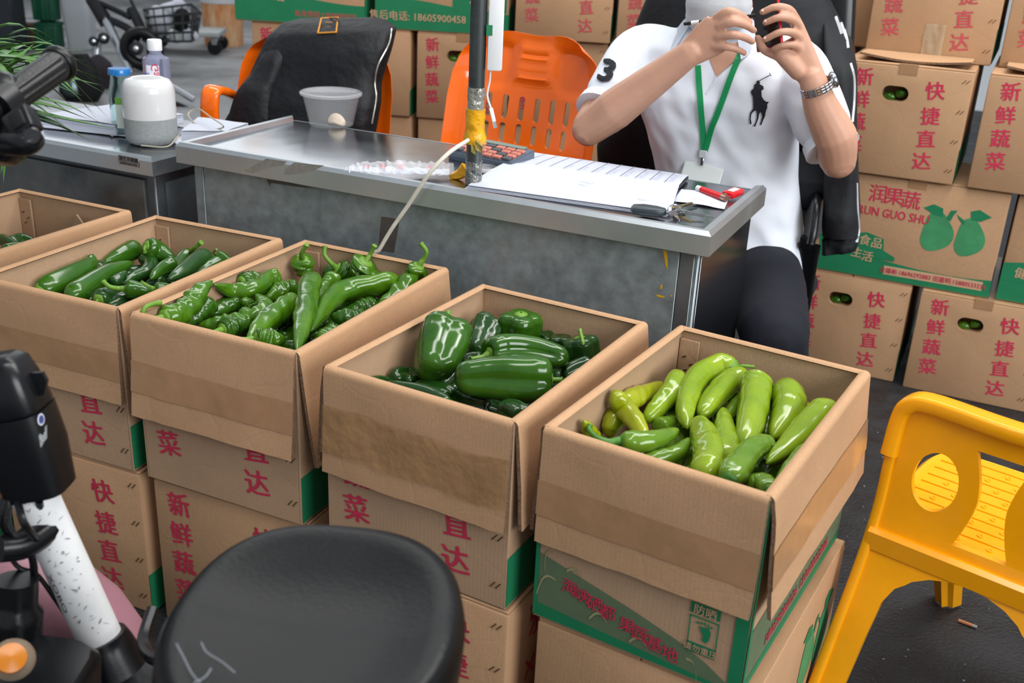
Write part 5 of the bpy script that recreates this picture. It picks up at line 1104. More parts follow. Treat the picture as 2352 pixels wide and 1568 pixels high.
# visible arm: flat strap that drops from the backrest side
def strap(pts, w, th, m, nm, par, up):
    q = spline(pts, 26); bm = new(); rings = []
    for i, (p, (T, u, ww)) in enumerate(zip(q, frames(q, up))):
        s = i/26; w1 = w(s) if callable(w) else w
        rings.append([p+u*(th*math.copysign(abs(math.sin(2*PI*j/16))**.5, math.sin(2*PI*j/16)))+ww*(w1*math.copysign(abs(math.cos(2*PI*j/16))**.5, math.cos(2*PI*j/16))) for j in range(16)])
    loft(bm, rings); return OBJ(nm, bm, m, par, smooth=50)
A1 = [PY(1870, 470, 2.62), PY(1858, 520, 2.56), PY(1848, 560, 2.53)]
strap([PY(1850, 455, 2.80), PY(1866, 458, 2.68), PY(1867, 480, 2.60), PY(1862, 530, 2.565), PY(1856, 560, 2.555)], .034, .011, BLACKP, 'armrest', oc, V(0, -1, .3))
strap([PY(1855, 560, 2.56), PY(1846, 620, 2.575), PY(1830, 720, 2.60), PY(1800, 800, 2.64)], lambda s: .032-.004*s, .009, BLACKP, 'arm_support', oc, V(0, -1, .2))
bm = new(); hp = PY(1852, 556, 2.55); bx(bm, hp, (.030, .022, .030), .003, 2); OBJ('arm_hinge', bm, BLACKP, oc)
bm = new(); tube(bm, [V(-.89, 2.80, .60), V(-.90, 2.62, .64), V(-.90, 2.45, .62), V(-.88, 2.47, .52), V(-.84, 2.55, .42)], .018, 12, 24); OBJ('armrest', bm, BLACKP, oc)
# draped track jacket
tj = thing('track_jacket', 'black track jacket with white stripes hung over the office chair', 'jacket', (-.55, 2.86, .5))
drape('jacket_back', [(1560, -120, 1850, -120, 2.86, .03), (1520, -60, 1880, -60, 2.85, .07), (1490, -10, 1905, 0, 2.83, .085), (1462, 50, 1935, 60, 2.82, .09), (1440, 130, 1962, 120, 2.80, .095), (1400, 250, 1966, 200, 2.80, .1), (1380, 330, 1968, 330, 2.79, .1), (1380, 420, 1968, 430, 2.78, .1)], JACKET2, tj, amp=.014, sc=6, seed=4, n=44)
drape('hem', [(1760, 330, 1930, 380, 2.66, .03), (1762, 400, 1925, 420, 2.65, .04), (1765, 470, 1880, 470, 2.66, .04)], JACKET2, tj, amp=.016, sc=10, seed=14, n=30)
drape('sleeve', [(1890, 40, 1955, 95, 2.80, .05), (1900, 150, 1967, 160, 2.70, .06), (1900, 280, 1966, 290, 2.66, .062), (1895, 400, 1970, 400, 2.64, .06), (1893, 490, 1974, 490, 2.62, .055), (1892, 535, 1974, 540, 2.62, .045)], JACKET2, tj, amp=.014, sc=9, seed=7, n=30)
bm = new(); drape('cuff', [(1898, 536, 1970, 540, 2.62, .036), (1888, 548, 1973, 550, 2.62, .042), (1890, 560, 1972, 558, 2.62, .042), (1893, 578, 1966, 572, 2.62, .038)], JACKET2, tj, amp=.012, sc=26, seed=3, n=44, dens=16); bm.free()
TJ = meshtree([o for o in tj.children if o.type == 'MESH'])
WST = mat('white_stripe', (236, 238, 242), .6)
def ribbon(pix, w, nm, par, m, n=24, tree=None):
    q = spline([PY(*p) for p in pix], n)
    if tree: q = [surf(tree, q_, .003) for q_ in q]; bm = new(); A, B_ = [], []
    for i, p in enumerate(q):
        T = (q[min(i+1, n)]-q[max(i-1, 0)]).normalized(); s = T.cross((p-CAM).normalized()).normalized()*w/2; A.append(bm.verts.new(p-s)); B_.append(bm.verts.new(p+s))
    for i in range(n): bm.faces.new((A[i], A[i+1], B_[i+1], B_[i]))
    bmesh.ops.solidify(bm, geom=bm.faces[:], thickness=.0012)
    return OBJ(nm, bm, m, par, smooth=60)
ribbon([(1918, 38, 2.70), (1926, 60, 2.69), (1932, 78, 2.68)], .010, 'stripe', tj, WST, 8, tree=TJ)
ribbon([(1930, 52, 2.70), (1938, 75, 2.69), (1944, 92, 2.68)], .010, 'stripe', tj, WST, 8, tree=TJ)
ribbon([(1938, 68, 2.70), (1944, 90, 2.69), (1947, 110, 2.68)], .009, 'stripe', tj, WST, 8, tree=TJ)
ribbon([(1953, 145, 2.625), (1961, 180, 2.62), (1961, 230, 2.615), (1957, 280, 2.61)], .008, 'stripe', tj, WST, tree=TJ)
ribbon([(1968, 420, 2.60), (1970, 480, 2.585), (1973, 525, 2.585), (1968, 556, 2.585)], .006, 'stripe', tj, WST, tree=TJ)
# ------------------------------------------------------------------ the seated man
from mathutils.bvhtree import BVHTree
def capsule(bm, pts, rad, n=16, seg=18, el=1., up=None):
    q = spline(pts, seg); tab = [(i/(len(rad)-1), r) for i, r in enumerate(rad)]; fr_ = frames(q, up); rings = []
    for i, (p, (T, u, w)) in enumerate(zip(q, fr_)):
        r = interp(tab, i/seg); rings.append([p+u*(r*math.cos(2*PI*j/n))+w*(r*el*math.sin(2*PI*j/n)) for j in range(n)])
    def cap_(p, T, u, w, r, sgn):
        return [[p+T*(sgn*r*math.sin(a))+(u*math.cos(2*PI*j/n)+w*(el*math.sin(2*PI*j/n)))*(r*math.cos(a)) for j in range(n)] for a in (PI*.22, PI*.40)]
    T, u, w = fr_[0]; s = cap_(q[0], T, u, w, rad[0], -1)[::-1]; T, u, w = fr_[-1]; e = cap_(q[-1], T, u, w, rad[-1], 1)
    loft(bm, s+rings+e)
def remeshed(name, bm, m, parent, vox, smooth_it=4, post=None):
    o = OBJ(name, bm, m, parent, smooth=False)
    r = o.modifiers.new('r', 'REMESH'); r.mode = 'VOXEL'; r.voxel_size = vox; r.use_smooth_shade = True
    s = o.modifiers.new('s', 'SMOOTH'); s.factor = .5; s.iterations = smooth_it
    bake(o, 180)
    if post:
        for v in o.data.vertices: v.co = post(v.co+WL[o])-WL[o]
    return o
MAN = thing('person', 'man in a white polo shirt and face mask, phone at his ear, pen in hand', 'person', (-.62, 2.58, 0))
YM = 2.50
SR, ER, WR = V(-.855, 2.53, .985), PY(1352, 296, 2.30), PY(1588, 120, 2.27)
SL, EL_, WLh = V(-.490, 2.54, .990), PY(1925, 368, 2.42), PY(1866, 182, 2.365)
HEADC = PY(1668, -80, 2.50)
bm = new()
# trunk core, legs
loft(bm, [superring((cx, cy, z), (1, 0, 0), (0, 1, 0), hw, hd, 2.4, 24) for z, cx, cy, hw, hd in ((.44, -.61, 2.62, .15, .11), (.6, -.63, 2.60, .14, .10), (.8, -.655, 2.56, .15, .095), (.95, -.67, 2.54, .155, .085), (1.02, -.67, 2.53, .11, .06), (1.05, -.668, 2.525, .055, .05))])
KL, KR = V(-.385, 2.22, .45), V(-.74, 2.32, .45); AL, AR = V(-.37, 2.36, .08), V(-.76, 2.45, .08)
for hp, kn, an in ((V(-.52, 2.62, .46), KL, AL), (V(-.70, 2.64, .46), KR, AR)):
    capsule(bm, [hp, kn], (.065, .05)); capsule(bm, [kn, kn.lerp(an, .35)+V(0, .03, 0), an], (.05, .05, .035)); capsule(bm, [an+V(0, .03, -.045), an+V(0, -.10, -.05)], (.035, .032))
# neck, head with nose, ears and brow
capsule(bm, [V(-.668, 2.525, 1.0), HEADC+V(0, .02, -.05)], (.056, .054), 20)
hr = []
for a in [i/16 for i in range(17)]:
    z = -.118+.236*a; w = .079*math.sqrt(max(0.02, 1-(z/.122)**2))**.8; hr.append(superring(HEADC+V(0, .012*(1 if z > 0 else .2)-.012*(z < -.04), z), (1, 0, 0), (0, 1, 0), w*(.84 if z < -.06 else 1), w*1.22, 2.3, 24))
loft(bm, hr)
capsule(bm, [HEADC+V(0, -.085, .02), HEADC+V(0, -.112, -.025)], (.008, .015)); 
for s in (-1, 1): loft(bm, [superring(HEADC+V(s*.083, .015+.006*k, -.005), (0, 1, 0), (0, 0, 1), .018*q, .030*q, 2, 14) for k, q in ((-1, .9), (0, 1), (1, .7))] if False else [superring(HEADC+V(s*(.072+.012*k), .02+.006*k, -.005), (0, 1, 0), (0, 0, 1), .017*q, .031*q, 2, 14) for k, q in ((0, .8), (1, 1), (1.6, .6))])
# right arm (left in the picture), hand with pen at the mask
capsule(bm, [SR, SR.lerp(ER, .5)+V(-.004, 0, 0), ER], (.050, .047, .041)); capsule(bm, [ER, ER.lerp(WR, .28), ER.lerp(WR, .6), WR], (.040, .047, .039, .028), el=1.)
def finger(pix, r0=.0092, r1=.0072): capsule(bm, [PY(*p) for p in pix], (r0*1.04, r0, (r0+r1)/2, r1), 10, 12)
def palm(c0, c1, n, w0, w1, th):
    """slab from wrist to knuckles; n = palm normal"""
    T = (c1-c0).normalized(); s = T.cross(n).normalized(); rg = []
    for k in range(7):
        t = k/6; w = w0+(w1-w0)*min(1, t*1.4); rg.append(superring(c0.lerp(c1, t), s, n, w, th*(1-.15*t), 2.6, 18))
    loft(bm, rg)
KN = PY(1652, 72, 2.265); palm(WR-(KN-WR)*.25, KN, (PY(1650, 60, 2.2)-PY(1650, 60, 2.3)).normalized(), .027, .041, .0135)
finger([(1646, 40, 2.262), (1672, 26, 2.255), (1700, 34, 2.27), (1722, 52, 2.295)], .0095)
finger([(1652, 60, 2.258), (1684, 50, 2.248), (1712, 58, 2.268), (1732, 70, 2.29)], .0097)
finger([(1650, 84, 2.258), (1684, 80, 2.246), (1710, 86, 2.262), (1728, 96, 2.285)], .0093)
finger([(1640, 106, 2.262), (1672, 108, 2.25), (1694, 114, 2.262), (1710, 122, 2.28)], .0084, .0066)
finger([(1610, 92, 2.275), (1634, 56, 2.30), (1664, 40, 2.315), (1690, 44, 2.315)], .0115, .0086)
# left arm (right in the picture), hand around the phone
capsule(bm, [SL, SL.lerp(EL_, .5)+V(.012, 0, .01), EL_], (.050, .048, .041)); capsule(bm, [EL_, EL_.lerp(WLh, .3)+V(.01, 0, 0), EL_.lerp(WLh, .65), WLh], (.041, .047, .038, .028))
pn = (PY(1790, 90, 2.36)-PY(1830, 90, 2.30)).normalized(); K2 = PY(1822, 84, 2.37)
palm(WLh-(K2-WLh)*.15, K2, (CAM-K2).normalized(), .028, .030, .0155)
capsule(bm, [PY(1835, 165, 2.36), PY(1800, 128, 2.35), PY(1790, 112, 2.35)], (.020, .019, .014)); capsule(bm, [PY(1826, 48, 2.372), PY(1836, 72, 2.372), PY(1841, 100, 2.372), PY(1848, 135, 2.370)], (.013, .0145, .0145, .016))
finger([(1828, 44, 2.37), (1812, 22, 2.345), (1782, 16, 2.325), (1751, 28, 2.325)], .0096)
finger([(1836, 66, 2.37), (1820, 46, 2.34), (1790, 40, 2.318), (1758, 52, 2.32)], .0098)
finger([(1840, 94, 2.37), (1822, 76, 2.338), (1792, 74, 2.315), (1757, 91, 2.318)], .0094)
finger([(1842, 118, 2.37), (1826, 104, 2.345), (1800, 104, 2.328), (1778, 112, 2.332)], .0084, .0068)
finger([(1800, 132, 2.35), (1775, 122, 2.352), (1754, 112, 2.352), (1741, 88, 2.352)], .0122, .0086)
BODY = remeshed('body', bm, SKIN, MAN, .0036, 3)
# nails
for px, py, Y in ((1751, 26, 2.325), (1758, 50, 2.32), (1757, 89, 2.318)):
    c = PY(px+2, py-2, Y-.0055); bm = new(); loft(bm, [superring(c+V(0, -.0012*k, .0006*k), RIGHT, UP, .0048*q, .0036*q, 2.4, 12) for k, q in ((-1, 1), (0, 1), (1, .7))]); OBJ('nail', bm, NAIL, MAN)
HAIR = mat('black_hair', (18, 16, 15), .5, bump=.4, bs=120)
bm = new(); loft(bm, [superring(HEADC+V(0, .014, z), (1, 0, 0), (0, 1, 0), w, w*1.2, 2.3, 28) for z, w in ((.058, .080), (.085, .080), (.112, .068), (.132, .044), (.140, .015))]); loft(bm, [superring(HEADC+V(0, .05, z), (1, 0, 0), (0, 1, 0), w, .062, 2.4, 24) for z, w in ((-.06, .06), (-.02, .078), (.04, .083), (.08, .078))]); remeshed('hair', bm, HAIR, MAN, .006, 2)
for s in (-1, 1):
    c = HEADC+V(s*.032, -.088, .018); bm = new(); loft(bm, [superring(c+V(0, -.004*k, 0), (1, 0, 0), (0, 0, 1), .013*q, .006*q, 2, 14) for k, q in ((0, 1), (1, 1), (1.6, .6))]); OBJ('eye', bm, mat('eye_white', (230, 228, 224), .2), MAN)
    bm = new(); loft(bm, [superring(c+V(0, -.0072, 0), (1, 0, 0), (0, 0, 1), .0052, .0052, 2, 12), superring(c+V(0, -.008, 0), (1, 0, 0), (0, 0, 1), .004, .004, 2, 12)]); OBJ('iris', bm, mat('dark_iris', (30, 22, 18), .1), MAN)
    bm = new(); tube(bm, [c+V(-.016, .004, .016), c+V(0, -.002, .022), c+V(.017, .004, .016)], .003, 8, 8); OBJ('eyebrow', bm, HAIR, MAN)
# mask: pleated shell over the lower face
MASK = mat('white_mask_fabric', (232, 236, 240), .8, bump=.05, bs=300)
mc = HEADC+V(-.002, -.02, -.082); bm = new(); g = []
for i in range(29):
    a = -1.35+2.7*i/28; row = []
    for j in range(17):
        t = j/16; z = .062-.150*t; bul = math.sin(PI*min(1, .15+.85*t))**.6; r = .080+.026*math.cos(a)**2*bul+.0022*math.sin(t*18)*math.cos(a); r *= (1-.34*max(0, t-.72)/.28)
        zz = z*(1-.42*(abs(a)/1.35)**2); row.append(bm.verts.new(mc+V(r*.95*math.sin(a), -r*1.12*math.cos(a)+.03, zz)))
    g.append(row)
for i in range(28):
    for j in range(16): bm.faces.new((g[i][j], g[i+1][j], g[i+1][j+1], g[i][j+1]))
bmesh.ops.solidify(bm, geom=bm.faces[:], thickness=.0015); MSK = OBJ('face_mask', bm, MASK, MAN, smooth=60)
for s in (-1, 1):
    bm = new(); tube(bm, [mc+V(s*.074, .0, .03), HEADC+V(s*.088, .03, .02), HEADC+V(s*.088, .04, -.02), mc+V(s*.07, .0, -.03)], .0014, 6, 16); OBJ('ear_loop', bm, MASK, MAN)
# polo shirt
bm = new()
loft(bm, [superring((cx, cy, z), (1, .0, 0), (0, 1, 0), hw, hd, 2.5, 40) for z, cx, cy, hw, hd in ((.47, -.585, 2.62, .200, .150), (.52, -.59, 2.61, .192, .148), (.60, -.605, 2.60, .176, .138), (.70, -.625, 2.585, .176, .135), (.80, -.645, 2.57, .186, .135), (.90, -.665, 2.55, .200, .132), (.965, -.672, 2.54, .205, .118), (1.01, -.674, 2.53, .175, .095), (1.04, -.672, 2.528, .12, .078), (1.065, -.67, 2.525, .068, .064))])
for S, E, dx in ((SR, ER, -1), (SL, EL_, 1)):
    f_ = .60 if dx < 0 else .66; M_ = S.lerp(E, f_)
    capsule(bm, [S+V(-dx*.07, 0, -.01), S+V(0, 0, -.004), S.lerp(E, .35)+V(dx*.004, 0, .004), M_], (.075, .068, .066, .064), 24)
def wrinkle(p):
    a = wob(V(p.x*1.0, p.y, p.z*.8), 9, .012, 3)+wob(V(p.x*1.4+p.z, p.y, p.z-p.x*.4), 17, .006, 8)
    return p+V(0, -1, 0)*a if p.y < 2.55 else p+V(1, 0, 0)*a*.4
SHIRT = remeshed('polo_shirt', bm, COTTON, MAN, .007, 5, wrinkle)
# sleeve cuffs
for S, E, f_ in ((SR, ER, .60), (SL, EL_, .66)):
    d = (E-S).normalized(); c = S.lerp(E, f_)+d*.052; bm = new(); tube(bm, [c-d*.018, c, c+d*.006], lambda s: .0605+.002*s, 24, 6); OBJ('sleeve_cuff', bm, COTTON, MAN, smooth=60)
# collar and open neck
nc_ = V(-.668, 2.520, 0); bm = new(); g = []
for i in range(37):
    a = math.radians(42+276*i/36); fr2 = abs(math.cos(a/2))**3 if False else (max(0, math.cos(a)) )**2; d = V(-math.sin(a), -math.cos(a), 0)
    g.append([bm.verts.new(nc_+d*r+V(0, 0, z)) for r, z in ((.068, 1.035-.012*fr2), (.067, 1.075-.016*fr2), (.072, 1.084-.018*fr2), (.086, 1.070-.022*fr2), (.112+.016*fr2, 1.032-.052*fr2))])
for a, b in zip(g, g[1:]):
    for j in range(4): bm.faces.new((a[j], b[j], b[j+1], a[j+1]))
bmesh.ops.solidify(bm, geom=bm.faces[:], thickness=.003); OBJ('collar', bm, COTTON, MAN, smooth=60)
def bvh(*objs):
    vs_, fs = [], []
    for o in objs:
        off = len(vs_); vs_ += [v.co+WL[o] for v in o.data.vertices]; fs += [[i+off for i in p.vertices] for p in o.data.polygons]
    return BVHTree.FromPolygons(vs_, fs)
TS = bvh(SHIRT)
def hit(tree, px, py, off=.0016, Y=2.42):
    d = ray(px, py).normalized(); h = tree.ray_cast(CAM, d)
    if h[0] is None: return PY(px, py, Y)
    n = h[1]; n = n if n.dot(d) < 0 else -n; return h[0]+n*off
def decal(tree, polys, m, nm, par, off=.0016, cuts=0):
    bm = new()
    for pl in polys:
        poly(bm, [V(x, y, 0) for x, y in pl])
    bm.normal_update(); bmesh.ops.triangulate(bm, faces=bm.faces, ngon_method='EAR_CLIP')
    if cuts: bmesh.ops.subdivide_edges(bm, edges=bm.edges[:], cuts=cuts, use_grid_fill=True)
    for v in bm.verts: v.co = hit(tree, v.co.x, v.co.y, off)
    return OBJ(nm, bm, m, par, smooth=60, recalc=False)
BLK = mat('black_embroidery', (16, 18, 30), .7, bump=.3, bs=900)
cr4 = lambda L: [(1600+x/3.128, y/3.128) for x, y in L]
horse = [(440, 578), (452, 590), (450, 605), (475, 620), (478, 640), (462, 650), (465, 690), (480, 715), (500, 730), (512, 727), (512, 738), (505, 745), (505, 770), (495, 800), (490, 830), (470, 870), (460, 895), (450, 893), (458, 870), (468, 835), (465, 810), (455, 800), (445, 820), (440, 850), (430, 880), (420, 905), (408, 903), (420, 880), (428, 850), (430, 810), (425, 790), (410, 795), (392, 815), (388, 850), (395, 885), (385, 888), (378, 850), (382, 810), (405, 775), (405, 740), (402, 690), (388, 665), (390, 650), (408, 635), (412, 610), (425, 600), (428, 582)]
decal(TS, [cr4(horse), cr4([(443, 580), (520, 541), (523, 546), (446, 585)]), cr4([(515, 529), (519, 526), (533, 548), (528, 551)])], BLK, 'shirt_emblem', MAN, .0045, 2)
vs3, f3 = text_bm('3', 1, 0., 0.); bm = new(); a3 = .55
for i_, (ox_, oy_) in enumerate(((0, 0), (3.2, 0), (-3.2, 0), (0, 3), (0, -3), (2.5, 2.5), (-2.5, -2.5))):
    b3 = new(); vv = [b3.verts.new(V(1396+ox_+72*(x*math.cos(a3)*1.15+y*.35), 164+oy_-66*(-x*math.sin(a3)*.5+y), 0)) for x, y in vs3]
    for f in f3: b3.faces.new([vv[i] for i in f])
    for q in range(2): bmesh.ops.subdivide_edges(b3, edges=b3.edges[:], cuts=1)
    bmesh.ops.triangulate(b3, faces=b3.faces)
    for v in b3.verts: v.co = hit(TS, v.co.x, v.co.y, .0028+.0003*i_)
    me_ = bpy.data.meshes.new('tmp'); b3.to_mesh(me_); b3.free(); bm.from_mesh(me_); bpy.data.meshes.remove(me_)
OBJ('sleeve_number', bm, BLK, MAN, smooth=False, recalc=False)
decal(TS, [[(1618, 108), (1712, 96), (1690, 138), (1647, 176)]], SKIN, 'neck_skin', MAN, .003, 4)
# placket edge
bm = new(); tube(bm, [hit(TS, 1646, 172, .001), hit(TS, 1640, 190, .001), hit(TS, 1622, 215, .001)], .0018, 6, 10); OBJ('placket_edge', bm, COTTON, MAN)
# trousers and shoes
bm = new(); loft(bm, [superring((-.605, 2.62, z), (1, 0, 0), (0, 1, 0), hw, .145, 2.6, 30) for z, hw in ((.42, .18), (.47, .19), (.53, .185), (.57, .175))])
for hp, kn, an in ((V(-.51, 2.60, .475), KL, AL), (V(-.70, 2.62, .475), KR, AR)):
    capsule(bm, [hp, hp.lerp(kn, .5)+V(0, 0, .01), kn], (.098, .092, .078), 20); capsule(bm, [kn, kn.lerp(an, .4)+V(0, .02, 0), an], (.076, .072, .062), 20)
remeshed('trousers', bm, NAVY, MAN, .009, 5, lambda p: p+V(0, -1, 0)*wob(p, 12, .008, 2))
for an in (AL, AR):
    bm = new(); loft(bm, [superring(an+V(0, y, -.05+dz), (1, 0, 0), (0, 0, 1), w, h_, 2.6, 18) for y, w, h_, dz in ((.06, .022, .026, 0), (.04, .036, .032, 0), (-.04, .042, .030, 0), (-.11, .044, .024, -.004), (-.15, .034, .018, -.01), (-.165, .012, .010, -.016))]); OBJ('shoe', bm, BLACKM, MAN)
# lanyard and badge
LAN = mat('green_lanyard_ribbon', (36, 176, 110), .45, bump=.1, bs=400); TB = bvh(SHIRT, BODY)
ln = thing('lanyard', 'green lanyard with a clear badge holder on the white shirt', 'lanyard', hit(TS, 1612, 380))
def rib(pix, w, nm, m=LAN, off=.004, tree=TS, n=26):
    pp = []
    for (x0, y0), (x1, y1) in zip(pix, pix[1:]): pp += [(x0+(x1-x0)*k/6, y0+(y1-y0)*k/6) for k in range(6)]
    pp.append(pix[-1]); q = [hit(tree, x, y, off) for x, y in pp]
    q = [q[0]]+[(q[i-1]+q[i]*2+q[i+1])/4 for i in range(1, len(q)-1)]+[q[-1]]; bm = new(); A, B_ = [], []
    for i, p in enumerate(q):
        T = (q[min(i+1, len(q)-1)]-q[max(i-1, 0)]).normalized(); s = T.cross((p-CAM).normalized()).normalized()*w/2; A.append(bm.verts.new(p-s)); B_.append(bm.verts.new(p+s))
    for i in range(len(q)-1): bm.faces.new((A[i], A[i+1], B_[i+1], B_[i]))
    bmesh.ops.solidify(bm, geom=bm.faces[:], thickness=.0008); return OBJ(nm, bm, m, ln, smooth=60)
rib([(1604, 150), (1608, 215), (1614, 280), (1617, 345)], .0135, 'strap'); rib([(1714, 92), (1690, 150), (1662, 225), (1636, 290), (1620, 345)], .0135, 'strap', off=.005)
bp_ = hit(TS, 1617, 350, .006); bm = new(); bx(bm, hit(TS, 1616, 352, .007), (.018, .004, .018), .001, 1); OBJ('buckle', bm, mat('grey_buckle', (200, 206, 208), .3), ln); bm = new(); bx(bm, hit(TS, 1614, 369, .007), (.008, .003, .020), .001, 1); OBJ('clip', bm, CHROME, ln)
bc = PY(1612, 392, hit(TS, 1612, 392).y-.010); bm = new(); bx(bm, bc, (.096, .0025, .060), .002, 1, R=Euler((-.25, .11, 0)).to_matrix()); bmesh.ops.translate(bm, verts=bm.verts, vec=(0, 0, -.014)); OBJ('badge_holder', bm, mat('glossy_badge', (240, 246, 244), .35, alpha=.75), ln)
# phone, pen, watch
ph = thing('phone', 'black phone in a red case held at the man\'s ear', 'phone', PY(1766, 112, 2.345)-V(0, 0, 0))
pb0, pb1 = PY(1766, 113, 2.345), PY(1752, -45, 2.375); ax = (pb1-pb0).normalized(); nrm = (RIGHT*-.72+V(-FWD.x, -FWD.y, 0)*.62); nrm = (nrm-ax*nrm.dot(ax)).normalized(); sdv = ax.cross(nrm)
Rp = Matrix((sdv, nrm, ax)).transposed(); cph = pb0+ax*.075+sdv*.0-nrm*.004
bm = new(); bx(bm, cph, (.070, .0075, .150), .003, 2, R=Rp); OBJ('case', bm, mat('red_phone_case', (214, 18, 40), .3), ph); bm = new(); bx(bm, cph+nrm*.0042, (.064, .0018, .144), .0006, 1, R=Rp); OBJ('screen', bm, mat('phone_glass', (24, 16, 18), .08, coat=.5), ph)
pe = thing('pen', 'black and white pen between the fingers near the mask', 'pen', PY(1650, 48, 2.30))
bm = new(); tube(bm, [PY(1580, 54, 2.292), PY(1735, 36, 2.30)], .0042, 12, 4); OBJ('barrel', bm, BLACKP, pe); bm = new(); tube(bm, [PY(1588, 53, 2.292), PY(1606, 51, 2.293)], .0046, 12, 3); OBJ('white_band', bm, WHITEP, pe); bm = new(); tube(bm, [PY(1571, 55, 2.292), PY(1582, 54, 2.292)], .0035, 10, 3); OBJ('pen_end', bm, BLACKM, pe)
wa_ = EL_.lerp(WLh, .90)+V(.004, 0, .002); wd2 = (WLh-EL_).normalized(); wt_ = thing('wrist_watch', 'steel wrist watch on the arm holding the phone', 'watch', wa_)
LINK = mat('steel_links', (176, 178, 182), .22, metal=1); u0 = wd2.orthogonal().normalized(); f0 = (RIGHT-wd2*RIGHT.dot(wd2)).normalized(); b0 = wd2.cross(f0)
for i in range(22):
    a = 2*PI*i/22; rr = .0345; c = wa_+(f0*math.cos(a)+b0*math.sin(a))*rr; R_ = Matrix(((f0*math.cos(a)+b0*math.sin(a)), (-f0*math.sin(a)+b0*math.cos(a)), wd2)).transposed()
    if abs(((a+PI) % (2*PI))-PI) < .45: continue
    for j, (w_, o_) in enumerate(((.0055, -.006), (.0060, 0), (.0055, .006))): bm = new(); bx(bm, c+wd2*o_, (.003, .0088, w_), .0008, 1, R=R_); OBJ('link', bm, LINK, wt_, smooth=30)
bm = new(); lathe(bm, [(.017, -.003), (.0185, 0), (.0185, .005), (.016, .008), (.001, .008)], wa_+f0*.034, 28, f0); OBJ('watch_case', bm, LINK, wt_, smooth=40); bm = new(); lathe(bm, [(.0155, .008), (.015, .0086), (.001, .0086)], wa_+f0*.034, 28, f0); OBJ('dial', bm, mat('watch_dial', (30, 32, 36), .1), wt_, smooth=40)
# ------------------------------------------------------------------ yellow plastic chair (seen from behind)
YO, YYW = V(-.070, 1.663, 0), math.radians(-14.4)
yc = thing('plastic_chair', 'yellow plastic chair with oval holes in its back at the right', 'chair', YO, YYW, local=True)
WY = .335; 
def ybend(z): return interp([(0, -.165), (.12, -.115), (.3, -.045), (.40, -.018), (.60, 0)], z)
def yflare(x, z): return x+(-.018 if x < WY/2 else .03)*max(0, 1-z/.36)*(1 if x < .06 or x > WY-.06 else abs(x-WY/2)/(WY/2-.06)*1. if z < .3 else 0)
# back plate: grid, cut, then bent
bm = new(); outline = [(0, 0), (.045, 0)]
zc_ = .365
def arch():
    pts = []
    for k in range(13): a = PI*k/12; pts.append((WY/2-(WY/2-.05)*math.cos(a), .20+.135*math.sin(a)**.6))
    return pts
poly_ = [(-.004, 0), (.042, 0)]+arch()+[(WY-.042, 0), (WY+.004, 0), (WY, .56), (WY-.02, .595), (WY-.05, .605), (.05, .605), (.02, .595), (0, .56)]
prism(bm, [V(x, 0, z) for x, z in poly_], (0, .012, 0))
pl_o = OBJ('backrest', bm, YELLOW, yc, smooth=40)
cut = []
for cx in (.077, WY-.077):
    bm = new(); prism(bm, [V(cx+.036*math.cos(2*PI*k/36), -.05, .480+.050*math.sin(2*PI*k/36)) for k in range(36)], (0, .1, 0)); cut.append(OBJ('cutter', bm, YELLOW, yc, smooth=False))
bm = new(); pr = [V(WY/2+s*(.022+.020*abs(t)**1.6), -.05, .472+.082*t) for s, rg in ((1, [i/8-1 for i in range(17)]), (-1, [1-i/8 for i in range(17)])) for t in rg]; prism(bm, pr, (0, .1, 0)); cut.append(OBJ('cutter', bm, YELLOW, yc, smooth=False))
bool_cut(pl_o, cut)
b2 = bmesh.new(); b2.from_mesh(pl_o.data)
for z in [.03*i for i in range(1, 20)]:
    bmesh.ops.bisect_plane(b2, geom=b2.verts[:]+b2.edges[:]+b2.faces[:], plane_co=(0, 0, z), plane_no=(0, 0, 1))
for v in b2.verts: x, y, z = v.co; v.co = V(yflare(x, z), y+ybend(z), z)
b2.to_mesh(pl_o.data); b2.free(); finish(pl_o.data, 40)
def yrail(pts, nm, ra, rb):
    q = spline(pts, 36); fr_ = frames(q, (0, 1, 0)); bm = new()
    loft(bm, [[p+u*(ra*math.copysign(abs(math.cos(2*PI*j/20))**.55, math.cos(2*PI*j/20)))+w*(rb*math.copysign(abs(math.sin(2*PI*j/20))**.55, math.sin(2*PI*j/20))) for j in range(20)] for p, (T, u, w) in zip(q, fr_)]); return OBJ(nm, bm, YELLOW, yc, smooth=50)
yrail([V(-.002, ybend(.50)+.006, .50), V(.0, .006, .565), V(.012, .006, .592), V(.045, .006, .602), V(WY/2, .002, .600), V(WY-.045, .006, .602), V(WY-.012, .006, .592), V(WY, .006, .565), V(WY+.002, ybend(.50)+.006, .50)], 'top_rail', .021, .014)
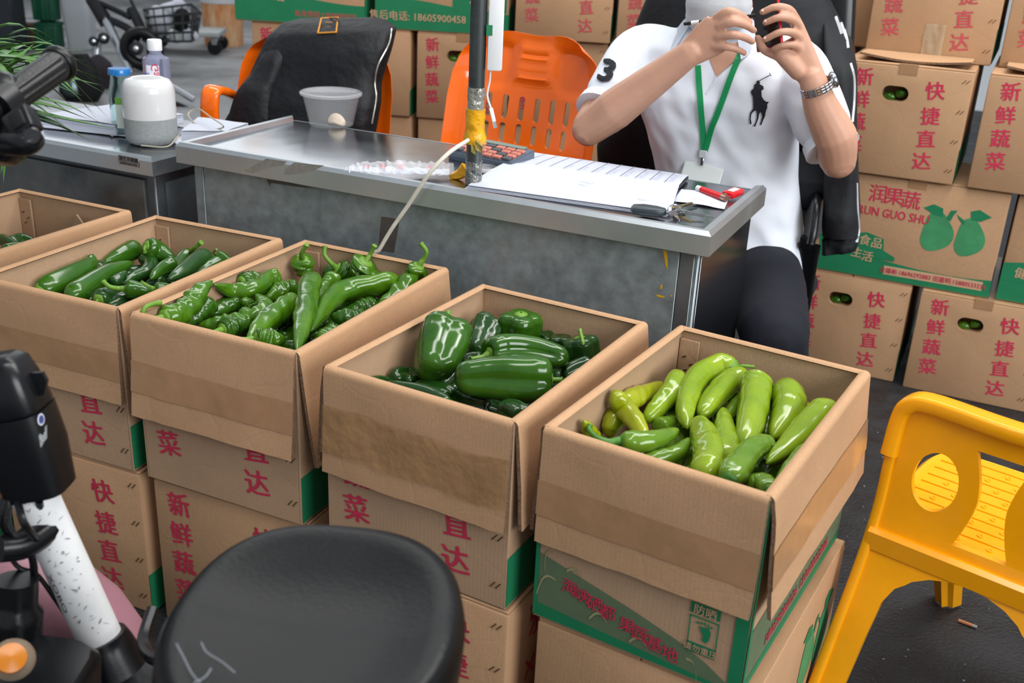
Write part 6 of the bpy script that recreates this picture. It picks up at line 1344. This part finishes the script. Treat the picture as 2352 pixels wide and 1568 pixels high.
for sx, x0 in ((-1, 0), (1, WY)):
    yrail([V(yflare(x0, z), ybend(z)+.004, z) for z in (.50, .40, .30, .18, .08, 0.006)], 'leg', .012, .009)
    # deep inner flange of the rear leg
    bm = new(); A = [V(yflare(x0, z)-sx*.000, ybend(z)+.008, z) for z in (.36, .26, .14, .004)]; B_ = [a+V(sx*-.0, .060-.012*i, 0) for i, a in enumerate(A)]
    C_ = [a+V(-sx*.007, 0, 0) for a in A]; D_ = [a+V(-sx*.007, 0, 0) for a in B_]
    loft(bm, [[a, b, d, c] for a, b, c, d in zip(A, B_, C_, D_)]); OBJ('leg_flange', bm, YELLOW, yc, smooth=30)
    # front leg: open channel
    T_, F_ = V(x0+sx*.000+(.02 if sx < 0 else -.02), .30, .30), V(x0-sx*.062+sx*.02, .415, .006)
    bm = new(); rg = []
    for k in range(7):
        s = k/6; c = T_.lerp(F_, s); w = .040-.012*s; prof = [(-w, -.012), (-w+.01, .012), (-w*.3, .014), (0, .026), (w*.3, .014), (w-.01, .012), (w, -.012), (w-.004, -.014), (w-.012, .006), (w*.25, .008), (0, .018), (-w*.25, .008), (-w+.012, .006), (-w+.004, -.014)]
        rg.append([c+V(a, -b, 0) for a, b in prof])
    loft(bm, rg); OBJ('leg', bm, YELLOW, yc, smooth=35)
# lower cross rail under the backrest and seat with ribs and dimples
bm = new(); loft(bm, [[V(x, ybend(.36)+.004+a, .358+b) for a, b in ((-.014, -.022), (-.016, .010), (-.008, .016), (.02, .014), (.02, -.02))] for x in [-.002+(WY+.004)*i/12 for i in range(13)]]); OBJ('lower_rail', bm, YELLOW, yc, smooth=40)
SZ = .366
bm = new(); cy_ = .185; loft(bm, [superring((WY/2, cy_, z), (1, 0, 0), (0, 1, 0), w, d_, 6, 48) for z, w, d_ in ((SZ-.05, .190, .186), (SZ-.008, .196, .19), (SZ, .188, .183), (SZ-.003, .180, .175))]); OBJ('seat', bm, YELLOW, yc, smooth=40)
for i in range(19):
    y = .035+i*.0172
    if i % 2 == 0: bm = new(); bx(bm, (WY/2, y, SZ-.0022), (.34, .0035, .0028), .001, 1); OBJ('seat_rib', bm, YELLOW, yc, smooth=40)
    else:
        for j in range(6): bm = new(); lathe(bm, [(.0058, 0), (.0052, .0022), (.0035, .0024), (.0030, .0012), (.001, .0012)], (WY/2-.13+j*.052+(.026 if i % 4 == 1 else 0), y, SZ-.0034), 12); OBJ('seat_dimple', bm, YELLOW, yc, smooth=40)
# ------------------------------------------------------------------ electric scooter in the foreground
eb = thing('electric_scooter', 'electric scooter parked in front of the boxes with black saddle and white steering tube', 'scooter', (-.72, .70, 0))
# saddle
sc_ = V(-.478, .640, .682); sx_ = V(.93, .36, 0).normalized(); sy_ = V(-sx_.y, sx_.x, 0); bm = new(); rg = []
SEATM = mat('black_vinyl', (7, 8, 10), .38, var=.12, vs=20, bump=.05, bs=180, spec=.3)
def srad(th):
    c, s = math.cos(th), math.sin(th); e = 2.6; return 1/((abs(c)**e+abs(s)**e)**(1/e))
ns = 72
lev = [(.92, -.070), (1.0, -.050), (1.02, -.022), (.995, -.002), (.95, .008), (.88, .010), (.78, .007), (.62, .002), (.45, -.001), (.2, -.003), (.02, -.003)]
for rr, h_ in lev:
    ring = []
    for j in range(ns):
        th = 2*PI*j/ns; R_ = srad(th)*rr; x, y = .136*R_*math.cos(th)-.004, .150*R_*math.sin(th)
        lift = .016*max(0, y/.15)**2+.010*max(0, x/.142)**2*(.6+.4*max(0, y/.15))-.01*max(0, -y/.15)
        nar = 1-.20*max(0, -y/.15)**1.5
        ring.append(sc_+sx_*x*nar+sy_*y+V(0, 0, h_+lift*(1 if rr > .5 else rr*2)))
    rg.append(ring)
loft(bm, rg); OBJ('saddle', bm, SEATM, eb, smooth=60)
CRK = mat('crack_filling', (120, 124, 130), .8)
TSD = bvh([o for o in COL.objects if o.name.startswith('saddle')][0])
for pth in (((405, 1478), (422, 1510), (440, 1545), (460, 1568)), ((462, 1475), (475, 1498), (510, 1520), (540, 1545)), ((445, 1568), (470, 1555), (485, 1535))):
    bm = new(); tube(bm, [hit(TSD, x, y, .0, 1.) for x, y in pth], .0007, 5, 12); OBJ('crack', bm, CRK, eb)
bm = new(); tube(bm, [V(-.475, .64, .64), V(-.49, .645, .36)], .022, 16); OBJ('seat_post', bm, BLACKM, eb)
# black floor tray under the saddle
TRAY = mat('black_dusty_tray', (30, 32, 34), .55, var=.3, vs=20, bump=.15, bs=60)
t0 = PD(260, 1500, 1.33); bm = new()
loft(bm, [superring((-.70, .70, z), sx_, sy_, w, d_, 5, 40) for z, w, d_ in ((.235, .36, .15), (.265, .385, .165), (.365, .385, .165), (.378, .375, .155), (.374, .35, .13), (.366, .2, .08))]); OBJ('deck', bm, TRAY, eb, smooth=40)
bm = new(); tube(bm, [PD(350, 1400, 1.30), PD(330, 1470, 1.26), PD(350, 1510, 1.22), PD(420, 1520, 1.2)], .008, 8, 20); OBJ('deck_handle', bm, BLACKP, eb)
# white steering tube
w0, w1 = PD(232, 1470, 1.30), PD(62, 1100, 1.24); wd3 = (w1-w0).normalized(); WTUBE = mat('scuffed_white_paint', (222, 222, 222), .4, col2=(238, 238, 238), vs=8, bump=.1, bs=40)
bm = new(); tube(bm, [w0-wd3*.03, w1+wd3*.10], .0262, 28); wto = OBJ('steering_tube', bm, WTUBE, eb)
TT = bvh(wto); rs = random.Random(9); SC = mat('scuff_mark', (130, 128, 126), .7)
bm = new()
for k in range(70):
    s = rs.uniform(.03, .97); cx = 62+(232-62)*s+rs.uniform(-38, 38); cy = 1100+370*s+rs.uniform(-8, 8); a = rs.uniform(-1.4, .3); l = rs.uniform(1.5, 11); w = rs.uniform(.4, 2.4)
    dx, dy = math.cos(a), math.sin(a); pts = [(cx-dx*l-dy*w*.2, cy-dy*l), (cx-dy*w, cy+dx*w), (cx+dx*l, cy+dy*l), (cx+dy*w, cy-dx*w)]
    h_ = [TT.ray_cast(CAM, ray(*p).normalized()) for p in pts]
    if all(q[0] is not None for q in h_): poly(bm, [q[0]-ray(*p).normalized()*.0006 for q, p in zip(h_, pts)])
o = OBJ('scuff_marks', bm, SC, eb, smooth=False, recalc=False); o['kind'] = 'stuff'
bm = new(); vsx, fx = text_bm('XOBO', 1, 0, 0); ang = math.atan2(370, 170); ca, sa = math.cos(ang), math.sin(ang)
vv = [bm.verts.new(hit(TT, 133+34*(x*ca+y*sa*-.35*-1), 1362+34*(x*sa-y*ca*.35), .0006, .8)) for x, y in vsx]
for f in fx: bm.faces.new([vv[i] for i in f])
OBJ('tube_lettering', bm, BLACKM, eb, smooth=False, recalc=False)
bm = new(); tube(bm, [w0-wd3*.045, w0-wd3*.012, w0+wd3*.004], lambda s: .040-.008*s, 28, 8); OBJ('tube_collar', bm, BLACKP, eb)
bm = new(); lathe(bm, [(.0265, 0), (.0272, .002), (.0265, .004)], PD(115, 1250, 1.262), 20, wd3); OBJ('tube_ring', bm, BLACKM, eb) if False else bm.free()
# black control box
cbx = PD(42, 972, 1.20); bxz = (wd3+V(0, 0, .55)).normalized(); bxs = (RIGHT-bxz*RIGHT.dot(bxz)).normalized(); bxn = bxs.cross(bxz)
bm = new(); kx = pxm(cbx); loft(bm, [superring(cbx+bxz*(h_*kx), bxs, bxn, w*kx, d_*kx, 4, 36) for h_, w, d_ in ((-180, 40, 40), (-172, 70, 66), (-60, 82, 76), (30, 80, 74))]); OBJ('control_box', bm, BLACKP, eb, smooth=45)
bm = new(); loft(bm, [superring(cbx+bxz*(h_*kx), bxs, bxn, w*kx, d_*kx, 4, 36) for h_, w, d_ in ((32, 76, 70), (40, 78, 72), (110, 70, 64), (150, 60, 54), (166, 40, 36))]); OBJ('control_box_lid', bm, BLACKP, eb, smooth=60)
bm = new(); c = cbx+bxs*(82*kx)+bxz*(95*kx); q = [c+bxs*(a*kx)+bxz*(b*kx) for a, b in ((-14, 22), (16, 18), (20, -4), (4, -34), (-14, -34))]; prism(bm, q, bxn*.006); OBJ('lid_latch', bm, BLACKP, eb, smooth=False)
TBX = bvh([o for o in eb.children if o.name.startswith('control_box') and not 'lid' in o.name][0])
decal(TBX, [blob((93, 963), 8, 14, 18)], mat('badge_silver', (190, 194, 204), .3), 'round_badge', eb, .0008); decal(TBX, [blob((93, 963), 5.5, 10, 18)], mat('badge_blue', (60, 66, 120), .3), 'round_badge_centre', eb, .0014)
decal(TBX, [[(88, 1000), (106, 975), (107, 1005), (93, 1028)]], mat('spec_plate', (120, 122, 124), .5, var=.4, vs=300), 'spec_plate', eb, .0008)
# cables below the box
rc = random.Random(2)
for k, pth in enumerate((((10, 1145, 1.2), (0, 1190, 1.2), (30, 1230, 1.22), (60, 1215, 1.24), (95, 1200, 1.25), (90, 1150, 1.22)), ((40, 1150, 1.2), (55, 1200, 1.18), (85, 1240, 1.22), (95, 1262, 1.25)), ((0, 1240, 1.22), (40, 1300, 1.24), (85, 1320, 1.25), (130, 1380, 1.27), (170, 1440, 1.30)), ((20, 1148, 1.2), (20, 1210, 1.2), (70, 1270, 1.22), (80, 1330, 1.24)))):
    bm = new(); tube(bm, [PD(*p) for p in pth], .0045 if k != 2 else .003, 8, 30); OBJ('cable', bm, RUBBER, eb)
# pink cowling
PINK = mat('dusty_pink_paint', (150, 106, 116), .35, var=.08, vs=10)
pc_ = PD(110, 1400, 1.42); bm = new(); u_ = RIGHT; f_ = V(-FWD.x, -FWD.y, 0).normalized()
loft(bm, [superring(pc_+u_*(a*.0006)+V(0, 0, b*.0006)-f_*.0, f_, V(0, 0, 1), w*.0006, h_*.0006, 2.6, 28) for a, b, w, h_ in ((-330, 20, 50, 40), (-220, 30, 90, 110), (-60, 10, 105, 145), (60, -20, 100, 135), (140, -60, 80, 100), (190, -100, 55, 60), (210, -120, 15, 20))]); OBJ('pink_cowling', bm, PINK, eb, smooth=60)
bm = new(); tube(bm, [PD(38, 1330, 1.22), PD(36, 1480, 1.24)], lambda s: .024+.006*(s > .45), 18, 10); OBJ('fork_damper', bm, BLACKP, eb)
bm = new(); tube(bm, [PD(0, 1260, 1.2), PD(60, 1250, 1.22), PD(120, 1210, 1.25)], .016, 14, 10); OBJ('fork_bracket', bm, BLACKP, eb)
bm = new(); lathe(bm, [(.001, -.004), (.022, -.004), (.023, 0), (.019, .006), (.010, .009), (.001, .0095)], PD(30, 1514, 1.14), 28, (CAM-PD(24, 1512, 1.14)).normalized()+V(.3, 0, .6)); OBJ('indicator_lens', bm, mat('smoky_lens', (150, 130, 110), .12, alpha=.6), eb); bm = new(); lathe(bm, [(.016, -.002), (.016, .008), (.001, .012)], PD(24, 1514, 1.135), 20, (CAM-PD(24, 1512, 1.14)).normalized()+V(.3, 0, .6)); OBJ('indicator_bulb', bm, mat('amber', (196, 116, 20), .3), eb)
bm = new(); loft(bm, [superring(PD(20, 1560, 1.18)+V(0, 0, z), sx_, sy_, w, w*.8, 4, 24) for z, w in ((-.12, .08), (0, .09), (.012, .08))]); OBJ('lamp_housing', bm, BLACKP, eb, smooth=45)
# handlebar, grip, switch cluster
g0, g1 = PD(133, 148, 1.27), PD(22, 226, 1.19); gd = (g0-g1).normalized(); gu = (UP-gd*UP.dot(gd)).normalized(); gw = gd.cross(gu)
bm = new(); tube(bm, [g1+(g1-g0)*3.2, g0], .011, 16); OBJ('handlebar', bm, BLACKM, eb)
L_ = (g0-g1).length; rings = []
for k in range(31):
    s = k/30; p = g1-gd*.02+gd*((L_+.02)*s); r = .0165+.0022*s; ring = []
    for j in range(60):
        th = 2*PI*j/60; fin = (.0012 if (j % 4 < 2) else 0) if 6 < j < 34 and .12 < s < .93 else 0; ring.append(p+(gu*math.cos(th)+gw*math.sin(th))*(r+fin))
    rings.append(ring)
bm = new(); loft(bm, rings); OBJ('grip', bm, RUBBER, eb, smooth=30)
bm = new(); tube(bm, [g0-gd*.004, g0, g0+gd*.005, g0+gd*.008], lambda s: (.020, .0222, .0222, .0205)[min(3, int(s*3.01))], 32); OBJ('grip_flange', bm, RUBBER, eb)
bm = new(); tube(bm, [g1-gd*.030, g1-gd*.002], .0215, 28, 4); OBJ('grip_collar', bm, BLACKP, eb)
s1 = PD(-14, 270, 1.20); bm = new(); loft(bm, [superring(s1+UP*(h_*.0005), RIGHT, -FWD, w*.0005, d_*.0005, 4, 28) for h_, w, d_ in ((-105, 40, 34), (-90, 62, 44), (-20, 70, 48), (40, 74, 46), (88, 60, 40), (100, 40, 28))]); OBJ('switch_housing', bm, BLACKP, eb, smooth=50)
s2 = PD(52, 285, 1.14); Rsw = Matrix((RIGHT, -FWD, UP)).transposed() @ Euler((.1, -.5, .25)).to_matrix(); bm = new(); bx(bm, s2, (.034, .022, .030), .004, 2, R=Rsw); OBJ('switch_block', bm, BLACKP, eb); bm = new(); bx(bm, s2-FWD*.012+UP*.002, (.017, .006, .019), .002, 2, R=Rsw); OBJ('rocker_switch', bm, BLACKM, eb)
bm = new(); lathe(bm, [(.010, 0), (.0105, .006), (.008, .009), (.001, .009)], PD(74, 316, 1.13), 20, -FWD+RIGHT*.4); OBJ('horn_button', bm, BLACKP, eb); bm = new(); tube(bm, [PD(16, 330, 1.14), PD(60, 330, 1.13), PD(76, 318, 1.14)], .013, 14, 8); OBJ('switch_lobe', bm, BLACKP, eb)
bm = new(); hz = g1+(g1-g0)*3.2; tube(bm, [w1+wd3*.10, w1.lerp(hz, .5)+V(-.06, 0, 0), hz], .02, 16, 14); OBJ('stem', bm, BLACKM, eb)
for c in (V(-.40, .58, .15), V(-1.30, .86, .15)):
    bm = new(); R_ = .12; tube(bm, [c+sx_*(R_*math.cos(2*PI*k/32))+V(0, 0, R_*math.sin(2*PI*k/32)) for k in range(33)], .03, 14, cap=False); OBJ('tyre', bm, RUBBER, eb); bm = new(); lathe(bm, [(.001, -.02), (.09, -.018), (.092, .018), (.001, .02)], c, 28, sy_); OBJ('wheel_hub', bm, BLACKM, eb)
bm = new(); tube(bm, [w0-wd3*.03, V(-1.08, .80, .32), V(-1.28, .85, .2)], .02, 12, 10); OBJ('fork', bm, BLACKM, eb)
# ------------------------------------------------------------------ background yard at the upper left (all standing on the yard floor)
def stand(px, py): p = PZ(px, py, 0); p.z = 0; return p
# barrel
b0 = stand(515, 103); kb = pxm(b0); Rb = 47*kb
br = thing('barrel', 'rusty orange and white waste barrel beside the cartons', 'barrel', b0)
bm = new(); lathe(bm, [(Rb*.9, 0), (Rb*.92, .02), (Rb*.97, .3), (Rb, Rb*2.2), (Rb*1.04, Rb*2.25), (Rb*1.04, Rb*2.4), (Rb*.96, Rb*2.4), (Rb*.9, .1), (.01, .08)], b0, 30); OBJ('drum', bm, mat('peeling_orange_paint', (196, 106, 26), .6, col2=(222, 190, 150), vs=16, stretch=(1, 1, .25), bump=.2, bs=20), br, smooth=50)
bm = new(); lathe(bm, [(Rb*1.0, Rb*1.98), (Rb*1.035, Rb*2.0), (Rb*1.06, Rb*2.42), (Rb*1.0, Rb*2.44), (Rb*.9, Rb*2.3)], b0, 30); OBJ('bag_liner', bm, mat('dirty_white_liner', (200, 200, 204), .5, bump=.4, bs=14), br, smooth=50)
# platform trolley
h0 = stand(490, 128); tr_ = thing('platform_trolley', 'grey platform trolley on casters near the barrel', 'trolley', h0)
ua = V(.75, .45, 0).normalized(); ub = V(-ua.y, ua.x, 0); q0 = stand(432, 118)
Rt = Matrix((ua, ub, V(0, 0, 1))).transposed(); bm = new(); bx(bm, q0+V(0, 0, .17), (.62, .42, .04), .01, 2, R=Rt); OBJ('platform', bm, mat('pale_grey_deck', (168, 172, 172), .5, var=.1, vs=8), tr_)
for a in (-1, 1):
    for b in (-1, 1):
        c = q0+ua*(a*.26)+ub*(b*.17)+V(0, 0, .065); bm = new(); lathe(bm, [(.001, -.016), (.055, -.016), (.062, -.01), (.062, .01), (.055, .016), (.001, .016)], c, 18, ub); OBJ('caster', bm, RUBBER, tr_)
        bm = new(); bx(bm, c+V(0, 0, .05), (.05, .05, .06), .004, 1, R=Rt); OBJ('caster_fork', bm, CHROME, tr_)
# parked black bicycle with basket
rb_ = stand(330, 165); eb2 = thing('electric_bike', 'black electric bike with a loaded wire basket in the yard', 'bike', rb_); dE = depth(rb_)
DK = mat('dark_bike_frame', (26, 28, 32), .4)
def pv(px, py, o=0.): return PD(px, py, dE+o)
def bar(pts, r, m, nm, seg=None): bm = new(); tube(bm, [pv(*p) for p in pts], r, 10, seg or max(1, len(pts)*6)); return OBJ(nm, bm, m, eb2)
ALU = mat('bright_fork_tube', (196, 200, 206), .25, metal=.9)
bar([(238, 35), (280, 122)], .035, ALU, 'fork_leg'); bar([(212, 0), (242, 45)], .05, DK, 'steering_head'); bar([(300, 20), (340, 100), (355, 150)], .035, DK, 'frame_tube'); bar([(240, 40), (300, 70), (345, 120)], .03, DK, 'frame_tube')
bar([(280, 122), (300, 165), (310, 185)], .03, ALU, 'fork_leg'); bar([(225, 85), (222, 130)], .03, ALU, 'side_stand'); bar([(215, 0), (265, 22), (300, 40)], .025, DK, 'handlebar'); bar([(300, 0), (310, 20), (330, 60), (345, 110)], .012, DK, 'brake_cable'); bar([(200, 0), (215, 25), (235, 60)], .015, DK, 'brake_cable')
for px, py, rr in ((312, 112, 15), (238, 88, 13), (215, 95, 11)):
    c = pv(px, py, -.1); bm = new(); lathe(bm, [(.001, -.02), (rr*pxm(c), -.02), (rr*pxm(c), .01), (rr*pxm(c)*.6, .02), (.001, .022)], c, 20, CAM-c); OBJ('lamp', bm, DK, eb2); bm = new(); lathe(bm, [(rr*pxm(c)*.45, .02), (rr*pxm(c)*.35, .026), (.001, .028)], c, 16, CAM-c); OBJ('lamp_glass', bm, CHROME, eb2)
def ring_(c, r, t, m, nm, nrm):
    nrm = nrm.normalized(); u = nrm.orthogonal().normalized(); w = nrm.cross(u); bm = new(); tube(bm, [c+(u*math.cos(2*PI*k/32)+w*math.sin(2*PI*k/32))*r for k in range(33)], t, 10, cap=False); return OBJ(nm, bm, m, eb2)
wc = pv(330, 160, .05); R_ = .12
wc.z = R_+.045; ring_(wc, R_, .045, RUBBER, 'tyre', V(.6, -.8, 0)); bm = new(); lathe(bm, [(.001, -.03), (.06, -.03), (.06, .03), (.001, .03)], wc, 16, (.6, -.8, 0)); OBJ('wheel_hub', bm, ALU, eb2)
for k in range(8): a = PI*k/4; u = V(.8, .6, 0); bm = new(); tube(bm, [wc, wc+(u*math.cos(a)+V(0, 0, 1)*math.sin(a))*R_], .008, 6); OBJ('spoke', bm, ALU, eb2)
# wire basket with its bags
WIRE = mat('black_wire', (28, 30, 34), .4); bc_ = [pv(330, 22, -.05), pv(440, 10, -.05), pv(462, 30, .35), pv(360, 40, .35)]
lo_ = [pv(345, 95, -.05), pv(440, 95, -.05), pv(452, 90, .25), pv(365, 90, .25)]
bm = new()
for s in (0, .25, .5, .75, 1):
    q = [a.lerp(b, s) for a, b in zip(bc_, lo_)]; tube(bm, q+[q[0]], .009, 6, 1 if False else None)
for i in range(4):
    for s in (0, .2, .4, .6, .8): tube(bm, [bc_[i].lerp(bc_[(i+1) % 4], s), lo_[i].lerp(lo_[(i+1) % 4], s)], .006, 5)
OBJ('wire_basket', bm, WIRE, eb2)
def bag(nm, lab, px, py, rx, ry, m, o=.1, sd=0, cat='bag'):
    c = pv(px, py, o); k = pxm(c); bm = new(); rg = []
    for i in range(15):
        a = PI*(i+.5)/15; rg.append([c+RIGHT*(rx*k*math.sin(a)*math.cos(2*PI*j/22))+V(-FWD.x, -FWD.y, 0).normalized()*(rx*k*.8*math.sin(a)*math.sin(2*PI*j/22))+V(0, 0, ry*k*math.cos(a)) for j in range(22)])
    rg = [[p+(p-c).normalized()*wob(p, 9, .09*rx*k*4, sd) for p in r] for r in rg]; loft(bm, rg); return tag(OBJ(nm, bm, m, smooth=50), lab, cat)
PBAG = mat('crumpled_white_film', (210, 212, 222), .35, bump=.6, bs=14, var=.1, vs=6)
bag('plastic_bag', 'crumpled white plastic bag in the bike basket', 362, 48, 26, 30, PBAG, .12, 1); bag('plastic_bag', 'pale grey plastic bag at the top of the bike basket', 400, 18, 30, 16, PBAG, .16, 5); bag('plastic_bag', 'dark bag on the right side of the bike basket', 418, 50, 20, 28, BLACKM, .14, 8); bag('bottle', 'clear bottle lying low in the bike basket', 405, 86, 16, 13, mat('basket_bottle', (188, 196, 190), .15), .05, 2, 'bottle'); bag('plastic_bag', 'white bag hanging below the bike basket', 432, 84, 20, 14, PBAG, .1, 3)
bag('saddle_bag', 'dark brown cloth bag hanging from the near bike', 228, 178, 34, 54, mat('brown_black_cloth', (46, 40, 44), .85, bump=.3, bs=30), -.75, 4)
# scooter in the yard: rounded front with mirrors behind the leaves
sc0 = stand(190, 232); s3 = thing('scooter', 'black scooter half hidden behind the left counter', 'scooter', sc0); d3 = depth(sc0)
def pw(px, py, o=0.): return PD(px, py, d3+o)
bm = new(); c = pw(185, 165, .1); k = pxm(c); rg = [superring(c+V(0, 0, h_*k), RIGHT, V(-FWD.x, -FWD.y, 0).normalized(), w*k, w*k*.8, 2.6, 28) for h_, w in ((-66, 20), (-50, 32), (-10, 36), (14, 30), (26, 20), (32, 8))]; loft(bm, rg); OBJ('front_cowl', bm, mat('dark_gloss_cowl', (34, 42, 44), .2, coat=.3), s3, smooth=60)
for px, py, rr in ((165, 200, 22), (180, 150, 18)):
    c = pw(px, py, -.1); k = pxm(c); bm = new(); lathe(bm, [(.001, -.02), (rr*k, -.02), (rr*k*1.05, 0), (rr*k*.9, .012), (.001, .014)], c, 24, CAM-c+V(.3, 0, .2)); OBJ('mirror', bm, mat('tinted_mirror', (60, 72, 74), .1, metal=.6), s3)
bm = new(); tube(bm, [pw(395, 200, .0), pw(420, 215, .0), pw(445, 230, 0)], .02, 10, 8); OBJ('mudguard', bm, CHROME, s3); bm = new(); tube(bm, [pw(400, 245, .0), pw(440, 262, .0)], .04, 10, 8); OBJ('saddle', bm, BLACKM, s3)
bm = new(); loft(bm, [superring(V(sc0.x, sc0.y, z), RIGHT, V(-FWD.x, -FWD.y, 0).normalized(), w, w*.5, 3, 24) for z, w in ((.0, .10), (.06, .14), (.2, .12), (.3, .06))]); OBJ('underbody', bm, BLACKM, s3, smooth=50)
# white tub, green crates, dark cabinets behind
tb = stand(190, 112); kt_ = pxm(tb); t2 = thing('plastic_tub', 'tall pale grey plastic tub in front of the green crates', 'tub', tb)
bm = new(); f_ = V(-FWD.x, -FWD.y, 0).normalized(); loft(bm, [superring(tb+V(0, 0, z*kt_), RIGHT.normalized(), f_, w*kt_, w*kt_*.8, 5, 32) for z, w in ((0, 27), (60, 31), (118, 34), (120, 38), (132, 38), (133, 33), (30, 26))]); OBJ('tub_body', bm, mat('pale_grey_tub', (186, 190, 194), .4), t2, smooth=40)
bm = new(); bx(bm, tb+V(0, 0, 126*kt_)+f_*(34*kt_), (62*kt_, 8*kt_, 8*kt_), .01, 1, R=Matrix((RIGHT, -f_, V(0, 0, 1))).transposed()); OBJ('grip_lip', bm, mat('pale_grey_tub', (186, 190, 194), .4), t2)
GC = mat('green_crate_plastic', (22, 84, 60), .45)
for i, (px, py, w, h_, m, lab) in enumerate(((118, 118, 50, 62, GC, 'lower green crate behind the pale tub'), (118, 118, 48, 62, GC, 'upper green crate stacked behind the pale tub'), (72, 118, 30, 60, mat('brown_crate', (74, 56, 44), .7), 'brown box between the dark cabinet and green crates'))):
    p = stand(px, py-6); k = pxm(p); z0 = 0 if i != 1 else 62*k
    t = thing('storage_crate', lab, 'crate', p+V(0, 0, z0)); Rr = Matrix((V(RIGHT.x, RIGHT.y, 0).normalized(), -f_, V(0, 0, 1))).transposed()
    bm = new(); bx(bm, p+V(0, 0, z0+h_*k/2), (w*k*1.05, w*k*.8, h_*k-.01), .02, 2, R=Rr); OBJ('crate_body', bm, m, t)
    bm = new(); bx(bm, p+V(0, 0, z0+h_*k*.9), (w*k*1.1, w*k*.85, h_*k*.12), .01, 1, R=Rr); OBJ('crate_rim', bm, m, t)
    for q in (-.5, 0, .5): bm = new(); bx(bm, p+V(0, 0, z0+h_*k*.42)+Rr@V(q*w*k*.8, -w*k*.41, 0), (.03, .03, h_*k*.75), .005, 1, R=Rr); OBJ('crate_rib', bm, m, t)
p = stand(10, 120); k = pxm(p); t = thing('dark_cabinet', 'dark cabinet at the upper left edge', 'cabinet', p); Rr = Matrix((V(RIGHT.x, RIGHT.y, 0).normalized(), -f_, V(0, 0, 1))).transposed()
bm = new(); bx(bm, p+V(0, 0, 110*k), (95*k, 60*k, 220*k), .02, 1, R=Rr); OBJ('cabinet_body', bm, mat('dark_cabinet_paint', (30, 34, 38), .5), t)
for q in (-.24, .24): bm = new(); bx(bm, p+V(0, 0, 110*k)+Rr@V(q*95*k, -31*k, 0), (43*k, 2*k, 205*k), .01, 1, R=Rr); d_ = OBJ('cabinet_door', bm, mat('dark_door', (38, 44, 50), .4), t); bm = new(); bx(bm, p+V(0, 0, 120*k)+Rr@V(q*30*k, -33*k, 0), (2*k, 2*k, 16*k)); OBJ('handle', bm, CHROME, d_)
